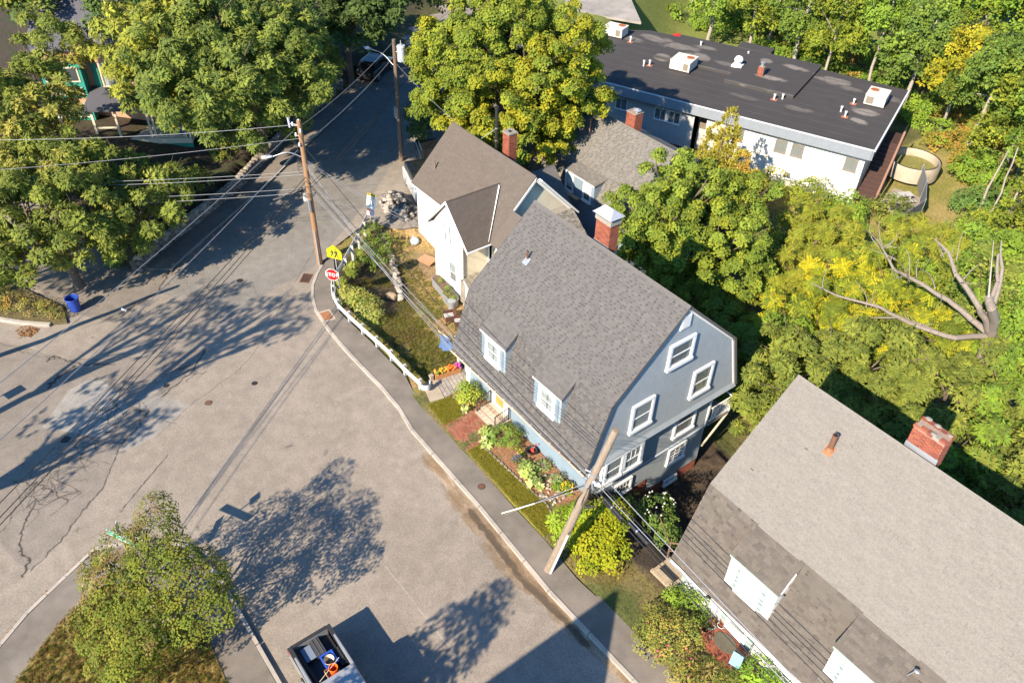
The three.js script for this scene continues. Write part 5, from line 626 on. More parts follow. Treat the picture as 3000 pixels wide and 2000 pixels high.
// ---------- guard rail ----------
{
  const t = thing('guard_rail', 'white painted steel guard rail curving round the sidewalk corner', 'guard rail', -8, 0.1, 6.8), wr = mat([0.66, 0.67, 0.67], { map: T.stain, rough: 0.55, metalness: 0.15, side: THREE.DoubleSide });
  const C = new THREE.CatmullRomCurve3([[-0.5, 6.68], [-2.1, 6.75], [-4.12, 6.74], [-5.95, 6.86], [-7.59, 6.95], [-9.07, 6.98], [-10.2, 6.78], [-11.2, 6.3], [-11.9, 5.72], [-12.6, 4.95], [-13.6, 3.95], [-14.77, 2.75], [-16.93, 0.64]].map((p) => V(p[0], 0, p[1])), false, 'catmullrom', 0.4), N = 120, prof = [[0.0, 0.42], [0.05, 0.46], [0.05, 0.53], [0, 0.57], [0.0, 0.6], [0.05, 0.64], [0.05, 0.71], [0, 0.75]];
  const pos = [], idx = []; for (let i = 0; i <= N; i++) { const p = C.getPointAt(i / N), d = C.getTangentAt(i / N), n = V(-d.z, 0, d.x); for (const q of prof) pos.push(p.x + n.x * -q[0], q[1] + 0.08, p.z + n.z * -q[0]); } const w = prof.length; for (let i = 0; i < N; i++) for (let j = 0; j < w - 1; j++) { const a = i * w + j; idx.push(a, a + 1, a + w, a + w, a + 1, a + w + 1); }
  const g = new THREE.BufferGeometry(); g.setAttribute('position', new THREE.Float32BufferAttribute(pos, 3)); g.setIndex(idx); g.computeVertexNormals(); part('beam', g, wr, t);
  part('end_terminal', [new THREE.CylinderGeometry(0.27, 0.27, 0.36, 20, 1, true, 0, Math.PI * 1.25).rotateY(-0.6).translate(-0.42, 0.66, 6.5)], mat([0.74, 0.75, 0.76], { map: T.stain, rough: 0.5, side: THREE.DoubleSide }), t);
  for (let i = 0; i < 13; i++) { const p = C.getPointAt((i + 0.2) / 13), d = C.getTangentAt((i + 0.2) / 13), n = V(-d.z, 0, d.x), m = bas(V(p.x + n.x * 0.1, -0.3, p.z + n.z * 0.1), d, V(0, 1, 0)); part('post', [bb(m, -0.05, 0.05, 0, 1.15, -0.08, 0.08), bb(m, -0.06, 0.06, 0.75, 1.05, -0.12, 0.1)], mat([0.62, 0.63, 0.62], { map: T.stain, rough: 0.6 }), t); }
}
// ---------- signs ----------
const font = await new FontLoader().loadAsync('fonts/droid/droid_sans_bold.typeface.json');
function letters(s, size, m, depth = 0.004) { const g = new TextGeometry(s, { font, size, depth, curveSegments: 3, bevelEnabled: false }); g.computeBoundingBox(); const b = g.boundingBox; return norm(g.translate(-(b.min.x + b.max.x) / 2, -(b.min.y + b.max.y) / 2, 0).applyMatrix4(m)); }
const poly = (n, r, a0) => Array.from({ length: n }, (_, i) => [Math.cos(a0 + i / n * 6.28318) * r, Math.sin(a0 + i / n * 6.28318) * r]);
const signWhite = mat([0.72, 0.72, 0.7], { map: T.paint, rough: 0.5 }), signBlack = mat([0.02, 0.02, 0.02], { map: null, rough: 0.6 });
const front = (x, y, z, ry, tilt = 0) => new THREE.Matrix4().makeTranslation(x, y, z).multiply(new THREE.Matrix4().makeRotationY(ry)).multiply(new THREE.Matrix4().makeRotationX(tilt));
const flip = (m) => m;
{
  const t = thing('stop_sign', 'red octagonal STOP sign on a steel post behind the guard rail', 'stop sign', -10.35, 0, 6.6), m = front(-10.33, 2.0, 6.58, 0.72);
  part('post', [bb(front(-10.36, 0, 6.55, 0.72), -0.03, 0.03, -0.4, 2.3, -0.05, -0.01)], M.galv, t); part('border', ext(m, poly(8, 0.44, Math.PI / 8), 0.006), signWhite, t); part('face', ext(m.clone().multiply(new THREE.Matrix4().makeTranslation(0, 0, 0.006)), poly(8, 0.405, Math.PI / 8), 0.003), mat([0.5, 0.012, 0.015], { map: T.paint, rough: 0.45 }), t); part('lettering', letters('STOP', 0.25, m.clone().multiply(new THREE.Matrix4().makeTranslation(0, 0, 0.009))), signWhite, t);
}
{
  const t = thing('school_crossing_sign', 'yellow green pentagonal school crossing sign above the stop sign', 'warning sign', -10.45, 0, 6.25), m = front(-10.4, 3.42, 6.25, 0.6), yl = mat([0.62, 0.62, 0.006], { map: T.paint, rough: 0.45 });
  const pent = (k) => [[-0.5 * k, -0.46 * k], [0.5 * k, -0.46 * k], [0.5 * k, 0.1 * k], [0, 0.54 * k], [-0.5 * k, 0.1 * k]]; part('post', [bb(front(-10.42, 0, 6.22, 0.45), -0.03, 0.03, -0.4, 3.7, -0.05, -0.01)], M.galv, t); part('border', ext(m, pent(1), 0.006), signBlack, t); part('face', ext(m.clone().multiply(new THREE.Matrix4().makeTranslation(0, 0, 0.004)), pent(0.955), 0.005), yl, t);
  const F = m.clone().multiply(new THREE.Matrix4().makeTranslation(0, 0, 0.009)); for (const [x, s] of [[-0.1, 0.86], [0.12, 1]]) { const k = F.clone().multiply(new THREE.Matrix4().makeTranslation(x * 1.15, -0.07, 0)).multiply(new THREE.Matrix4().makeScale(s * 1.2, s * 1.2, 1)); part('walking_figure', [new THREE.CylinderGeometry(0.045, 0.045, 0.004, 14).rotateX(Math.PI / 2).translate(0.01, 0.22, 0).applyMatrix4(k), ext(k, [[-0.06, 0.14], [0.04, 0.16], [0.06, -0.04], [0.13, -0.25], [0.08, -0.26], [0.01, -0.08], [-0.06, -0.26], [-0.12, -0.25], [-0.05, -0.04]], 0.004), ext(k, [[-0.06, 0.14], [-0.14, 0.0], [-0.11, -0.02], [-0.02, 0.1]], 0.004), ext(k, [[0.03, 0.15], [0.14, 0.04], [0.12, 0.01], [0.02, 0.1]], 0.004)], signBlack, t); }
}
{
  const t = thing('school_speed_sign', 'tilted white SPEED LIMIT 15 school sign at the guard rail end', 'road sign', -16.2, 0, 0.8), m = front(-16.05, 1.95, 0.72, 0.62).multiply(new THREE.Matrix4().makeRotationZ(-0.14)), G = (...e) => bb(m, ...e), at = (x, y) => m.clone().multiply(new THREE.Matrix4().makeTranslation(x, y, 0.012));
  part('post', [G(-0.03, 0.03, -2.3, 0.9, -0.05, -0.01)], M.galv, t); part('school_plate', G(-0.32, 0.32, 0.68, 0.88, 0, 0.011), mat([0.62, 0.42, 0.05], { map: T.stain }), t); part('speed_plate', [G(-0.32, 0.32, -0.1, 0.67, 0, 0.01), G(-0.3, 0.3, -0.28, -0.11, 0, 0.011)], signWhite, t); part('parking_plate', G(-0.27, 0.27, -0.88, -0.32, 0, 0.012), mat([0.62, 0.5, 0.5], { map: T.stain }), t);
  part('lettering', [letters('SCHOOL', 0.09, at(0, 0.78)), letters('SPEED', 0.11, at(0, 0.56)), letters('LIMIT', 0.11, at(0, 0.4)), letters('15', 0.26, at(0.03, 0.12))], signBlack, t); part('bar', G(-0.3, 0.3, -0.12, -0.1, 0.011, 0.013), signBlack, t); part('red_mark', [G(-0.24, -0.05, -0.5, -0.36, 0.012, 0.014), G(0.0, 0.24, -0.46, -0.42, 0.012, 0.014), G(-0.2, 0.2, -0.62, -0.6, 0.012, 0.014), G(-0.2, 0.2, -0.74, -0.72, 0.012, 0.014)], mat([0.45, 0.06, 0.08]), t);
}
{ // street-name post behind the young tree: blade seen edge-on, boards that throw the long shadows
  const t = thing('street_name_sign', 'green street name blade standing out of the young tree', 'street sign', 2.45, 0, 22.3), gr = mat([0.05, 0.4, 0.3], { map: T.paint, rough: 0.45 }), at = (y, dx, dz) => bas(V(2.45, y, 22.3), V(dx, 0, dz), V(0, 1, 0)); part('post', rod(V(2.45, 0, 22.3), V(2.45, 4.1, 22.3), 0.032), M.galv, t);
  for (const [m, w] of [[at(3.2, 0.88, -0.47), 0.78], [at(2.42, 0.75, 0.66), 0.62]]) { const b = part('blade', [bb(m, -w, w, -0.15, 0.15, -0.01, 0.01)], gr, t); part('border', [bb(m, -w, w, 0.115, 0.14, -0.013, 0.013), bb(m, -w, w, -0.14, -0.115, -0.013, 0.013)], signWhite, b); }
  part('notice_board', [bb(at(3.9, 0.9, 0.4), -0.2, 0.2, -0.2, 0.2, -0.01, 0.01)], signWhite, t);
}
// ---------- utility poles, lamps, wires ----------
function lampArm(t, a, head, m = M.metal) { // curved arm and cobra head
  const d = head.clone().sub(a), mid = a.clone().addScaledVector(d, 0.45).add(V(0, 0.28, 0)), f = V(d.x, 0, d.z).normalize(); const arm = part('lamp_arm', tube([a, mid, head.clone().addScaledVector(f, -0.1)], 0.03, 8, 20), m, t);
  const h = part('lamp_head', [new THREE.SphereGeometry(0.5, 16, 10).scale(0.72, 0.16, 0.3).rotateY(-Math.atan2(f.z, f.x)).translate(head.x + f.x * 0.25, head.y, head.z + f.z * 0.25)], mat([0.55, 0.57, 0.6], { map: T.paint, rough: 0.4, metalness: 0.3 }), t); part('lens', new THREE.SphereGeometry(0.3, 12, 6).scale(0.8, 0.2, 0.4).rotateY(-Math.atan2(f.z, f.x)).translate(head.x + f.x * 0.35, head.y - 0.06, head.z + f.z * 0.35), mat([0.7, 0.7, 0.66], { map: null, rough: 0.2 }), h); arm;
}
{
  const t = thing('utility_pole', 'brown wooden utility pole with street lamp at the kerb corner', 'utility pole', -14.47, 0, 5.52); const x = -14.47, z = 5.52; part('pole', [rod(V(x, -0.2, z), V(x, 9.8, z), 0.19, 0.13, 14)], M.pole, t);
  lampArm(t, V(x - 0.1, 7.5, z + 0.08), V(-15.4, 7.62, 7.1)); part('cable_guard', [rod(V(x + 0.16, 0, z + 0.1), V(x + 0.14, 2.6, z + 0.1), 0.05)], M.galv, t); part('meter_box', box(x - 0.3, x - 0.12, 4.6, 5.1, z + 0.1, z + 0.3), M.trim, t); part('service_box', box(x + 0.1, x + 0.24, 4.0, 4.8, z + 0.12, z + 0.24), M.galv, t);
  for (const [y, dx, dz] of [[9.5, -0.35, 0.25], [9.3, 0.28, 0.1], [8.9, -0.2, 0.2], [8.4, 0.1, 0.2], [9.75, 0, 0]]) { const i = part('insulator', new THREE.LatheGeometry([[0.02, -0.12], [0.07, -0.08], [0.04, -0.04], [0.08, 0], [0.04, 0.05], [0.06, 0.1], [0, 0.13]].map((q) => new THREE.Vector2(...q)), 12).translate(x + dx, y, z + dz), mat([0.6, 0.62, 0.66], { map: null, rough: 0.2 }), t); part('bracket', rod(V(x, y - 0.05, z), V(x + dx, y - 0.08, z + dz), 0.02), M.galv, i); }
  part('cutout_switch', [rod(V(x - 0.55, 9.25, z + 0.35), V(x - 0.5, 9.85, z + 0.4), 0.06, 0.07, 10)], mat([0.5, 0.48, 0.62], { map: T.paint, rough: 0.3 }), t); part('cutout_arm', rod(V(x, 9.5, z), V(x - 0.53, 9.5, z + 0.37), 0.025), M.galv, t); part('jumper_loop', tube([V(x - 0.5, 9.85, z + 0.4), V(x - 0.1, 10.1, z + 0.2), V(x + 0.3, 9.75, z), V(x + 0.3, 9.4, z - 0.1)], 0.012, 5, 20), M.wire, t);
  for (let i = 0; i < 5; i++) part('cable_coil', new THREE.TorusGeometry(0.14 + i * 0.02, 0.012, 5, 20).rotateY(0.7 + i * 0.3).translate(x - 0.2, 7.35 - i * 0.16, z + 0.2), M.wire, t);
  part('splice_case', [rod(V(x - 0.55, 5.1, z + 1.0), V(x - 0.15, 5.5, z + 0.35), 0.09, 0.09, 10), rod(V(x - 1.05, 4.8, z + 1.9), V(x - 0.8, 4.95, z + 1.4), 0.08, 0.08, 10)], M.black, t); for (let i = 0; i < 4; i++) part('cable_loop', tube([V(x, 5.6 - i * 0.15, z + 0.1), V(x - 0.3 - i * 0.1, 5.15, z + 0.5), V(x + 0.35, 5.0 + i * 0.1, z + 0.1), V(x + 0.55, 5.45, z - 0.2), V(x + 0.2, 5.5, z)], 0.016, 5, 24), M.wire, t);
}
{
  const x = -23.48, z = -6.04, t = thing('utility_pole', 'weathered utility pole carrying a grey transformer on the far side street', 'utility pole', x, 0, z); part('pole', rod(V(x, -0.2, z), V(x, 9.35, z), 0.19, 0.13, 14), mat([0.17, 0.12, 0.085], { map: T.wood, bump: 0.006 }), t); lampArm(t, V(x - 0.1, 7.5, z + 0.1), V(-25.7, 8.15, -5.3));
  const tr = part('transformer', [rod(V(x + 0.42, 7.9, z - 0.3), V(x + 0.42, 8.9, z - 0.3), 0.3, 0.3, 18), rod(V(x + 0.42, 8.9, z - 0.3), V(x + 0.42, 9.0, z - 0.3), 0.32, 0.28, 18)], mat([0.42, 0.45, 0.48], { map: T.paint, rough: 0.45 }), t); part('bushing', [rod(V(x + 0.42, 9.0, z - 0.3), V(x + 0.42, 9.35, z - 0.3), 0.05, 0.03, 8)], M.galv, tr); part('bracket', rod(V(x, 8.5, z), V(x + 0.3, 8.5, z - 0.2), 0.04), M.galv, tr); part('service_box', box(x - 0.15, x + 0.2, 3.6, 4.4, z + 0.14, z + 0.3), M.galv, t);
}
const CB = V(11.89, 0, 8.21), CT = V(13.32, 9.11, 6.85), onC = (y) => CB.clone().lerp(CT, y / 9.11);
{
  const t = thing('utility_pole', 'pale leaning utility pole standing in the sidewalk near the yellow bush', 'utility pole', CB.x, 0, CB.z); part('pole', [rod(CB.clone().add(V(0, -0.2, 0)), CT, 0.2, 0.135, 16)], M.poleGrey, t); part('pole_top', rod(onC(9.1), onC(9.12), 0.12, 0.11, 14), mat([0.3, 0.22, 0.15], { map: T.wood }), t);
  part('cable_guard', rod(V(12.1, 0, 8.22), V(12.52, 2.9, 7.82), 0.06, 0.06, 10), M.trim, t); part('riser_cable', tube([V(12.52, 2.9, 7.82), V(12.6, 4, 7.7), V(12.55, 5, 7.6), onC(6.3).add(V(0.2, 0, 0.1))], 0.025, 5, 20), M.wire, t);
  part('band', [rod(onC(6.0), onC(6.08), 0.185, 0.185, 14), rod(onC(6.6), onC(6.68), 0.18, 0.18, 14)], M.galv, t); part('bracket', [rod(onC(6.3), onC(6.3).add(V(0.4, 0, 0.3)), 0.04), rod(onC(6.65), onC(6.65).add(V(-0.35, 0, 0.15)), 0.03)], M.metal, t);
  for (const [x, z] of [[13.25, 7.2], [13.1, 7.35]]) part('insulator', new THREE.SphereGeometry(0.07, 10, 8).translate(x, 6.4, z), mat([0.5, 0.46, 0.6], { map: null, rough: 0.25 }), t);
  for (let i = 0; i < 4; i++) part('cable_loop', tube([onC(6.2).add(V(0.1, 0, 0.1)), onC(5.7 - i * 0.1).add(V(0.4, 0, 0.5)), onC(5.5).add(V(0.8, 0.1, 0.2)), onC(6.1).add(V(0.6, 0, -0.1))], 0.014, 5, 22), M.wire, t);
}
const ORD = ['topmost', 'second highest', 'third highest', 'fourth highest', 'fifth highest', 'sixth highest', 'lowest'], cnt = {}, wl = (l) => { const k = (cnt[l] = (cnt[l] ?? -1) + 1); return l.replace('%', ORD[k] || 'lowest'); };
function wire(label, a, b, sag, r = 0.014, m = M.wire) { const pts = []; for (let i = 0; i <= 14; i++) { const t = i / 14, p = a.clone().lerp(b, t); p.y -= sag * 4 * t * (1 - t); pts.push(p); } const g = tube(pts, r, 5, 40); const k = solo('overhead_wire', wl(label), 'wire', [g], m, 'overhead wires between the utility poles'); return k; }
const A = (y, dx = 0, dz = 0) => V(-14.47 + dx, y, 5.52 + dz), wg = M.wireGrey;
for (const [a, b, s] of [[A(9.3, 0.15, 0.5), V(3.5, 9.2, 32.2), 0.5], [A(8.2, 0.25, 0.4), V(4.5, 8.0, 31.5), 0.6], [A(6.3), V(5.2, 5.9, 31.5), 0.3], [A(6.05), V(5.6, 5.7, 31.5), 0.35], [A(5.7), V(5.6, 5.45, 31.5), 0.35]]) wire('% of the wires running from the corner pole to the lower left edge', a, b, s, 0.018, s > 0.4 ? wg : M.wire);
for (const [a, b] of [[A(9.4, -0.5, 0.4), V(-25.5, 9.3, 24.2)], [A(8.7), V(-24, 8.9, 29)], [A(6.6), V(-27, 6.6, 26)], [A(6.4), V(-26.6, 6.4, 25.6)], [A(5.5), V(-27, 5.6, 26.5)], [A(5.2), V(-26.6, 5.2, 26)]]) wire('% of the wires running from the corner pole to the left edge', a, b, 0.35, 0.013, wg);
for (const [y0, y1, s] of [[9.4, 9.2, 0.3], [8.3, 8.2, 0.35], [5.6, 5.9, 0.3], [5.4, 5.7, 0.4]]) wire('% of the wires from the corner pole up the side street', A(y0), V(-23.48, y1, -6.0), s, 0.016, y0 > 7 ? wg : M.wire);
for (const [y0, y1, s] of [[9.2, 9.0, 0.4], [8.1, 8.2, 0.4], [5.7, 5.8, 0.3]]) wire('% of the wires from the transformer pole into the far trees', V(-23.48, y0, -6.1), V(-48, y1, -39), s, 0.016);
for (const [y0, y1, s, m] of [[8.35, 6.75, 0.5, M.wire], [6.6, 6.45, 0.35, M.wire], [6.2, 6.3, 0.35, wg], [5.9, 6.2, 0.4, M.wire], [5.55, 6.0, 0.35, wg]]) wire('% of the wires between the corner pole and the leaning pole', A(y0), onC(y1), s, 0.016, m);
for (const [y0, b, s, m] of [[6.9, V(44, 6.9, 8.6), 0.4, wg], [6.5, V(44, 6.4, 8.2), 0.4, M.wire], [6.35, V(44, 6.2, 8.3), 0.45, wg], [6.1, V(44, 5.9, 8.4), 0.45, M.wire], [5.9, V(44, 5.6, 8.5), 0.5, M.wire]]) wire('% of the wires from the leaning pole across the brown roof', onC(y0), b, s, 0.018, m);
for (const [a, b, s] of [[A(7.4), V(-9.75, 2.9, -0.12), 0.25], [A(7.3), V(-9.7, 2.7, -0.12), 0.3], [A(5.4), V(-9.7, 2.4, -0.12), 0.2], [A(7.2), V(0.05, 2.75, 5.1), 0.45], [A(7.0), V(0.05, 2.7, 5.15), 0.5], [A(5.3), V(-0.9, 2.2, 4.1), 0.3], [V(-23.4, 7.6, -6.1), V(-10.9, 6.6, -5.1), 0.3]]) wire('% of the service drops running from the poles to the houses', a, b, s, 0.013, wg);
for (const [dx, l] of [[0, 'splice cable case hanging under the wires by the yellow bush'], [1.35, 'second black splice case hanging further right under the wires']]) { const k = thing('splice_case', l, 'cable case', 13.9 + dx, 5.7, 7.2); part('case', [rod(V(13.6 + dx, 5.72, 7.14), V(14.55 + dx, 5.66, 7.2), 0.095, 0.095, 10)], M.black, k); part('end_cap', [new THREE.SphereGeometry(0.1, 10, 8).translate(13.6 + dx, 5.72, 7.14), new THREE.SphereGeometry(0.1, 10, 8).translate(14.55 + dx, 5.66, 7.2)], M.black, k); part('band', [rod(V(14.0 + dx, 5.7, 7.16), V(14.06 + dx, 5.7, 7.16), 0.105, 0.105, 10)], M.metal, k); }
{ const t = thing('guy_wire', 'steel guy wires with pale guard anchored in the sidewalk', 'guy wire', 8.35, 0.1, 8.0), a = V(8.35, 0.12, 8.0); part('strand', [rod(V(8.5, 0.12, 7.95), onC(6.2), 0.014), rod(a, onC(5.8), 0.014)], M.galv, t); part('guard', [rod(a, a.clone().lerp(onC(5.8), 0.42), 0.035, 0.035, 8)], mat([0.7, 0.64, 0.5], { map: T.paint }), t); part('anchor', rod(V(8.33, 0, 8.01), a, 0.03), M.iron, t); }
// ---------- vehicles ----------
function localThing(name, label, cat, x, y, z, ry, group) { const t = thing(name, label, cat, x, y, z, group); t.rotation.y = ry; LOCAL.add(t); return t; }
function side(pts, w, bev, m) { const s = new THREE.Shape(pts.map((p) => new THREE.Vector2(p[0], p[1]))); return new THREE.ExtrudeGeometry(s, { depth: w - 2 * bev, bevelEnabled: true, bevelSize: bev, bevelThickness: bev, bevelSegments: 3, curveSegments: 6 }).translate(0, 0, -w / 2 + bev); }
function wheel(t, x, z, r) { const s = Math.sign(z), w = part('wheel', [rod(V(x, r, z - s * 0.22), V(x, r, z), r, r, 24)], M.rubber, t); part('rim', [rod(V(x, r, z - s * 0.02), V(x, r, z + s * 0.012), r * 0.66, r * 0.64, 20)], M.metal, w); for (let i = 0; i < 5; i++) part('spoke', box(-0.03, 0.03, 0, r * 0.62, -0.01, 0.01).rotateZ(i * 1.2566).translate(x, r, z + s * 0.016), mat([0.3, 0.31, 0.32], { map: null, metalness: 0.6, rough: 0.4 }), w); return w; }
const paint = (c) => mat(c, { map: T.paint, rough: 0.35, metalness: 0.25, clearcoat: 0.8, clearcoatRoughness: 0.08 });
const tint = mat([0.012, 0.014, 0.016], { map: null, rough: 0.06 }), lampRed = mat([0.35, 0.01, 0.01], { map: null, rough: 0.2 }), lampW = mat([0.7, 0.72, 0.74], { map: null, rough: 0.12 });
function car(t, kind, c) { // faces +x in its own frame
  const P = paint(c), suv = kind === 'suv', H = suv ? 1.72 : 1.45, L = suv ? 4.7 : 4.75, a = -L / 2, b = L / 2, sh = suv ? 0.98 : 0.86, r = suv ? 0.36 : 0.33;
  part('body', side(suv ? [[a + 0.1, 0.4], [a + 0.04, 0.7], [a + 0.1, sh + 0.05], [b - 1.25, sh + 0.02], [b - 0.3, sh - 0.14], [b - 0.05, 0.66], [b - 0.1, 0.36], [b - 0.5, 0.26], [a + 0.5, 0.26]] : [[a + 0.1, 0.36], [a + 0.05, 0.66], [a + 0.12, sh + 0.06], [b - 1.2, sh], [b - 0.35, sh - 0.14], [b - 0.06, 0.58], [b - 0.1, 0.32], [b - 0.5, 0.22], [a + 0.5, 0.22]], 1.82, 0.1), P, t);
  const cb = suv ? [[a + 0.2, sh], [a + 0.42, H - 0.12], [a + 0.7, H - 0.04], [b - 2.0, H - 0.05], [b - 1.25, sh]] : [[a + 0.35, sh], [a + 1.25, H - 0.06], [b - 2.05, H - 0.05], [b - 1.15, sh]];
  const cab = part('cabin', side(cb, 1.62, 0.1), tint, t);
  part('roof', side(suv ? [[a + 0.5, H - 0.09], [a + 0.7, H - 0.01], [b - 2.0, H - 0.02], [b - 1.9, H - 0.09]] : [[a + 1.05, H - 0.12], [a + 1.3, H - 0.02], [b - 2.1, H - 0.02], [b - 1.95, H - 0.12]], 1.5, 0.06), P, t); cab;
  for (const s of [1, -1]) { const z = s * 0.845; part('pillar', [slab(V(b - 1.32, sh, z), V(b - 1.22, sh, z), V(b - 1.98, H - 0.06, s * 0.74), V(b - 2.06, H - 0.06, s * 0.74), 0.03), slab(V(-0.05, sh, z), V(0.07, sh, z), V(-0.02, H - 0.06, s * 0.74), V(-0.12, H - 0.06, s * 0.74), 0.03), ...(suv ? [slab(V(a + 0.95, sh, z), V(a + 1.1, sh, z), V(a + 1.0, H - 0.06, s * 0.74), V(a + 0.85, H - 0.06, s * 0.74), 0.03)] : [])], P, t); part('mirror', [box(b - 1.55, b - 1.4, sh, sh + 0.15, s > 0 ? 0.9 : -1.05, s > 0 ? 1.05 : -0.9)], P, t); part('headlight', box(b - 0.34, b - 0.1, 0.6, 0.74, s * 0.7 - 0.16, s * 0.7 + 0.16), lampW, t); part('taillight', box(a - 0.01, a + 0.14, 0.72, 0.92, s * 0.7 - 0.18, s * 0.7 + 0.18), lampRed, t); wheel(t, a + 0.9, s * 0.9, r); wheel(t, b - 0.9, s * 0.9, r); part('handle', box(-0.5, -0.34, sh - 0.12, sh - 0.09, s * 0.91 - 0.01, s * 0.91 + 0.02), P, t); }
  part('number_plate', box(a - 0.02, a + 0.02, 0.55, 0.67, -0.22, 0.22), signWhite, t); return t;
}
car(localThing('parked_car', 'white sport utility car parked beside the white house wall', 'car', -18.3, 0, -4.7, -0.3), 'suv', [0.62, 0.66, 0.7]);
car(localThing('parked_car', 'black car in shade parked behind the white utility car', 'car', -21.6, 0, -7.6, -0.4), 'sedan', [0.015, 0.016, 0.018]);
car(localThing('parked_car', 'dark car parked against the wall far up the shaded side street', 'car', -39.3, 0, -13.0, 2.2), 'suv', [0.02, 0.021, 0.024]);
car(localThing('parked_car', 'silver car half hidden by leaves at the far end of the side street', 'car', -40.6, 0, -18.4, 2.2), 'sedan', [0.5, 0.52, 0.54]);
for (const [x, z, ry, k, c, l] of [[-46.3, -49.0, 2.55, 'sedan', [0.5, 0.5, 0.5], 'silver sedan parked on the lot behind the flat roof, nearest of its row'], [-51.2, -51.6, 2.55, 'sedan', [0.12, 0.12, 0.13], 'dark grey car parked between the silver sedan and a black car'], [-55.6, -53.6, 2.55, 'suv', [0.025, 0.027, 0.03], 'black car at the far end of the parked row behind the trees']]) car(localThing('parked_car', l, 'car', x, height(x, z) + 0.02, z, ry), k, c);
struct('parking_lot', 'pale gravel parking lot beyond the flat roofed building', 'parking lot', (() => { const pts = [[-36, -44], [-43, -40], [-66, -52], [-62, -62], [-50, -54]]; return flat(pts, height(-48, -50) - 0.25, 0.26); })(), mat([0.36, 0.33, 0.29], { map: T.stain }));
{ // pickup in the foreground street, facing +x
  const t = localThing('pickup_truck', 'silver pickup truck with a loaded open bed in the foreground street', 'pickup truck', 12.0, 0, 18.02, 0), P = paint([0.36, 0.38, 0.4]), dk = mat([0.03, 0.03, 0.033], { map: T.fine, rough: 0.6 });
  const a = -2.62, w = 0.86; // tail at x = -2.62
  part('bed_side', [side([[a, 0.55], [a, 1.26], [-0.56, 1.28], [-0.56, 0.5], [-0.9, 0.5], [-1.05, 0.8], [-1.35, 0.92], [-1.65, 0.8], [-1.8, 0.5]], 0.14, 0.035).translate(0, 0, w - 0.05), side([[a, 0.55], [a, 1.26], [-0.56, 1.28], [-0.56, 0.5], [-0.9, 0.5], [-1.05, 0.8], [-1.35, 0.92], [-1.65, 0.8], [-1.8, 0.5]], 0.14, 0.035).translate(0, 0, -w + 0.05)], P, t);
  part('tailgate', [box(a - 0.02, a + 0.07, 0.62, 1.25, -w + 0.02, w - 0.02)], P, t); part('bed_rail_cap', [box(a, -0.56, 1.265, 1.3, w - 0.14, w + 0.03), box(a, -0.56, 1.265, 1.3, -w - 0.03, -w + 0.14), box(a - 0.02, a + 0.1, 1.25, 1.285, -w + 0.14, w - 0.14)], dk, t); const lin = part('bed_liner', [box(a + 0.05, -0.6, 0.74, 0.79, -w + 0.08, w - 0.08), box(-0.64, -0.58, 0.79, 1.25, -w + 0.08, w - 0.08), box(a + 0.06, -0.6, 0.79, 1.25, -w + 0.09, -w + 0.12), box(a + 0.06, -0.6, 0.79, 1.25, w - 0.12, w - 0.09), box(-1.75, -0.95, 0.79, 1.0, w - 0.34, w - 0.1), box(-1.75, -0.95, 0.79, 1.0, -w + 0.1, -w + 0.34)], dk, t); for (let i = 0; i < 12; i++) part('liner_rib', box(a + 0.08, -0.62, 0.79, 0.8, -0.7 + i * 0.125, -0.66 + i * 0.125), dk, lin);
  part('body', side([[-0.5, 0.4], [-0.5, 1.12], [1.25, 1.12], [2.55, 1.02], [2.74, 0.8], [2.74, 0.42], [2.4, 0.42], [2.2, 0.8], [1.9, 0.9], [1.6, 0.8], [1.4, 0.4]], 1.78, 0.08), P, t); part('cabin', side([[-0.46, 1.12], [-0.34, 1.7], [-0.2, 1.76], [0.75, 1.76], [1.3, 1.12]], 1.56, 0.08), tint, t);
  const rf = part('roof', side([[-0.4, 1.68], [-0.3, 1.82], [0.72, 1.82], [0.82, 1.7]], 1.5, 0.07), P, t); for (let i = 0; i < 4; i++) part('roof_rib', box(-0.28, 0.66, 1.815, 1.833, -0.46 + i * 0.3, -0.42 + i * 0.3), P, rf); part('brake_lamp', box(-0.44, -0.36, 1.7, 1.76, -0.16, 0.16), lampRed, t);
  for (const s of [1, -1]) { part('pillar', [slab(V(-0.52, 1.12, s * 0.84), V(-0.36, 1.12, s * 0.84), V(-0.22, 1.74, s * 0.73), V(-0.36, 1.74, s * 0.73), 0.04), slab(V(0.3, 1.12, s * 0.84), V(0.42, 1.12, s * 0.84), V(0.36, 1.74, s * 0.73), V(0.26, 1.74, s * 0.73), 0.04), slab(V(1.2, 1.12, s * 0.84), V(1.32, 1.12, s * 0.84), V(0.76, 1.74, s * 0.73), V(0.66, 1.74, s * 0.73), 0.04)], P, t); part('mirror', box(0.95, 1.1, 1.12, 1.32, s * 1.0 - 0.12, s * 1.0 + 0.12), dk, t); wheel(t, -1.35, s * 0.9, 0.37); wheel(t, 1.9, s * 0.9, 0.37); part('taillight', box(a - 0.03, a + 0.06, 0.8, 1.15, s * 0.83 - 0.06, s * 0.83 + 0.06), lampRed, t); part('headlight', box(2.6, 2.78, 0.75, 0.95, s * 0.7 - 0.16, s * 0.7 + 0.16), lampW, t); }
  part('bumper', [box(a - 0.14, a - 0.02, 0.42, 0.6, -0.82, 0.82), box(2.7, 2.86, 0.4, 0.6, -0.85, 0.85)], M.metal, t); part('glass_rear', box(-0.49, -0.47, 1.2, 1.62, -0.6, 0.6), tint, t); for (let i = 0; i < 5; i++) part('cargo_hook', box(a + 0.3 + i * 0.35, a + 0.36 + i * 0.35, 1.16, 1.22, w - 0.13, w - 0.09), M.metal, lin);
}
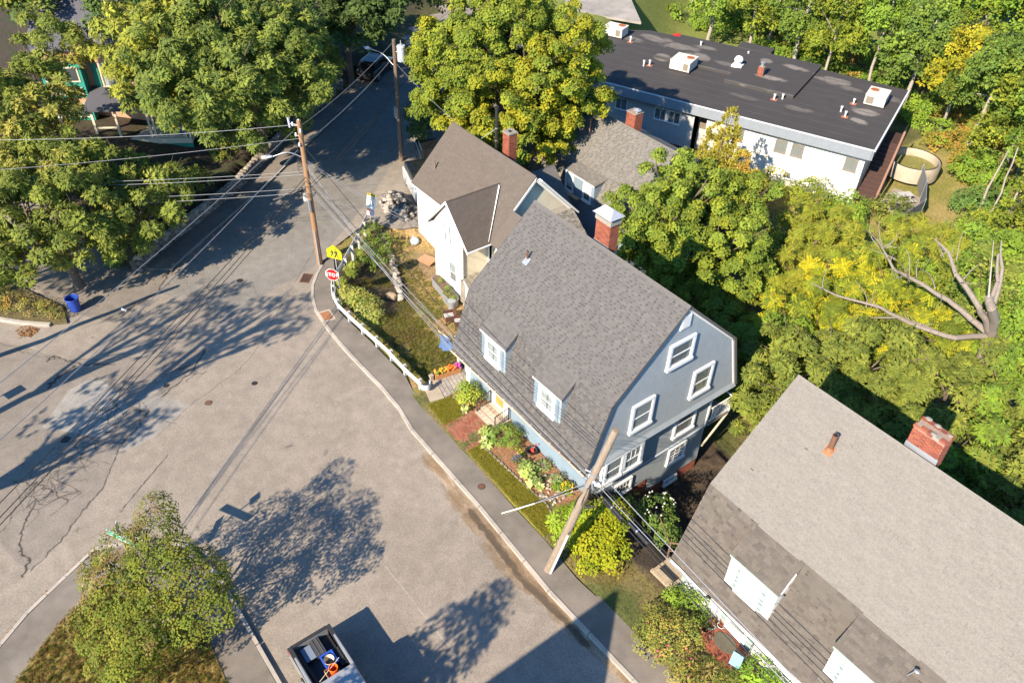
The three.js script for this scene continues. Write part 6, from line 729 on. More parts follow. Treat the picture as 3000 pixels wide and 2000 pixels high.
{ // what lies in the truck bed
  solo('panel', 'blue grey flat lidded panel lying in the truck bed', 'panel', [box(9.57, 10.18, 0.99, 1.03, 18.12, 18.52)], mat([0.2, 0.25, 0.33], { map: T.stain, rough: 0.35 }));
  const c = thing('plastic_case', 'long black ribbed plastic case in the truck bed', 'case', 9.8, 0.8, 17.9); part('body', box(9.42, 10.2, 0.8, 1.0, 17.74, 18.09), mat([0.06, 0.06, 0.062], { rough: 0.5 }), c); part('lid', [box(9.4, 10.22, 1.0, 1.05, 17.72, 18.1)], mat([0.07, 0.07, 0.073], { rough: 0.4 }), c); for (const z of [17.82, 17.99]) part('rib', box(9.42, 10.2, 1.05, 1.07, z - 0.02, z + 0.02), mat([0.09, 0.09, 0.095], { rough: 0.4 }), c);
  const open = (name, label, cat, x0, x1, y0, y1, z0, z1, m, th = 0.03) => { const t = thing(name, label, cat, (x0 + x1) / 2, y0, (z0 + z1) / 2); part('side', [box(x0, x1, y0, y1, z0, z0 + th), box(x0, x1, y0, y1, z1 - th, z1), box(x0, x0 + th, y0, y1, z0 + th, z1 - th), box(x1 - th, x1, y0, y1, z0 + th, z1 - th)], m, t); part('bottom', box(x0 + th, x1 - th, y0, y0 + 0.02, z0 + th, z1 - th), m, t); return t; };
  const b = open('plastic_crate', 'bright blue open plastic crate in the truck bed', 'crate', 10.32, 10.84, 0.8, 1.1, 17.58, 18.02, mat([0.02, 0.07, 0.4], { rough: 0.4, map: T.paint })); part('rim', [box(10.28, 10.88, 1.08, 1.12, 17.54, 17.6), box(10.28, 10.88, 1.08, 1.12, 18.0, 18.06), box(10.28, 10.34, 1.08, 1.12, 17.6, 18.0), box(10.82, 10.88, 1.08, 1.12, 17.6, 18.0)], mat([0.03, 0.1, 0.5], { rough: 0.4 }), b);
  const u = thing('waste_basket', 'cream square basket standing inside the blue crate', 'basket', 10.6, 0.85, 17.8); part('side', [new THREE.CylinderGeometry(0.2, 0.15, 0.3, 20, 1, true).translate(10.62, 1.02, 17.82)], mat([0.62, 0.54, 0.42], { side: THREE.DoubleSide, map: T.paint }), u); part('bottom', new THREE.CylinderGeometry(0.15, 0.15, 0.02, 20).translate(10.62, 0.88, 17.82), M.black, u);
  open('cardboard_box', 'open tan cardboard box behind the orange bucket in the truck bed', 'box', 10.86, 11.3, 0.8, 1.06, 17.68, 18.16, mat([0.4, 0.26, 0.14], { map: T.paint }), 0.012);
  const o = thing('bucket', 'orange bucket standing in the truck bed against the cab', 'bucket', 11.06, 0.8, 17.86); part('side', new THREE.CylinderGeometry(0.165, 0.13, 0.42, 24, 1, true).translate(11.06, 1.05, 17.86), mat([0.8, 0.13, 0.01], { side: THREE.DoubleSide, map: T.paint, rough: 0.45 }), o); part('rim', new THREE.TorusGeometry(0.165, 0.013, 6, 24).rotateX(Math.PI / 2).translate(11.06, 1.26, 17.86), mat([0.85, 0.2, 0.02], { rough: 0.4, map: null }), o); part('bottom', new THREE.CylinderGeometry(0.13, 0.13, 0.02, 20).translate(11.06, 0.86, 17.86), mat([0.6, 0.09, 0.01], { map: null }), o);
  solo('timber_plank', 'dark brown plank lying along the truck bed side', 'plank', [slab(V(9.5, 1.12, 18.72), V(11.3, 1.12, 18.6), V(11.3, 1.12, 18.48), V(9.5, 1.12, 18.6), 0.04)], mat([0.09, 0.045, 0.03], { map: T.wood })); solo('cleaning_pole', 'pale thin pole laid across the truck bed', 'pole', [rod(V(11.2, 1.15, 18.5), V(10.85, 1.3, 17.5), 0.014)], mat([0.6, 0.55, 0.45]));
}
// ---------- little things around the yards ----------
{
  const g = thing('recycling_bin', 'blue open recycling bin standing by the overgrown bed', 'bin', -18.3, 0, 19.3), bl = mat([0.02, 0.06, 0.33], { map: T.paint, rough: 0.4, side: THREE.DoubleSide }), x = -18.3, z = 19.35; part('body', new THREE.CylinderGeometry(0.36, 0.29, 0.85, 24, 1, true).translate(x, 0.5, z), bl, g); part('rim', new THREE.TorusGeometry(0.365, 0.03, 8, 28).rotateX(Math.PI / 2).translate(x, 0.92, z), bl, g); part('bottom', new THREE.CylinderGeometry(0.29, 0.29, 0.03, 20).translate(x, 0.09, z), bl, g); part('handle', [rod(V(x - 0.36, 0.75, z + 0.12), V(x - 0.3, 0.75, z + 0.3), 0.025)], M.white, g);
  solo('litter', 'white scrap of litter lying in the shaded road', 'litter', [slab(V(-16.9, 0.03, 17.1), V(-16.6, 0.03, 16.95), V(-16.5, 0.035, 17.05), V(-16.85, 0.03, 17.22), 0.01), new THREE.SphereGeometry(0.06, 8, 6).translate(-16.9, 0.06, 17.15)], M.white);
}
const wick = mat([0.1, 0.04, 0.022], { map: T.wood, bump: 0.006 });
for (const [x, z, ry, l] of [[-5.55, 1.55, -0.35, 'brown wicker armchair with striped cushion, the one further from the blue house'], [-4.75, 1.35, -0.5, 'brown wicker armchair partly hidden by the blue house roof edge']]) {
  const t = localThing('wicker_chair', l, 'chair', x, height(x, z), z, ry, 'wicker chairs by the lattice'), G = (...e) => box(...e); part('seat', G(-0.32, 0.32, 0.3, 0.36, -0.3, 0.32), wick, t); part('backrest', slab(V(-0.34, 0.34, -0.26), V(0.34, 0.34, -0.26), V(0.34, 0.88, -0.36), V(-0.34, 0.88, -0.36), 0.06), wick, t); for (const s of [-1, 1]) { part('armrest', [G(s * 0.34 - 0.05, s * 0.34 + 0.05, 0.3, 0.62, -0.3, 0.32)], wick, t); for (const q of [-0.28, 0.28]) part('leg', G(s * 0.32 - 0.03, s * 0.32 + 0.03, 0, 0.3, q - 0.03, q + 0.03), wick, t); } for (let i = 0; i < 7; i++) part('cushion_stripe', G(-0.27 + i * 0.0771, -0.27 + (i + 1) * 0.0771, 0.36, 0.44, -0.26, 0.3), i % 2 ? mat([0.1, 0.1, 0.1]) : M.white, t);
}
for (const [x, z, L, l] of [[-8.45, 0.2, 1.9, 'long oval galvanized planter tub against the white house'], [-7.1, 0.45, 1.3, 'shorter oval galvanized planter beside the lattice']]) {
  const y = height(x, z), t = thing('planter_tub', l, 'planter', x, y, z), o = (r, h, y0) => { const s = new THREE.Shape(); s.absarc(L / 2 - 0.3, 0, r, -Math.PI / 2, Math.PI / 2); s.absarc(-L / 2 + 0.3, 0, r, Math.PI / 2, Math.PI * 1.5); return new THREE.ExtrudeGeometry(s, { depth: h, bevelEnabled: false, curveSegments: 14 }).rotateX(-Math.PI / 2).rotateY(-0.12).translate(x, y + y0, z); }; part('tub', o(0.33, 0.56, 0), M.galv, t); part('rim', o(0.36, 0.03, 0.54), M.galv, t); part('soil', o(0.31, 0.02, 0.565), M.soil, t);
}
{ const x = -6.5, z = 0.75, y = height(x, z), t = thing('metal_can', 'pale galvanized can standing beside the lattice', 'can', x, y, z); part('body', new THREE.CylinderGeometry(0.24, 0.22, 0.6, 20).translate(x, y + 0.3, z), M.galv, t); part('lid', new THREE.CylinderGeometry(0.26, 0.26, 0.04, 20).translate(x, y + 0.62, z), M.metal, t); }
{ const x = -11.6, z = -0.75, y = height(x, z), t = thing('cardboard_stack', 'flattened cardboard lying by the white house steps', 'cardboard', x, y, z), m = mat([0.42, 0.24, 0.13], { map: T.paint }); for (let i = 0; i < 3; i++) part('sheet', box(-0.65 + i * 0.04, 0.6, 0.03 + i * 0.05, 0.05 + i * 0.05, -0.45, 0.4 - i * 0.06).rotateY(0.15 + i * 0.1).rotateZ(0.08).translate(x, y + 0.08, z), m, t); }
{ const x = -13.9, z = -1.2, y = height(x, z), t = thing('trash_bag', 'pale blue bag heaped at the white house corner', 'bag', x, y, z); part('bag', [new THREE.IcosahedronGeometry(0.34, 2).scale(1, 0.8, 0.9).translate(x, y + 0.25, z)], mat([0.42, 0.5, 0.56], { map: T.paint, rough: 0.5 }), t); part('knot', new THREE.ConeGeometry(0.09, 0.25, 7).rotateZ(0.6).translate(x - 0.2, y + 0.55, z), mat([0.42, 0.5, 0.56], { rough: 0.5 }), t); }
{ // flag at the left end of the blue house
  const t = thing('house_flag', 'navy and light blue flag on a pole at the blue house corner', 'flag', -0.5, 2.4, 4.6); part('pole', [rod(V(-0.1, 2.2, 4.2), V(-1.6, 2.75, 4.85), 0.016)], M.white, t); const g = new THREE.PlaneGeometry(1.0, 1.35, 14, 14), p = g.attributes.position; for (let i = 0; i < p.count; i++) { const u = (p.getX(i) + 0.5), v = 0.675 - p.getY(i); p.setXYZ(i, -0.55 - u * 0.9 + v * (0.1 - u * 0.25), 2.38 + u * 0.33 - v * (0.35 + 0.5 * u), 4.4 + u * 0.39 + v * 0.1 + 0.11 * Math.sin(u * 9 + v * 2)); } g.computeVertexNormals(); part('cloth', g, mat([0.075, 0.13, 0.26], { side: THREE.DoubleSide, map: T.paint, rough: 0.9 }), t); const h = new THREE.PlaneGeometry(0.52, 0.5, 8, 8), q = h.attributes.position; for (let i = 0; i < q.count; i++) { const u = q.getX(i) + 0.3, v = 0.3 - q.getY(i); q.setXYZ(i, -0.57 - u * 0.9 + v * (0.1 - u * 0.25), 2.375 + u * 0.33 - v * (0.35 + 0.5 * u), 4.43 + u * 0.39 + v * 0.1 + 0.11 * Math.sin(u * 9 + v * 2)); } h.computeVertexNormals(); part('emblem', h, mat([0.03, 0.05, 0.12], { side: THREE.DoubleSide, map: T.paint }), t);
}
{ // path, flower box and rail at the side porch
  const cc = mat([0.47, 0.39, 0.29], { map: T.stain, bump: 0.003 }), pv = [[0.42, 0.37, 0.31], [0.36, 0.32, 0.28], [0.46, 0.41, 0.35], [0.39, 0.36, 0.33]].map((c) => mat(c, { map: T.stain, bump: 0.004 })), t = thing('stone_walkway', 'pale flagstone walkway with concrete threshold leading to the side porch', 'walkway', -0.3, 0.1, 5); t.userData.kind = 'structure';
  part('threshold', flat([[-0.95, 6.35], [0.42, 6.75], [0.6, 6.0], [-0.85, 5.65]], -0.2, 0.44), cc, t); const base = part('bed', flat([[-0.9, 5.65], [0.6, 6.0], [0.55, 4.22], [-0.6, 4.1], [-1.2, 2.4], [-0.95, 2.4]], -0.4, 0.6), mat([0.3, 0.25, 0.2], { map: T.soil }), t);
  for (let j = 0; j < 8; j++) { const z0 = 5.62 - j * 0.22; let x = -0.84 + j * 0.02; while (x < 0.5) { const w = rr(0.22, 0.5), b = Math.min(0.53, x + w); if (b - x > 0.08) part('flagstone', flat([[x + 0.01, z0 + 0.2 + x * 0.2], [b - 0.01, z0 + 0.2 + b * 0.2], [b - 0.01, z0 + 0.01 + b * 0.2], [x + 0.01, z0 + 0.01 + x * 0.2]], 0.15, rr(0.075, 0.09)), pick(pv), base); x = b; } }
  const f = thing('flower_box', 'long wooden flower box of marigolds and mums beside the stone walkway', 'flower box', -0.75, 0.2, 4.9), wd = mat([0.42, 0.19, 0.07], { map: T.wood }); part('box', [slab(V(-1.0, 0.55, 5.6), V(-0.75, 0.55, 5.62), V(-0.5, 0.55, 4.15), V(-0.75, 0.55, 4.1), 0.3)], wd, f); for (let i = 0; i < 150; i++) { const u = rnd(), x = -0.86 + 0.24 * u + rr(-0.13, 0.13), z = 5.58 - 1.4 * u, c = u > 0.8 ? [0.4, 0.06, 0.25] : u < 0.45 ? (rnd() < 0.5 ? [0.75, 0.28, 0.02] : [0.08, 0.14, 0.02]) : [0.62, 0.13, 0.015]; if (i < 150) { const k = new THREE.Mesh(stoneG[i % 4], flowerMat(c)); k.name = 'flower'; k.position.set(x + 0.75, rr(0.38, 0.62), z - 4.9); k.scale.setScalar(rr(0.07, 0.14)); f.add(k); } }
  const r = thing('pipe_rail', 'thin dark pipe rail beside the flower box', 'railing', -1, 0, 5); part('post', [rod(V(-1.02, -0.2, 5.62), V(-1.02, 1.2, 5.6), 0.025)], M.iron, r); part('rail', [rod(V(-1.02, 1.15, 5.6), V(-1.0, 1.2, 4.1), 0.02), rod(V(-1.02, 0.65, 5.6), V(-1.0, 0.7, 4.1), 0.016)], M.iron, r);
  solo('walk_post', 'short pale stone post at the start of the stone walkway', 'post', [box(-1.02, -0.84, 0, 0.55, 5.72, 5.9), box(-1.04, -0.82, 0.55, 0.6, 5.7, 5.92)], cc);
}
function flowerMat(c) { const k = c.join(); return (flowerMat.m ??= new Map()).get(k) ?? (flowerMat.m.set(k, mat(c, { map: null, rough: 0.9 })), flowerMat.m.get(k)); }
{ // brick walk to the front stoop
  const t = thing('brick_walk', 'red brick walk from the sidewalk to the front stoop', 'path', 3.3, 0.1, 6.2); t.userData.kind = 'structure'; part('sand_bed', box(2.3, 4.25, -0.1, 0.155, 5.32, 7.18), mat([0.3, 0.2, 0.13], { map: T.soil }), t);
  const ms = [[0.3, 0.105, 0.06], [0.35, 0.13, 0.08], [0.26, 0.085, 0.05], [0.32, 0.14, 0.09]].map((c) => mat(c, { bump: 0.003 })); for (let j = 0; j < 18; j++) for (let i = 0; i < 9; i++) { const x0 = 2.33 + i * 0.208 + (j % 2 ? 0.1 : 0); if (x0 > 4.15) continue; const k = new THREE.Mesh(brickG[1], pick(ms)); k.name = 'brick'; k.position.set(x0 + 0.1 - 3.3, 0.155 + rr(-0.003, 0.004) - 0.1, 5.37 + j * 0.101 - 6.2); k.rotation.x = Math.PI / 2; k.scale.set(0.98, 1.6, 1); k.castShadow = k.receiveShadow = true; t.add(k); }
  for (const x of [2.24, 4.31]) for (let j = 0; j < 9; j++) { const k = new THREE.Mesh(brickG[1], pick(ms)); k.name = 'edge_brick'; k.position.set(x - 3.3, 0.06, 5.42 + j * 0.208 - 6.2); k.rotation.set(Math.PI / 2, 0, Math.PI / 2); k.scale.set(1, 1.6, 1.2); t.add(k); }
}
{ // lawns and mulch beds before the blue house
  const gm = mat([0.3, 0.27, 0.045], { map: T.soil, rough: 1, bump: 0.03 });
  struct('lawn', 'small grass patch left of the brick walk', 'lawn', flat([[0.5, 6.98], [2.2, 7.1], [2.2, 5.9], [1.5, 5.4], [0.65, 5.6], [0.55, 6.2]], -0.1, 0.26), gm); struct('lawn', 'long grass strip between sidewalk and flower bed right of the brick walk', 'lawn', flat([[4.36, 7.15], [8.26, 7.28], [10.5, 7.28], [10.5, 6.5], [9.2, 6.05], [7.5, 6.2], [5.6, 6.3], [4.36, 6.35]], -0.1, 0.26), gm);
  struct('mulch_bed', 'red brown mulch bed left of the front stoop', 'mulch', flat([[0.62, 5.55], [1.5, 5.36], [2.2, 5.85], [2.36, 5.3], [2.36, 4.26], [0.62, 4.26]], -0.1, 0.27), M.mulch); struct('mulch_bed', 'long red brown mulch bed under the front wall of the blue house', 'mulch', flat([[4.36, 6.3], [5.6, 6.25], [7.5, 6.15], [9.2, 6.0], [10.3, 6.3], [10.3, 4.26], [4.2, 4.26], [4.2, 5.3], [4.36, 5.4]], -0.1, 0.27), M.mulch);
  const e = thing('stone_edging', 'weathered stone edging around the front flower beds', 'edging', 5, 0.1, 6); for (const P of [[[0.7, 5.6], [1.5, 5.4], [2.18, 5.9]], [[4.4, 6.34], [5.6, 6.28], [7.5, 6.18], [9.2, 6.04], [10.3, 6.4]]]) for (let i = 0; i < P.length - 1; i++) { const a = P[i], b = P[i + 1], n = Math.round(Math.hypot(b[0] - a[0], b[1] - a[1]) / 0.28); for (let j = 0; j < n; j++) stone(e, lerp(a[0], b[0], (j + 0.5) / n), 0.17, lerp(a[1], b[1], (j + 0.5) / n), 0.27, 0.14, 0.13, -Math.atan2(b[1] - a[1], b[0] - a[0]), 'stone', stoneM[i % 3]); }
  const q = thing('plant_pot', 'black round planter with red ornament on the front mulch', 'planter', 6.3, 0.15, 4.65); part('pot', new THREE.LatheGeometry([[0.16, 0], [0.27, 0.2], [0.3, 0.2], [0.29, 0.24], [0.24, 0.22], [0.14, 0.04]].map((k) => new THREE.Vector2(...k)), 20).translate(6.3, 0.17, 4.65), M.black, q); part('ornament', [box(6.22, 6.42, 0.3, 0.45, 4.6, 4.64), rod(V(6.3, 0.2, 4.65), V(6.38, 0.75, 4.5), 0.012), new THREE.SphereGeometry(0.05, 8, 6).translate(6.4, 0.78, 4.48)], mat([0.6, 0.04, 0.03], { map: null }), q);
  const rk = thing('bed_stones', 'scatter of pale stones in the mulch by the corner of the bed', 'stones', 8.7, 0.17, 5.4); for (let i = 0; i < 46; i++) stone(rk, rr(7.8, 9.5), 0.19, rr(4.9, 6.0), rr(0.08, 0.2), rr(0.06, 0.12), rr(0.08, 0.18), rr(0, 3), 'stone', i % 3 ? mat([0.55, 0.45, 0.34], { map: T.stain }) : null);
}
// ---------- vegetation ----------
function leafGeo(leaves) { // each leaf [base, tip, half width, droop of the sides]: two folded triangles
  const p = []; for (const [b, t, w, up] of leaves) { const d = t.clone().sub(b), s = d.clone().cross(up).normalize().multiplyScalar(w), m = b.clone().addScaledVector(d, 0.5).addScaledVector(up, -w * 0.35), l = m.clone().add(s), r = m.clone().sub(s); p.push(...b.toArray(), ...t.toArray(), ...l.toArray(), ...b.toArray(), ...r.toArray(), ...t.toArray()); }
  const g = new THREE.BufferGeometry(); g.setAttribute('position', new THREE.Float32BufferAttribute(p, 3)); g.computeVertexNormals(); return worldUV(g);
}
function spray(n, len, w, spread, droop, lift = 0.25) { // a twig end: n leaves around the local y axis, leaning out and hanging by droop
  const l = []; for (let i = 0; i < n; i++) { const a = i * 2.4 + rr(-0.3, 0.3), e = rr(0.15, 1), r = spread * e, b = V(Math.cos(a) * r * 0.4, lift * spread * rr(-0.6, 0.9), Math.sin(a) * r * 0.4), o = V(Math.cos(a), rr(-droop, 0.35 - droop * 0.3), Math.sin(a)).normalize(), t = b.clone().addScaledVector(o, len * rr(0.75, 1.25)); l.push([b.addScaledVector(o, r * 0.5), t.addScaledVector(o, r * 0.5), w * rr(0.8, 1.2), V(rr(-0.3, 0.3), 1, rr(-0.3, 0.3)).normalize()]); } return leafGeo(l);
}
const SPR = {
  maple: [0, 1].map(() => spray(13, 0.2, 0.1, 0.34, 0.35)), oak: [0, 1].map(() => spray(11, 0.25, 0.055, 0.16, 0.3)), small: [0, 1].map(() => spray(14, 0.12, 0.05, 0.24, 0.5)), bush: [0, 1].map(() => spray(14, 0.1, 0.038, 0.16, 0.3)), hosta: [0, 1].map(() => spray(9, 0.26, 0.075, 0.08, 0.35)),
  far: [0, 1].map(() => spray(12, 0.34, 0.15, 0.55, 0.35)), willow: [0, 1].map(() => spray(16, 0.2, 0.022, 0.16, 0.2, 0.8)), fern: [0, 1].map(() => spray(18, 0.26, 0.03, 0.1, 0.4)), grass: [0, 1].map(() => leafGeo(Array.from({ length: 9 }, () => { const a = rr(0, 6.3), b = V(rr(-0.07, 0.07), 0, rr(-0.07, 0.07)); return [b, b.clone().add(V(Math.cos(a) * 0.06, rr(0.06, 0.14), Math.sin(a) * 0.06)), 0.007, V(Math.cos(a + 1.5), 0.2, Math.sin(a + 1.5))]; }))),
  locust: [0, 1].map(() => { const l = []; for (let f = 0; f < 5; f++) { const a = f * 1.256 + rr(-0.3, 0.3), o = V(Math.cos(a), -0.25, Math.sin(a)); for (let k = 1; k < 7; k++) for (const s of [1, -1]) { const b = o.clone().multiplyScalar(k * 0.075), q = V(-o.z * s, -0.15, o.x * s).addScaledVector(o, 0.4).normalize(); l.push([b, b.clone().addScaledVector(q, 0.14), 0.03, V(0, 1, 0)]); } } return leafGeo(l); }),
  cedar: [0, 1].map(() => { const l = []; for (let f = 0; f < 14; f++) { const a = rr(0, 6.3), o = V(Math.cos(a) * 0.7, rr(0.1, 1), Math.sin(a) * 0.7).normalize(), b = V(rr(-0.12, 0.12), rr(-0.1, 0.1), rr(-0.12, 0.12)); l.push([b, b.clone().addScaledVector(o, rr(0.12, 0.26)), 0.035, V(rr(-1, 1), rr(0, 1), rr(-1, 1)).normalize()]); } return leafGeo(l); }),
};
const leafM = mat([1, 1, 1], { map: null, rough: 0.8, transmission: 0.35, thickness: 0, side: THREE.DoubleSide, specularIntensity: 0.25 });
// blobs: [x, y, z, r, (squash)]; sprays sit on and just inside the blob skins
function crown(parent, blobs, o) {
  const { kind = 'maple', dens = 9, cols, patch = 0.25, alt = null, altAt = 0.62, s0 = 0.8, s1 = 1.25, low = -0.5, lump = 0, name = 'crown' } = o, list = [], sub = [];
  for (const b of blobs) { const [x, y, z, r, q = 1] = b; if (!lump) { sub.push([x, y, z, r, q]); continue; } const n = Math.round(lump * r * r); for (let i = 0; i < n; i++) { const u = 1 - 2 * (i + 0.5) / n, a = i * 2.39996 + rr(-0.3, 0.3), c = Math.sqrt(1 - u * u), k = r * rr(0.62, 0.93); if (u < low - 0.2) continue; sub.push([x + Math.cos(a) * c * k, y + u * k * q, z + Math.sin(a) * c * k, rr(0.2, 0.34) * Math.sqrt(r) * (o.clump || 1.25), rr(0.7, 0.95)]); } }
  const P = V(0, 0, 0), N = V(0, 0, 0), Q = new THREE.Quaternion(), Qs = new THREE.Quaternion(), S = V(1, 1, 1), up = V(0, 1, 0);
  for (const [x, y, z, r, q] of sub) { const n = Math.ceil(dens * r * r * 3.4); for (let i = 0; i < n; i++) {
    const u = rr(low, 1), a = rr(0, 6.2832), c = Math.sqrt(Math.max(0, 1 - u * u)), k = r * (0.62 + 0.42 * Math.pow(rnd(), 0.6)); P.set(x + Math.cos(a) * c * k, y + u * k * q, z + Math.sin(a) * c * k);
    let inner = false; for (const b of blobs) { const dx = (P.x - b[0]) / b[3], dy = (P.y - b[1]) / (b[3] * (b[4] || 1)), dz = (P.z - b[2]) / b[3]; if (dx * dx + dy * dy + dz * dz < (lump ? 0.3 : 0.22)) { inner = true; break; } } if (inner && rnd() < 0.85) continue;
    N.set(Math.cos(a) * c, u + 0.55, Math.sin(a) * c).add(V(rr(-0.5, 0.5), rr(-0.3, 0.3), rr(-0.5, 0.5))).normalize(); Q.setFromUnitVectors(up, N).multiply(Qs.setFromAxisAngle(up, rr(0, 6.28))); const s = rr(s0, s1);
    const nz = fbm(P.x * patch + 31, (P.z + P.y * 1.3) * patch + 11, 3), cc = (alt && nz > altAt && rnd() < 0.8) ? pick(alt) : pick(cols), v = rr(1.4, 2.2);
    list.push([P.clone(), Q.clone(), s, cc.map((e) => e * v)]); } }
  const oo = origin(parent), G = SPR[kind], Mx = new THREE.Matrix4(), half = [list.filter((_, i) => i % 2 === 0), list.filter((_, i) => i % 2)], col = new THREE.Color();
  half.forEach((L, h) => { if (!L.length) return; const im = new THREE.InstancedMesh(G[h], leafM, L.length); L.forEach((e, i) => { Mx.compose(e[0].sub(oo), e[1], S.setScalar(e[2])); im.setMatrixAt(i, Mx); im.setColorAt(i, col.setRGB(...e[3])); }); im.name = name; im.castShadow = im.receiveShadow = true; im.userData.kind = 'stuff'; parent.add(im); });
  crown.n = (crown.n || 0) + list.length; return list.length;
}
function limb(a, b, r0, r1, bend = 0.12, n = 6) { const L = a.distanceTo(b), k1 = V(rr(-1, 1), rr(-0.2, 0.6), rr(-1, 1)).multiplyScalar(L * bend), pts = []; for (let i = 0; i <= n; i++) { const t = i / n; pts.push(a.clone().lerp(b, t).addScaledVector(k1, Math.sin(t * Math.PI)).add(i && i < n ? V(rr(-1, 1), rr(-1, 1), rr(-1, 1)).multiplyScalar(L * 0.012) : V(0, 0, 0))); } const g = []; for (let i = 0; i < n; i++) g.push(rod(pts[i], pts[i + 1], lerp(r0, r1, i / n), lerp(r0, r1, (i + 1) / n), 8)); return { g, pts }; }
function trunkOf(t, x, z, y0, fork, r, blobs, m = M.bark) { const g = [...limb(V(x, y0 - 0.3, z), V(x + rr(-0.2, 0.2), fork, z + rr(-0.2, 0.2)), r, r * 0.72, 0.02).g]; for (const b of blobs.slice(0, 9)) { const e = V(b[0], b[1] + b[3] * 0.25, b[2]), L = limb(V(x, fork - 0.15, z), e, r * 0.5, r * 0.1); g.push(...L.g); for (let k = 0; k < 4; k++) { const a = rr(0, 6.28), q = e.clone().add(V(Math.cos(a), rr(0, 0.9), Math.sin(a)).multiplyScalar(b[3] * 0.72)); g.push(...limb(L.pts[3 + (k % 3)], q, r * 0.18, r * 0.04, 0.1, 3).g); } } return part('trunk', g, m, t); }
function tree(name, label, x, z, y0, blobs, o = {}, group) { const t = thing(name, label, 'tree', x, y0, z, group); trunkOf(t, x, z, y0, o.fork ?? y0 + 2.2, o.r || 0.22, blobs, o.bark); crown(t, blobs, o); return t; }
function ell(cx, cy, cz, rx, ry, n, r0, r1, seedless) { const b = [[cx, cy, cz, Math.min(rx, ry) * 0.72, ry / rx > 1 ? 1.2 : 0.9]]; for (let i = 0; i < n; i++) { const u = 1 - 1.75 * (i + 0.5) / n, a = i * 2.39996 + 0.6, c = Math.sqrt(Math.max(0, 1 - u * u)), r = rr(r0, r1); b.push([cx + Math.cos(a) * c * (rx - r * 0.8), cy + u * (ry - r * 0.8), cz + Math.sin(a) * c * (rx - r * 0.8), r, 0.85]); } return b; }
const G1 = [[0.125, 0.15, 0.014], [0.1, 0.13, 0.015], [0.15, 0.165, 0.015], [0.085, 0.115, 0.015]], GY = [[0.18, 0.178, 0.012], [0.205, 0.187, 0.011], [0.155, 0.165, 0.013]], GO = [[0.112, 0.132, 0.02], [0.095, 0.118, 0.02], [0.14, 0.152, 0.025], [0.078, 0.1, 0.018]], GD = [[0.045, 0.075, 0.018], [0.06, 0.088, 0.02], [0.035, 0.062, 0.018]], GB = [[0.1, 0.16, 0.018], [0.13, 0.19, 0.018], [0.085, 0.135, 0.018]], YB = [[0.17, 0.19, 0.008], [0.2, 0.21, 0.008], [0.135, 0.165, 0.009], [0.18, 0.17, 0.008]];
// broad maple behind the white house
tree('maple_tree', 'large rounded yellow green maple filling the view behind the white house', -17.8, -12.6, -1, [...ell(-17.9, 6.5, -12.2, 7.3, 7.4, 18, 2.5, 3.3), [-21.2, 8.3, -8.6, 2.9], [-23.8, 7.2, -10.0, 2.4], [-14.6, 3.0, -14.9, 2.4]], { kind: 'maple', dens: 26, lump: 3.2, clump: 1.25, cols: G1, alt: GY, altAt: 0.5, patch: 0.22, r: 0.42, fork: 2.5, s0: 0.6, s1: 1.0, low: -0.45 });
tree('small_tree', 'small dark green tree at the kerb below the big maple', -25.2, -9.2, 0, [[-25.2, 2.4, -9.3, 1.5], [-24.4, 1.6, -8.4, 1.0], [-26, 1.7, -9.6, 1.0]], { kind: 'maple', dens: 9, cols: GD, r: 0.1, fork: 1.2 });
tree('maple_tree', 'dense round green maple behind the right end of the blue house', -1.4, -14.4, -4, [...ell(-0.9, 2.4, -13.9, 5.6, 5.6, 15, 1.9, 2.5), [1.8, 0.2, -12.2, 2.2], [3.0, 1.4, -14.4, 2.2], [4.4, -0.4, -11.6, 2.2], [6.2, -0.2, -10.2, 1.9]], { kind: 'maple', dens: 26, lump: 4.4, clump: 1.15, cols: [[0.12, 0.155, 0.018], [0.1, 0.14, 0.018], [0.145, 0.17, 0.018], [0.08, 0.12, 0.018]], alt: G1, r: 0.3, fork: -1.5, s0: 0.55, s1: 0.95 });
{ const cb = []; for (const [x, z, h, r] of [[-9.9, -27.6, 3.8, 1.2], [-8.6, -27.0, 3.0, 1.1], [-11.4, -28.2, 1.6, 1.4], [-7.2, -26.2, 1.5, 1.5], [-5.6, -26.4, 0.4, 1.6], [-9.2, -25.4, 0.6, 1.5], [-10.6, -26, 0.2, 1.4]]) { for (let k = 0; k < 5; k++) cb.push([x + rr(-0.25, 0.25), lerp(-4.2, h - 0.6, k / 4), z + rr(-0.25, 0.25), r * lerp(1.15, 0.45, k / 4), 1.4]); } tree('cedar_tree', 'feathery yellow green cedars with pointed tips before the white building', -9, -27, -5.4, cb, { kind: 'cedar', dens: 30, cols: [[0.2, 0.18, 0.022], [0.16, 0.155, 0.022], [0.24, 0.2, 0.025]], alt: [[0.28, 0.19, 0.03]], r: 0.2, fork: -3, s0: 0.9, s1: 1.7, low: -0.7 }); }
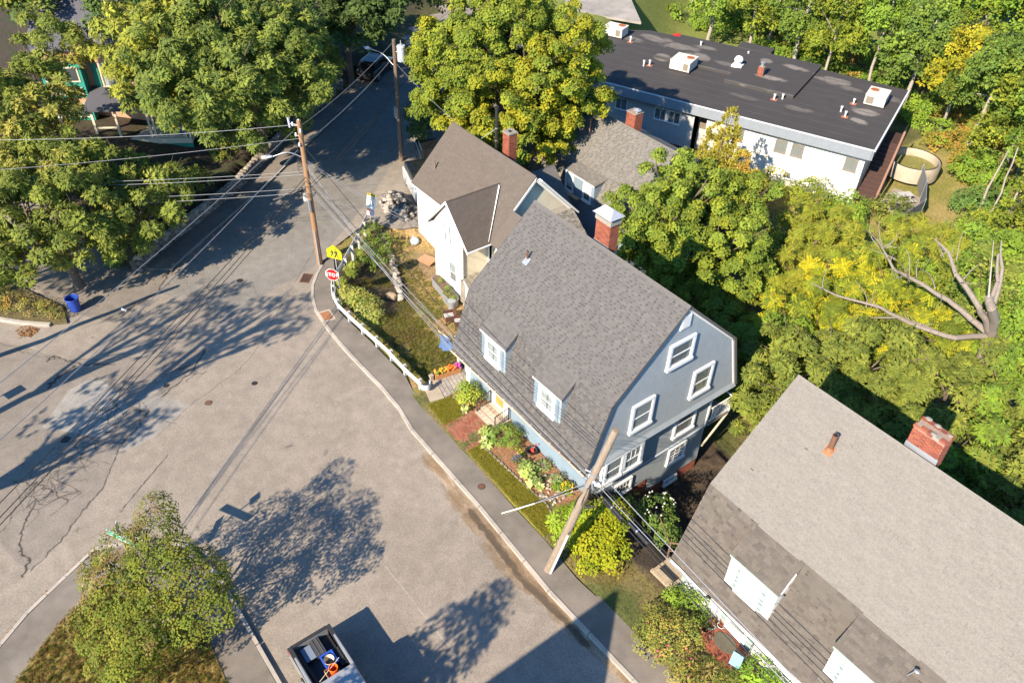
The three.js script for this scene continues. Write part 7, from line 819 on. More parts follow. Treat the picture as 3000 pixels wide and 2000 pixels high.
// trees at the right: big-leaved oaks, yellow locust, dying maple with bare limbs
const oakO = { kind: 'oak', dens: 26, lump: 3.8, clump: 1.3, cols: GO, alt: GB, altAt: 0.6, s0: 0.8, s1: 1.35, r: 0.3 };
tree('oak_tree', 'large leaved oak behind the pale roof, left part touching the balcony', 12.6, -9.0, -4, [[11.7, 2.4, -6.2, 1.8], [12.4, 3.2, -8.4, 2.5], [14.4, 3.8, -10.6, 2.7], [10.8, 1.4, -7.9, 2.1], [13.4, 2.2, -7.0, 1.8], [9.6, 2.0, -9.8, 2.2], [8.0, 1.0, -9.6, 1.9], [11.6, 0.6, -6.4, 1.5], [9.4, 0.2, -7.6, 1.6]], { ...oakO, fork: -1 });
tree('oak_tree', 'large leaved oak behind the middle of the pale roof beside the brick chimney', 18, -11.5, -4, [[17.4, 3.8, -11.4, 2.6], [19.2, 4.6, -13.4, 2.3], [16.2, 3.2, -9.6, 1.9], [19.6, 3.0, -9.8, 2.2], [18.0, 2.4, -8.4, 1.8], [16.6, 1.6, -7.8, 1.7], [19.4, 1.4, -7.8, 1.7]], { ...oakO, fork: -1 });
tree('oak_tree', 'large leaved oak at the right edge beyond the brick chimney', 21.6, -10.4, -4, [[21.3, 3.2, -10.2, 2.1], [22.8, 2.8, -8.8, 2.0], [21.8, 4.4, -12.6, 2.2], [23.8, 2.0, -7.4, 1.9], [21.0, 1.4, -7.8, 1.8], [24.8, 3.0, -9.4, 2.0], [22.6, 0.6, -6.8, 1.6]], { ...oakO, fork: -1 });
tree('locust_tree', 'bright yellow green locust tree in the middle of the right hand trees', 11.2, -14.8, -4, [[11.6, 3.3, -14.0, 2.3], [9.0, 2.6, -14.6, 2.1], [10.6, 3.8, -17.4, 2.4], [13.4, 3.2, -13.0, 2.0], [12.6, 3.2, -16.4, 2.4], [8.2, 2.0, -12.2, 2.0], [14.6, 3.4, -15.6, 1.8], [7.4, 2.2, -16.8, 1.8]], { kind: 'locust', dens: 17, lump: 3.4, clump: 1.3, cols: [[0.27, 0.255, 0.012], [0.21, 0.22, 0.013], [0.33, 0.27, 0.011], [0.17, 0.2, 0.014]], alt: G1, altAt: 0.56, r: 0.25, fork: -1, s0: 0.8, s1: 1.3 });
const locO = { kind: 'locust', dens: 15, lump: 3.2, clump: 1.3, cols: [[0.15, 0.165, 0.018], [0.12, 0.145, 0.018], [0.19, 0.185, 0.02]], alt: GB, altAt: 0.55, r: 0.18, s0: 0.8, s1: 1.35 };
tree('locust_tree', 'loose feathery locust between the round maple and the yellow tree', 4.6, -18, -4.6, [[4.8, 0.8, -17.8, 2.0], [3.0, 1.2, -23.2, 2.2], [6.6, 1.6, -19.8, 1.9], [5.0, 1.4, -21.4, 2.1], [7.0, 1.2, -16.6, 1.9], [2.2, 0.4, -20, 2.0], [1.0, -0.6, -23.6, 2.2], [3.4, -0.8, -25.6, 2.0], [5.2, -0.6, -15, 2.0]], { ...locO, fork: -2 });
tree('locust_tree', 'loose pale locust in front of the picnic table lawn', 8.4, -22.5, -5, [[9.0, 2.6, -21, 2.1], [7.6, 1.2, -25.6, 2.0], [5.8, 0.4, -28.6, 1.8], [10.6, 2.6, -23.4, 2.4], [9.6, 1.8, -27.2, 2.2], [7.4, 0.4, -23, 2.0], [8.2, 0.0, -29.6, 1.8], [11.8, 3.2, -20.4, 2.0]], { ...locO, fork: -2 });
tree('leafy_tree', 'bushy green tree at the right edge beside the dying maple', 14.6, -20.5, -4.6, [[15.2, 5.4, -19.2, 1.9], [14.2, 4.4, -21.6, 2.2], [12.8, 3.6, -24.4, 2.3], [16.0, 5.2, -17.2, 1.7], [18.8, 5.6, -15.6, 2.0], [17.6, 4.4, -17.4, 2.2], [14.2, 3.4, -17.8, 1.8], [13.2, 2.8, -26.8, 2.2], [16, 6.4, -23, 2.2]], { kind: 'maple', dens: 22, clump: 1.3, lump: 4.4, cols: GB, alt: GO, r: 0.2, fork: -1, s0: 0.7, s1: 1.1 });
{ const t = thing('dying_maple', 'dying maple with thick bare pale limbs reaching over the yellow tree', 'tree', 17.4, -4, -14.3), g = [], R = (pts, r0, r1) => { for (let i = 0; i < pts.length - 1; i++) g.push(...limb(pts[i], pts[i + 1], lerp(r0, r1, i / (pts.length - 1)), lerp(r0, r1, (i + 1) / (pts.length - 1)), 0.05, 4).g); }, K = V(17.29, 6, -14.24);
  R([V(17.6, -4.2, -14.6), V(17.5, 1, -14.5), K], 0.42, 0.32); R([K, V(16.3, 6.5, -13.9), V(15.04, 7, -13.65), V(13.76, 7.5, -13.05), V(12.64, 8, -12.2), V(10.92, 8.5, -13.1)], 0.17, 0.04); R([K, V(16.43, 6.2, -12.4), V(15.05, 6.2, -11.77), V(12.85, 6, -11.85), V(10.82, 5.8, -11.15), V(9.25, 5.5, -11.41)], 0.15, 0.03); R([V(16.0, 6.2, -12.2), V(13.92, 6, -11.96), V(12.25, 5.5, -10.69)], 0.07, 0.02); R([K, V(17.0, 7.2, -13.4), V(16.66, 8, -12.77), V(15.1, 9, -12.75), V(14.28, 9.5, -13.22), V(13.46, 9.8, -13.24)], 0.2, 0.035); R([K, V(17.21, 8.5, -12.42), V(16.97, 9, -12.25)], 0.24, 0.17); R([V(17.1, 8.4, -12.5), V(16.9, 9.6, -12.7), V(16.2, 10.4, -13.4)], 0.12, 0.05); R([V(17.1, 7.8, -12.9), V(16.4, 9.4, -14.2), V(15.6, 10.2, -15)], 0.13, 0.03);
  for (let i = 0; i < 46; i++) { const a = pick([V(14.4, 7.3, -13.4), V(13.2, 7.8, -12.6), V(12, 8.2, -12.6), V(14.6, 6.1, -11.8), V(12.4, 5.9, -11.7), V(10.4, 5.7, -11.2), V(15.6, 8.8, -12.8), V(14.6, 9.4, -13.1), V(11.4, 8.3, -12.9)]).clone().add(V(rr(-0.5, 0.5), rr(-0.1, 0.1), rr(-0.3, 0.3))); g.push(...limb(a, a.clone().add(V(rr(-1.3, 0.5), rr(0.0, 1.1), rr(-0.8, 1.0))), 0.03, 0.008, 0.15, 3).g); } part('trunk', g, M.barkDead, t); part('broken_stub', [rod(V(16.97, 9, -12.25), V(16.13, 11.5, -12.26), 0.05, 0.012, 8)], mat([0.4, 0.35, 0.3], { map: T.wood }), t); crown(t, [[16.2, 6.8, -15.4, 1.3], [14.4, 7.0, -14.8, 1.1]], { kind: 'small', dens: 3, cols: GO, s0: 0.8, s1: 1.3 }); }
// woods behind the flat roofed building: single trees with pale trunks
{
  const spots = [[-36, -56, 9, 3.6], [-31.5, -58, 9, 3.2], [-26.5, -60, 10, 3.8], [-34, -65, 12, 4.2], [-21.5, -58.5, 9, 3.6], [-27, -69, 13, 4.6], [-17, -60, 9.5, 3.4], [-19, -69, 13, 4.6], [-12.5, -60, 9, 3.6], [-10.5, -68, 12.5, 4.4], [-7.2, -58.5, 8.5, 3.2], [-3.4, -57, 9, 3.6], [-3.5, -66, 12.5, 4.4], [0.8, -55.5, 8.5, 3.4], [3.0, -62, 12, 4.2], [4.4, -52.5, 8.4, 3.2], [7.8, -49.5, 8.6, 3.4], [8.6, -57, 11.5, 4.0], [10.6, -45, 8.5, 3.3], [13.6, -49, 10.5, 3.8], [9.2, -39.5, 6.6, 2.8], [13.0, -41, 9.0, 3.2], [12.4, -34.5, 6.8, 2.8], [15.6, -35.5, 9.6, 3.2], [-42, -62, 11, 4], [-48, -66, 12, 4.4], [14.4, -28.8, 7.0, 2.5], [17.0, -29.6, 9.4, 2.8], [-40, -74, 14, 5], [-57, -71, 13, 5], [-14, -77, 16, 5], [2, -74, 15, 5], [16.6, -44, 11, 3.4], [12, -62, 13, 4.5], [-26, -80, 17, 5.4], [-50, -82, 16, 5.5], [18.4, -23.4, 8.6, 2.5]];
  const woods = [], nth = ['first', 'second', 'third', 'fourth', 'fifth', 'sixth', 'seventh', 'eighth', 'ninth', 'tenth', 'eleventh', 'twelfth', 'thirteenth', 'fourteenth', 'fifteenth', 'sixteenth', 'seventeenth', 'eighteenth', 'nineteenth', 'twentieth', 'twenty-first', 'twenty-second', 'twenty-third', 'twenty-fourth', 'twenty-fifth', 'twenty-sixth'], byX = (a, b) => a.position.clone().project(camera).x - b.position.clone().project(camera).x; camera.updateMatrixWorld();
  const look = ['bright green', 'yellow green', 'mid green', 'golden green'], pal = [GB, G1, [[0.085, 0.13, 0.02], [0.105, 0.145, 0.02], [0.07, 0.11, 0.02]], [[0.2, 0.185, 0.012], [0.165, 0.175, 0.014], [0.24, 0.2, 0.012]]];
  spots.forEach(([x, z, h, r], i) => {
    const k = x > 6 && z > -50 ? (i % 2 ? 3 : 1) : i % 7 === 3 ? 3 : i % 3, y0 = height(x, z), b = [[x, y0 + h, z, r * 0.7, 1.15]]; for (let j = 0; j < 10; j++) { const a = j * 2.4 + i, d = r * rr(0.5, 0.95); b.push([x + Math.cos(a) * d, y0 + h + r * rr(-1.25, 0.45), z + Math.sin(a) * d, r * rr(0.36, 0.55), 0.8]); }
    const t = thing('woodland_tree', look[k] + ' woodland tree with a pale bare trunk in the woods behind the flat roof', 'tree', x, y0, z, 'woodland trees behind the flat roofed building'); t.userData.group = look[k] + ' trees in the wood behind the flat roof';
    woods.push(t); const lean = rr(-0.5, 0.5); part('trunk', [...limb(V(x, y0 - 0.3, z), V(x + lean, y0 + h + r * 0.3, z + rr(-0.4, 0.4)), rr(0.17, 0.27), 0.09, 0.02).g, ...b.slice(1, 5).flatMap((q) => limb(V(x + lean * 0.6, y0 + h * 0.65, z), V(q[0], q[1], q[2]), 0.08, 0.025, 0.08, 3).g)], M.barkGrey, t);
    crown(t, b, { kind: 'far', dens: 7, lump: 3.6, clump: 1.35, cols: pal[k], alt: k === 0 ? G1 : null, s0: 0.6, s1: 1.05, low: -0.7 });
  });
  for (const l of look) woods.filter((t) => t.userData.group.startsWith(l)).sort(byX).forEach((t, i) => { t.userData.label = nth[i] + ' ' + l + ' tree from the left in the wood behind the flat roof'; });
  const slim = [];
  const ug = thing('undergrowth', 'green and rusty undergrowth along the edge of the wood', 'undergrowth', -15, -5, -58); ug.userData.kind = 'stuff'; const ub = []; for (let i = 0; i < 150; i++) { const t = rnd(), x = lerp(-50, 13, t), z = lerp(-58, -46, sstep(0.55, 1, t)) - rr(0, 14) - (x < -30 ? 2 : 0); ub.push([x, height(x, z) + 0.6, z, rr(0.8, 1.8), 0.8]); } crown(ug, ub, { kind: 'far', dens: 5, cols: GB, alt: [[0.2, 0.12, 0.025], [0.16, 0.14, 0.02]], altAt: 0.56, name: 'foliage', s0: 0.5, s1: 0.9, low: -0.1 });
  for (let i = 0; i < 26; i++) { const x = lerp(2, 15, rnd()), z = lerp(-52, -38, rnd()) - (15 - x) * 0.4 - 2, y = height(x, z), t = thing('bare_trunk', 'slim pale tree trunk in the shaded wood right of the flat roof', 'tree', x, y, z, 'slim trunks right of the flat roof'); slim.push(t); part('trunk', limb(V(x, y - 0.2, z), V(x + rr(-0.5, 0.5), y + rr(6, 9), z + rr(-0.4, 0.4)), rr(0.08, 0.16), 0.05, 0.02).g, M.barkGrey, t); }
  slim.sort(byX).forEach((t, i) => { t.userData.label = nth[i] + ' slim pale trunk from the left in the wood right of the flat roof'; });
}
// left hillside
const oakL = { kind: 'oak', dens: 22, lump: 3.6, clump: 1.3, cols: GO, alt: [[0.2, 0.18, 0.035], [0.17, 0.165, 0.03]], altAt: 0.58, s0: 0.85, s1: 1.45, r: 0.3 };
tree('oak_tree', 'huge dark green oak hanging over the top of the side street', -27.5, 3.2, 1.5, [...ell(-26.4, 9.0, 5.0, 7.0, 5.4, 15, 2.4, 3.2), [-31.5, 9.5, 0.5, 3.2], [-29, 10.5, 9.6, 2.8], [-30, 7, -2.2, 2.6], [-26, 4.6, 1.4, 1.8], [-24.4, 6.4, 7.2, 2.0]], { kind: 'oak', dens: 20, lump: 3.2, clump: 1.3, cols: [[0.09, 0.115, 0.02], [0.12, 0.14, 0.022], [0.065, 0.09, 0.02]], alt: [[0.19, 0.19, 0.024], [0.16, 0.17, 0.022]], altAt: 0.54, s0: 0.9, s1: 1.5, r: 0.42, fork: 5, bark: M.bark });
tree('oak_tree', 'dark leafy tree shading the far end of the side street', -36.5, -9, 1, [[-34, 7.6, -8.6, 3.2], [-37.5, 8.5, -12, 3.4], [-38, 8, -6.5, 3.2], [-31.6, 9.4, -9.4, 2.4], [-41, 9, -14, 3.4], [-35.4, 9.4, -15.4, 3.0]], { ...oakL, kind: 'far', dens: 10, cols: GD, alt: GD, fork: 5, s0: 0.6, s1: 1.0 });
tree('oak_tree', 'sunlit oak at the left edge above the overgrown bed', -19.8, 18.6, 0.8, [[-20.0, 5.4, 17.2, 2.7], [-21.0, 5.8, 19.6, 2.6], [-19.0, 4.2, 20.4, 2.0], [-22.4, 5.8, 16.4, 2.5], [-19.6, 3.2, 21.6, 1.6], [-18.2, 4.4, 17.4, 1.9], [-20.6, 3.6, 22.2, 1.8], [-22.6, 5.0, 21.4, 2.4]], { ...oakL, fork: 2.2 });
tree('oak_tree', 'sunlit oak boughs left of centre above the retaining wall', -20.6, 14.4, 0.9, [[-19.0, 4.4, 14.0, 2.0], [-20.4, 4.6, 12.4, 1.8], [-20.0, 3.2, 15.6, 1.8], [-22.6, 5.4, 14.4, 2.2], [-18.6, 3.6, 15.6, 1.5], [-21.6, 4.6, 11.2, 1.4]], { ...oakL, fork: 2.4, r: 0.2 });
tree('oak_tree', 'sunlit oak at the upper left edge beside the teal house', -29.5, 17.4, 2, [[-28.4, 7.4, 16.4, 2.5], [-29.8, 8.0, 18.4, 2.6], [-27.0, 6.2, 18.0, 2.2], [-31.2, 8.2, 15.6, 2.2], [-26, 5.4, 19.4, 2.4], [-33.6, 9.6, 13.6, 2.4], [-24.4, 6.2, 17.2, 2.0]], { ...oakL, fork: 4 });
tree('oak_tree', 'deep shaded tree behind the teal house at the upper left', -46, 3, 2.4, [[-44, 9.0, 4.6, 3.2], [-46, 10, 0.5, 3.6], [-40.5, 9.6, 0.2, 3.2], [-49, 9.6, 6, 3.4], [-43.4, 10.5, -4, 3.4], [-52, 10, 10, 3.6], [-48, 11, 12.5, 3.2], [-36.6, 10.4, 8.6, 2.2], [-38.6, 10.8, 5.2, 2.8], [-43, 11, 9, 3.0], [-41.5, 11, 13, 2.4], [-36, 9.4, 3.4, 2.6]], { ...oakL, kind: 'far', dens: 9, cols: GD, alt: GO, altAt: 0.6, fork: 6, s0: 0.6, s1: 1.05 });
// trees, a pole and a house south of the view, known by the shadows they throw on the road
for (const [x, z, h, r, l] of [[-4.5, 34.5, 10, 3.2, 'off-street oak whose crown shades the cracked road at left'], [-9.5, 33.0, 12.5, 3.0, 'tall off-street oak shading the mouth of the side street'], [-20, 34, 11, 4.6, 'off-street oak shading the hillside above the wall'], [-31, 30, 12, 4.6, 'off-street oak shading the teal house slope'], [-40, 24, 11, 4.2, 'off-street oak left of the teal house'], [-6.2, 28.6, 12.5, 2.6, 'off-street tree whose crown dapples the road before the stop sign']]) { const b = []; for (let j = 0; j < 9; j++) { const a = j * 2.4; b.push([x + Math.cos(a) * r * 0.55, h + r * rr(-0.5, 0.5), z + Math.sin(a) * r * 0.55, r * rr(0.34, 0.5), 0.85]); } tree('oak_tree', l, x, z, 0, b, { kind: 'far', dens: 3.2, lump: 2.2, cols: GO, fork: h * 0.55, r: 0.3, s0: 0.6, s1: 1.0 }); }
tree('slim_tree', 'off-street slender tree whose shadow lies beside the pickup', 15.4, 24.6, 0, [[15.3, 5.2, 23.2, 1.2], [15.2, 7.4, 24.0, 1.3], [15.5, 9.0, 24.6, 1.0], [15.9, 6.4, 25.2, 1.1], [14.7, 6.2, 24.8, 1.0]], { kind: 'maple', dens: 7, cols: GO, fork: 3, r: 0.14 });
{ const t = thing('neighbour_house', 'off-street house whose roof corner shades the lower right of the road', 'house', 23, 0, 26), pk = (p) => V(p[0], p[1], p[2]); part('wall', [box(18.5, 28, 0, 7.6, 21, 32)], M.white, t); part('roof', [slab(pk([18.4, 10, 33]), pk([18.4, 10, 20.8]), pk([24.5, 1.8 + 0, 20.8]), pk([24.5, 1.8, 33]), 0.2), box(18.42, 18.6, 7, 9.9, 20.9, 32.9)], mat([0.12, 0.11, 0.1], { map: T.gran }), t); }
{ const t = thing('leaning_trunk', 'off-street leaning bare trunk throwing the long straight shadow', 'tree', -16.5, 0, 25.6); part('trunk', limb(V(-16.4, 0, 25.4), V(-14.2, 7.6, 24.6), 0.2, 0.12, 0.01).g, M.bark, t); }
{ const t = thing('board_sign', 'off-street square board sign throwing the small square shadow', 'sign', -12.4, 0, 27.6); part('post', rod(V(-12.35, 0, 27.2), V(-12.35, 2.4, 27.2), 0.04), M.galv, t); part('board', bb(front(-12.15, 2.15, 26.95, 0.3), -0.3, 0.3, -0.32, 0.32, -0.01, 0.01), signWhite, t); }
// young tree on the grassy corner
tree('young_tree', 'young tree with mottled olive and brown leaves on the grassy corner', 5.6, 22.4, 0.15, [[5.8, 4.1, 21.9, 1.4], [4.6, 4.8, 21.4, 1.1], [6.9, 4.3, 20.7, 1.25], [4.8, 3.4, 23.1, 1.35], [6.8, 3.2, 22.7, 1.4], [3.9, 3.9, 22.4, 1.1], [7.8, 3.8, 21.2, 1.1], [6.3, 2.4, 23.6, 1.3], [4.0, 5.4, 20.9, 0.75], [7.6, 2.6, 23.6, 1.0], [4.9, 2.2, 24.2, 1.1], [6.2, 5.2, 21.0, 0.9], [3.4, 3.0, 23.4, 0.9], [8.3, 4.2, 20.4, 0.8], [6.8, 1.8, 24.4, 0.9]], { kind: 'small', dens: 27, cols: [[0.1, 0.115, 0.012], [0.08, 0.1, 0.012], [0.12, 0.12, 0.015], [0.065, 0.085, 0.012]], alt: [[0.13, 0.085, 0.03], [0.11, 0.085, 0.03], [0.16, 0.13, 0.045]], altAt: 0.56, patch: 0.5, fork: 1.6, r: 0.09, bark: M.barkGrey, s0: 0.6, s1: 1.0, low: -0.7 });
// shrubs and garden plants
function shrub(name, label, x, z, blobs, o, group) { const y = height(x, z), t = thing(name, label, o.cat || 'shrub', x, Math.max(y, o.y ?? -9), z, group), g = []; for (const b of blobs.slice(0, 5)) for (let k = 0; k < 2; k++) g.push(...limb(V(x + rr(-0.1, 0.1), t.position.y - 0.1, z + rr(-0.1, 0.1)), V(b[0] + rr(-0.2, 0.2), b[1], b[2] + rr(-0.2, 0.2)), 0.02, 0.008, 0.1, 3).g); part('stem', g, M.bark, t); crown(t, blobs, { kind: 'bush', dens: 34, s0: 0.7, s1: 1.2, low: -0.35, ...o, name: 'foliage' }); return t; }
const flowers = (t, list, c, r = 0.05) => { const o = origin(t); for (const p of list) { const k = new THREE.Mesh(stoneG[0], flowerMat(c)); k.name = 'flower'; k.position.set(p[0] - o.x, p[1] - o.y, p[2] - o.z); k.scale.setScalar(r * rr(1.4, 2.4)); t.add(k); } };
const bunch = (n, x, y, z, r, h = 0.8) => Array.from({ length: n }, () => { const a = rr(0, 6.28), u = rr(0.1, 1), c = Math.sqrt(1 - u * u); return [x + Math.cos(a) * c * r, y + u * r * h, z + Math.sin(a) * c * r]; });
shrub('hydrangea', 'rounded bright green shrub left of the front stoop', 1.45, 5.1, [[1.45, 0.8, 5.15, 0.72, 0.9], [1.75, 0.7, 4.9, 0.5]], { cols: [[0.17, 0.21, 0.022], [0.13, 0.18, 0.022], [0.21, 0.24, 0.03]], kind: 'small', dens: 26 });
shrub('round_shrub', 'dense rounded green shrub right of the front stoop', 4.95, 5.25, [[4.95, 0.72, 5.25, 0.74, 0.85], [5.25, 0.6, 5.0, 0.5]], { cols: [[0.1, 0.15, 0.022], [0.075, 0.12, 0.022], [0.13, 0.17, 0.025]], kind: 'fern', dens: 34, s0: 0.4, s1: 0.7 });
const hos = (x, z, r, l, n = 1) => shrub('hosta', l, x, z, [[x, 0.26, z, r, 0.55]], { cols: [[0.2, 0.25, 0.06], [0.12, 0.19, 0.05], [0.32, 0.33, 0.13]], kind: 'hosta', dens: 34 * n, s0: 0.5, s1: 0.95, cat: 'plant', low: 0 });
hos(4.0, 5.6, 0.42, 'yellow green hosta at the corner of the stoop before the round shrub'); hos(4.5, 6.05, 0.32, 'pale hosta at the lawn edge below the round shrub'); hos(2.1, 5.55, 0.26, 'small hosta on the mulch left of the brick walk'); hos(7.1, 5.45, 0.52, 'large variegated hosta in the middle of the long mulch bed'); hos(8.0, 5.75, 0.34, 'pale hosta right of the large variegated one');
{ const t = shrub('flower_clump', 'small ball of purple flowers beside the large hosta', 6.25, 5.5, [[6.25, 0.35, 5.5, 0.24]], { cols: GD, cat: 'plant' }); flowers(t, bunch(22, 6.25, 0.33, 5.5, 0.25), [0.12, 0.09, 0.3], 0.03); }
for (const [x, z, l] of [[7.35, 4.7, 'lavender clump against the front wall, the left one'], [8.4, 4.75, 'lavender clump against the front wall, the right one']]) { const t = shrub('lavender', l, x, z, [[x, 0.35, z, 0.28]], { cols: [[0.12, 0.17, 0.06], [0.1, 0.14, 0.05]], kind: 'willow', cat: 'plant', dens: 30 }); flowers(t, bunch(12, x, 0.45, z, 0.3, 1.2), [0.2, 0.13, 0.38], 0.018); }
{ const t = shrub('coneflower', 'yellow flowering clump at the right end of the mulch bed', 9.15, 4.75, [[9.15, 0.35, 4.75, 0.32]], { cols: GB, cat: 'plant' }); flowers(t, bunch(34, 9.15, 0.38, 4.75, 0.34), [0.75, 0.4, 0.01], 0.03); const u = shrub('flower_clump', 'small yellow flowers between the shrub and the purple ball', 5.95, 5.15, [[5.95, 0.3, 5.2, 0.25]], { cols: GB, cat: 'plant' }); flowers(u, bunch(12, 5.95, 0.3, 5.2, 0.26), [0.7, 0.45, 0.01], 0.026); shrub('flower_clump', 'low green clump among the bed stones', 8.75, 5.0, [[8.75, 0.28, 5.0, 0.24]], { cols: GB, cat: 'plant' }); }
shrub('yellow_bush', 'large glowing yellow green bush beside the leaning pole', 12.6, 5.6, [[12.55, 1.0, 6.1, 1.0], [11.9, 1.2, 5.2, 0.85], [13.3, 0.9, 5.8, 0.8], [12.9, 0.7, 6.7, 0.7], [12.2, 1.5, 4.6, 0.7], [11.7, 0.8, 6.1, 0.7], [12.6, 1.6, 5.4, 0.7]], { cols: YB, kind: 'small', dens: 24, s0: 0.8, s1: 1.25 });
shrub('green_bush', 'fresh green bush left of the leaning pole', 10.8, 6.3, [[10.75, 0.9, 6.45, 0.65], [11.1, 1.2, 5.8, 0.55], [10.5, 0.6, 6.2, 0.5], [11.2, 0.6, 6.7, 0.5]], { cols: [[0.18, 0.25, 0.02], [0.22, 0.28, 0.02], [0.14, 0.2, 0.02]], kind: 'willow', dens: 32 });
{ const t = shrub('dark_hydrangea', 'shaded green hydrangea with pale flower heads between the houses', 12.6, 2.2, [[12.5, 0.2, 2.2, 0.85], [13.4, 0.1, 2.6, 0.75], [13.9, 0.3, 2.9, 0.55], [12.2, -0.2, 2.9, 0.7], [11.6, 0.0, 2.7, 0.6]], { cols: [[0.07, 0.115, 0.022], [0.1, 0.15, 0.025], [0.05, 0.085, 0.02]], kind: 'maple', dens: 15, s0: 0.4, s1: 0.75 }); flowers(t, bunch(26, 12.5, 0.3, 2.1, 0.85, 0.95), [0.5, 0.5, 0.42], 0.035); }
{ const t = shrub('rose_bush', 'sprawling rose bush with pink flowers at the white house corner', 17.6, 6.7, [[17.4, 0.8, 6.8, 0.95], [16.8, 0.65, 6.7, 0.75], [18.3, 0.7, 7.0, 0.8], [17.9, 1.0, 6.2, 0.7], [18.9, 0.6, 7.3, 0.65], [16.4, 0.5, 6.1, 0.6], [17.0, 0.6, 7.3, 0.6], [17.2, 0.8, 5.9, 0.6]], { cols: [[0.15, 0.15, 0.028], [0.11, 0.13, 0.025], [0.2, 0.17, 0.035]], alt: [[0.2, 0.12, 0.04]], kind: 'small', dens: 22, s0: 0.5, s1: 0.9 }); flowers(t, [...bunch(22, 17.4, 0.65, 6.85, 0.9), ...bunch(16, 18.3, 0.55, 7.05, 0.72)], [0.75, 0.1, 0.17], 0.034); }
shrub('light_shrub', 'bright green leafy shrub under the white house wall left of its door', 16.7, 4.85, [[16.6, 0.75, 4.9, 0.5], [17.1, 0.8, 4.7, 0.48], [16.2, 0.5, 5.0, 0.4], [17.5, 0.5, 4.7, 0.35]], { cols: GB, kind: 'small', dens: 22, s0: 0.7, s1: 1.1 });
{ const t = shrub('leafy_bush', 'bright green bush under the white wall right of the brick porch', 20.7, 4.9, [[20.6, 0.6, 4.8, 0.7], [21.3, 0.6, 5.0, 0.6], [20.2, 0.4, 5.2, 0.5], [21.9, 0.5, 5.0, 0.6]], { cols: [[0.13, 0.22, 0.02], [0.17, 0.26, 0.022], [0.1, 0.17, 0.02]], kind: 'oak', dens: 24, s0: 0.5, s1: 0.8 }); flowers(t, bunch(16, 21, 0.8, 4.5, 0.6), [0.16, 0.1, 0.22], 0.025); }
shrub('dry_plants', 'tangle of olive and dry garden plants by the brick porch', 19.6, 6.1, [[19.4, 0.35, 6.2, 0.6], [20.1, 0.3, 5.9, 0.5], [19.2, 0.3, 6.8, 0.5], [20.3, 0.3, 6.5, 0.5]], { cols: [[0.16, 0.14, 0.03], [0.2, 0.16, 0.05], [0.1, 0.12, 0.025]], kind: 'willow', dens: 26 });
shrub('vine_shrub', 'overgrown green shrubs behind the guard rail by the speed sign', -14.6, 1.8, [[-14.2, 0.3, 1.9, 0.8], [-15.1, 0.4, 1.5, 0.75], [-13.5, 0.1, 2.6, 0.7], [-13.0, -0.1, 1.8, 0.7], [-14.0, 0.1, 1.0, 0.7], [-15.8, 0.4, 0.9, 0.6], [-12.6, 0, 3.0, 0.5]], { cols: [[0.09, 0.135, 0.02], [0.12, 0.16, 0.022], [0.065, 0.1, 0.02]], alt: GY, altAt: 0.66, kind: 'maple', dens: 14, s0: 0.4, s1: 0.75, y: -0.6 });
shrub('willow_shrub', 'pale leaved shrub spilling over the guard rail near the stop sign', -9, 5.4, [[-9.3, 0.2, 5.6, 0.75], [-8.3, 0.0, 5.6, 0.7], [-10.0, 0.3, 5.8, 0.6], [-7.6, -0.1, 5.5, 0.55], [-8.8, -0.1, 5.0, 0.6]], { cols: [[0.2, 0.22, 0.05], [0.26, 0.26, 0.09], [0.15, 0.18, 0.035], [0.3, 0.28, 0.06]], kind: 'willow', dens: 24, s0: 0.9, s1: 1.5, y: -0.6 });
shrub('fern_clump', 'feathery green clump between the two road signs', -12.5, 4.3, [[-12.6, 0.3, 4.2, 0.45], [-11.3, 0.4, 5.7, 0.45], [-12.0, 0.2, 4.8, 0.4], [-10.7, 0.2, 6.0, 0.35]], { cols: [[0.2, 0.21, 0.03], [0.15, 0.19, 0.03]], kind: 'fern', dens: 20, y: -0.4, cat: 'plant' });
shrub('weed_patch', 'dark tangled weeds on the bank below the guard rail end', -3.4, 5.7, [[-2.4, -0.2, 5.9, 0.6, 0.6], [-3.6, -0.2, 5.9, 0.6, 0.6], [-4.8, -0.2, 5.9, 0.55, 0.6], [-1.6, -0.3, 5.2, 0.55, 0.6], [-2.8, -0.5, 5.0, 0.6, 0.5], [-4.2, -0.5, 4.9, 0.5, 0.5]], { cols: [[0.075, 0.085, 0.022], [0.12, 0.11, 0.03], [0.05, 0.06, 0.018]], kind: 'bush', dens: 20, y: -0.6, cat: 'weeds' });
shrub('bed_weeds', 'dry golden weeds and green leaves in the bed beside the blue bin', -19.6, 20.8, [[-18.6, 0.5, 20.6, 0.6], [-19.4, 0.5, 21.4, 0.7], [-20.4, 0.5, 22.2, 0.8], [-18.0, 0.3, 20.2, 0.45], [-21.6, 0.6, 22.8, 0.9], [-23, 0.6, 23.4, 0.9]], { cols: [[0.2, 0.15, 0.03], [0.16, 0.14, 0.03], [0.12, 0.13, 0.025]], alt: [[0.3, 0.19, 0.03]], kind: 'small', dens: 12, s0: 0.6, s1: 1.1, cat: 'weeds' });
for (const [x, z, c, l] of [[-7.9, 0.15, 0.6, 'leafy seedlings growing in the long planter tub'], [-6.9, 0.45, 0.45, 'small plants growing in the shorter planter']]) { const y = height(x, z) + 0.62; shrub('potted_plants', l, x, z, [[x - c, y, z + 0.03, 0.3, 0.7], [x, y, z, 0.28, 0.7], [x + c * 0.6, y - 0.05, z - 0.05, 0.22, 0.7]], { cols: GB, dens: 20, kind: 'small', s0: 0.4, s1: 0.7, y: y - 0.1, cat: 'plant' }); }
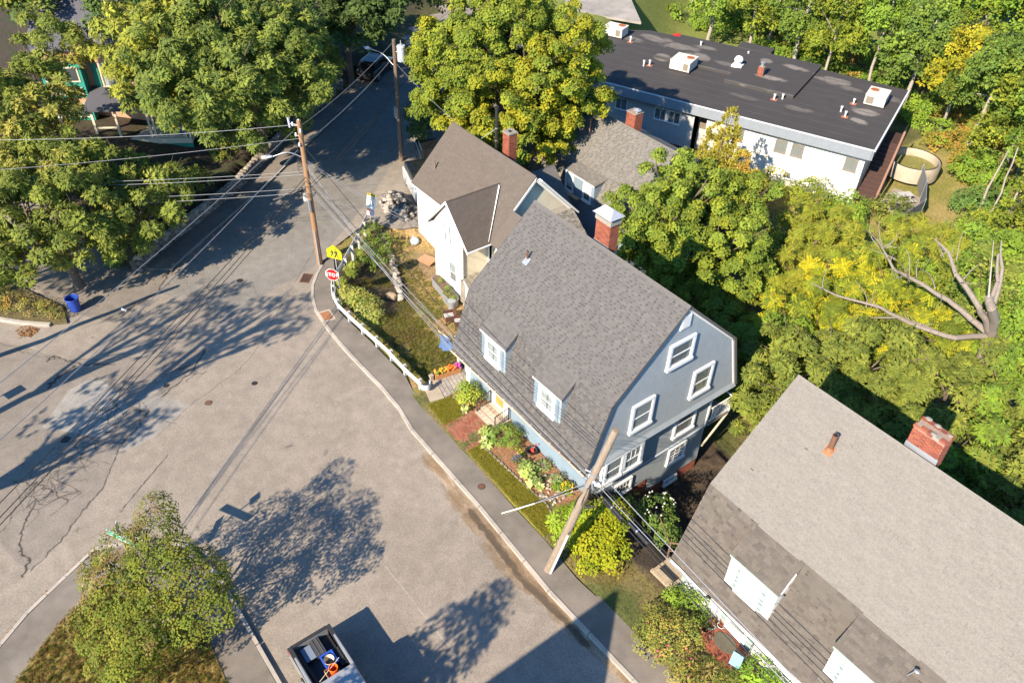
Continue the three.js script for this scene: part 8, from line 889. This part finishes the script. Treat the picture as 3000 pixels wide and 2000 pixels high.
for (const [x, y, z, r, l, c] of [[-5.4, -4.2, -35.4, 1.9, 'yellow green shrub against the white building, left of three', G1], [-2.6, -4.2, -36.2, 1.7, 'green shrub against the white building, middle of three', GB], [0.2, -4.0, -38.2, 1.8, 'leafy shrub by the brown deck stair foot', GO], [0.6, -3.8, -51.5, 2.0, 'dense shrubs right behind the round concrete tank', GB], [3.6, -4.2, -46.5, 1.9, 'dark ferny shrub between the panel fence and the wood', [[0.06, 0.11, 0.025], [0.08, 0.14, 0.03]]], [-8.6, -3.9, -33.4, 1.6, 'yellowish shrub between the cedars and white wall', GY], [5.4, -4.2, -42, 1.7, 'bright shrub at the edge of the picnic lawn', GB]]) shrub('wild_shrub', l, x, z, [[x, y, z, r, 0.9], [x + r * 0.6, y - 0.3, z + r * 0.4, r * 0.7], [x - r * 0.7, y - 0.3, z + r * 0.2, r * 0.65]], { cols: c, kind: 'maple', dens: 8, s0: 0.6, s1: 1.1 });
for (const [x, z, r, l] of [[-24.2, 11.6, 0.8, 'low green shrub on top of the retaining wall, nearest the corner'], [-26.5, 8.4, 0.9, 'shaded shrub midway along the top of the retaining wall'], [-29.4, 5.2, 1.0, 'bright weedy shrub on the wall below the big oak'], [-33.6, 0.2, 1.2, 'sunlit shrub on the wall near the far street'], [-22, 15.6, 0.9, 'leafy shrub at the near end of the retaining wall'], [-37, -4.5, 1.4, 'rusty green shrub on the wall behind the far lamp']]) { const y = height(x, z); shrub('wall_shrub', l, x, z, [[x, y + 0.5, z, r], [x - r * 0.8, y + 0.4, z + 0.3, r * 0.75], [x + r * 0.3, y + 0.2, z + r * 0.7, r * 0.6]], { cols: [[0.07, 0.1, 0.02], [0.1, 0.13, 0.022], [0.14, 0.15, 0.025]], kind: 'maple', dens: 9, s0: 0.5, s1: 0.9 }); }
{ // grass blades where the lawns lie near the camera
  const put = (label, pts, cols, s) => { const t = new THREE.InstancedMesh(SPR.grass[0], leafM, pts.length), Mx = new THREE.Matrix4(), q = new THREE.Quaternion(), c = new THREE.Color(); pts.forEach((p, i) => { Mx.compose(V(...p), q.setFromAxisAngle(V(0, 1, 0), rr(0, 6.3)), V(1, 1, 1).multiplyScalar(rr(0.7, 1.3) * s)); t.setMatrixAt(i, Mx); const k = pick(cols), v = rr(0.75, 1.25); t.setColorAt(i, c.setRGB(k[0] * v, k[1] * v, k[2] * v)); }); t.name = numbered('grass'); t.userData = { label, category: 'grass', kind: 'stuff' }; scene.add(t); };
  const scat = (P, n, y) => { const xs = P.map((p) => p[0]), zs = P.map((p) => p[1]), o = []; while (o.length < n) { const x = rr(Math.min(...xs), Math.max(...xs)), z = rr(Math.min(...zs), Math.max(...zs)); if (inside(P, x, z)) o.push([x, typeof y === 'number' ? y : y(x, z), z]); } return o; };
  const gl = [[0.33, 0.31, 0.036], [0.26, 0.27, 0.034], [0.4, 0.33, 0.055]];
  put('blades of grass on the patch left of the brick walk', scat([[0.5, 6.98], [2.2, 7.1], [2.2, 5.9], [1.5, 5.4], [0.65, 5.6]], 2600, 0.16), gl, 0.75); put('blades of grass on the strip along the sidewalk', scat([[4.36, 7.15], [10.5, 7.28], [10.5, 6.5], [9.2, 6.05], [7.5, 6.2], [4.36, 6.35]], 5200, 0.16), gl, 0.75);
  put('dry and green grass under the young tree', scat([[5, 29.5], [3.92, 27.51], [2.81, 26.21], [2.12, 25.15], [1.5, 23.9], [2.4, 22.2], [4.6, 21.3], [6.21, 21.05], [9, 21.2], [12, 21.2], [12, 29]], 9000, 0.14), [[0.28, 0.19, 0.06], [0.16, 0.18, 0.03], [0.34, 0.22, 0.08], [0.19, 0.22, 0.03]], 1.25);
  put('patchy grass over the small yard by the white house', scat([[-12, 5.4], [-9, 6.3], [-1, 6.2], [-1.3, 1.2], [-6, 0.9], [-9.6, 0.3], [-13, -0.2]], 9000, height).filter((p) => fbm(p[0] * 0.7 + 5, p[2] * 0.7) > 0.44), [[0.21, 0.21, 0.032], [0.28, 0.22, 0.06], [0.16, 0.18, 0.03]], 0.8);
  put('trodden dry grass round the yellow bush', scat([[10.6, 7.2], [13, 7.35], [14.3, 6.8], [14.3, 5.2], [11, 5]], 1800, 0.1), [[0.36, 0.25, 0.09], [0.26, 0.22, 0.06]], 0.9);
}
{ // leaf litter
  const o = []; for (let i = 0; i < 260; i++) { const t = rnd(); let x, z; if (i < 110) { x = -17.9 + rr(-0.55, 0.5); z = 22.1 + rr(-0.5, 0.5); } else if (i < 190) { x = lerp(1.7, -0.4, t) + rr(-0.12, 0.12) - 0.1; z = lerp(27.4, 23.5, t) + rr(-0.12, 0.12); } else { x = rr(-22, -15); z = rr(8, 20); } const a = rr(0, 6.3), s = rr(0.04, 0.09); o.push(slab(V(x, 0.03 + rr(0, 0.03), z), V(x + Math.cos(a) * s, 0.03, z + Math.sin(a) * s), V(x + Math.cos(a + 0.9) * s * 1.3, 0.05, z + Math.sin(a + 0.9) * s * 1.3), V(x + Math.cos(a + 1.8) * s, 0.03, z + Math.sin(a + 1.8) * s), 0.004)); } const l = solo('fallen_leaves', 'brown fallen leaves drifted over the drain and along the kerbs', 'leaves', o, mat([0.34, 0.17, 0.06], { map: T.soil }), undefined, 'stuff'); l;
}
console.log('sprays', crown.n);
renderer.render(scene, camera);
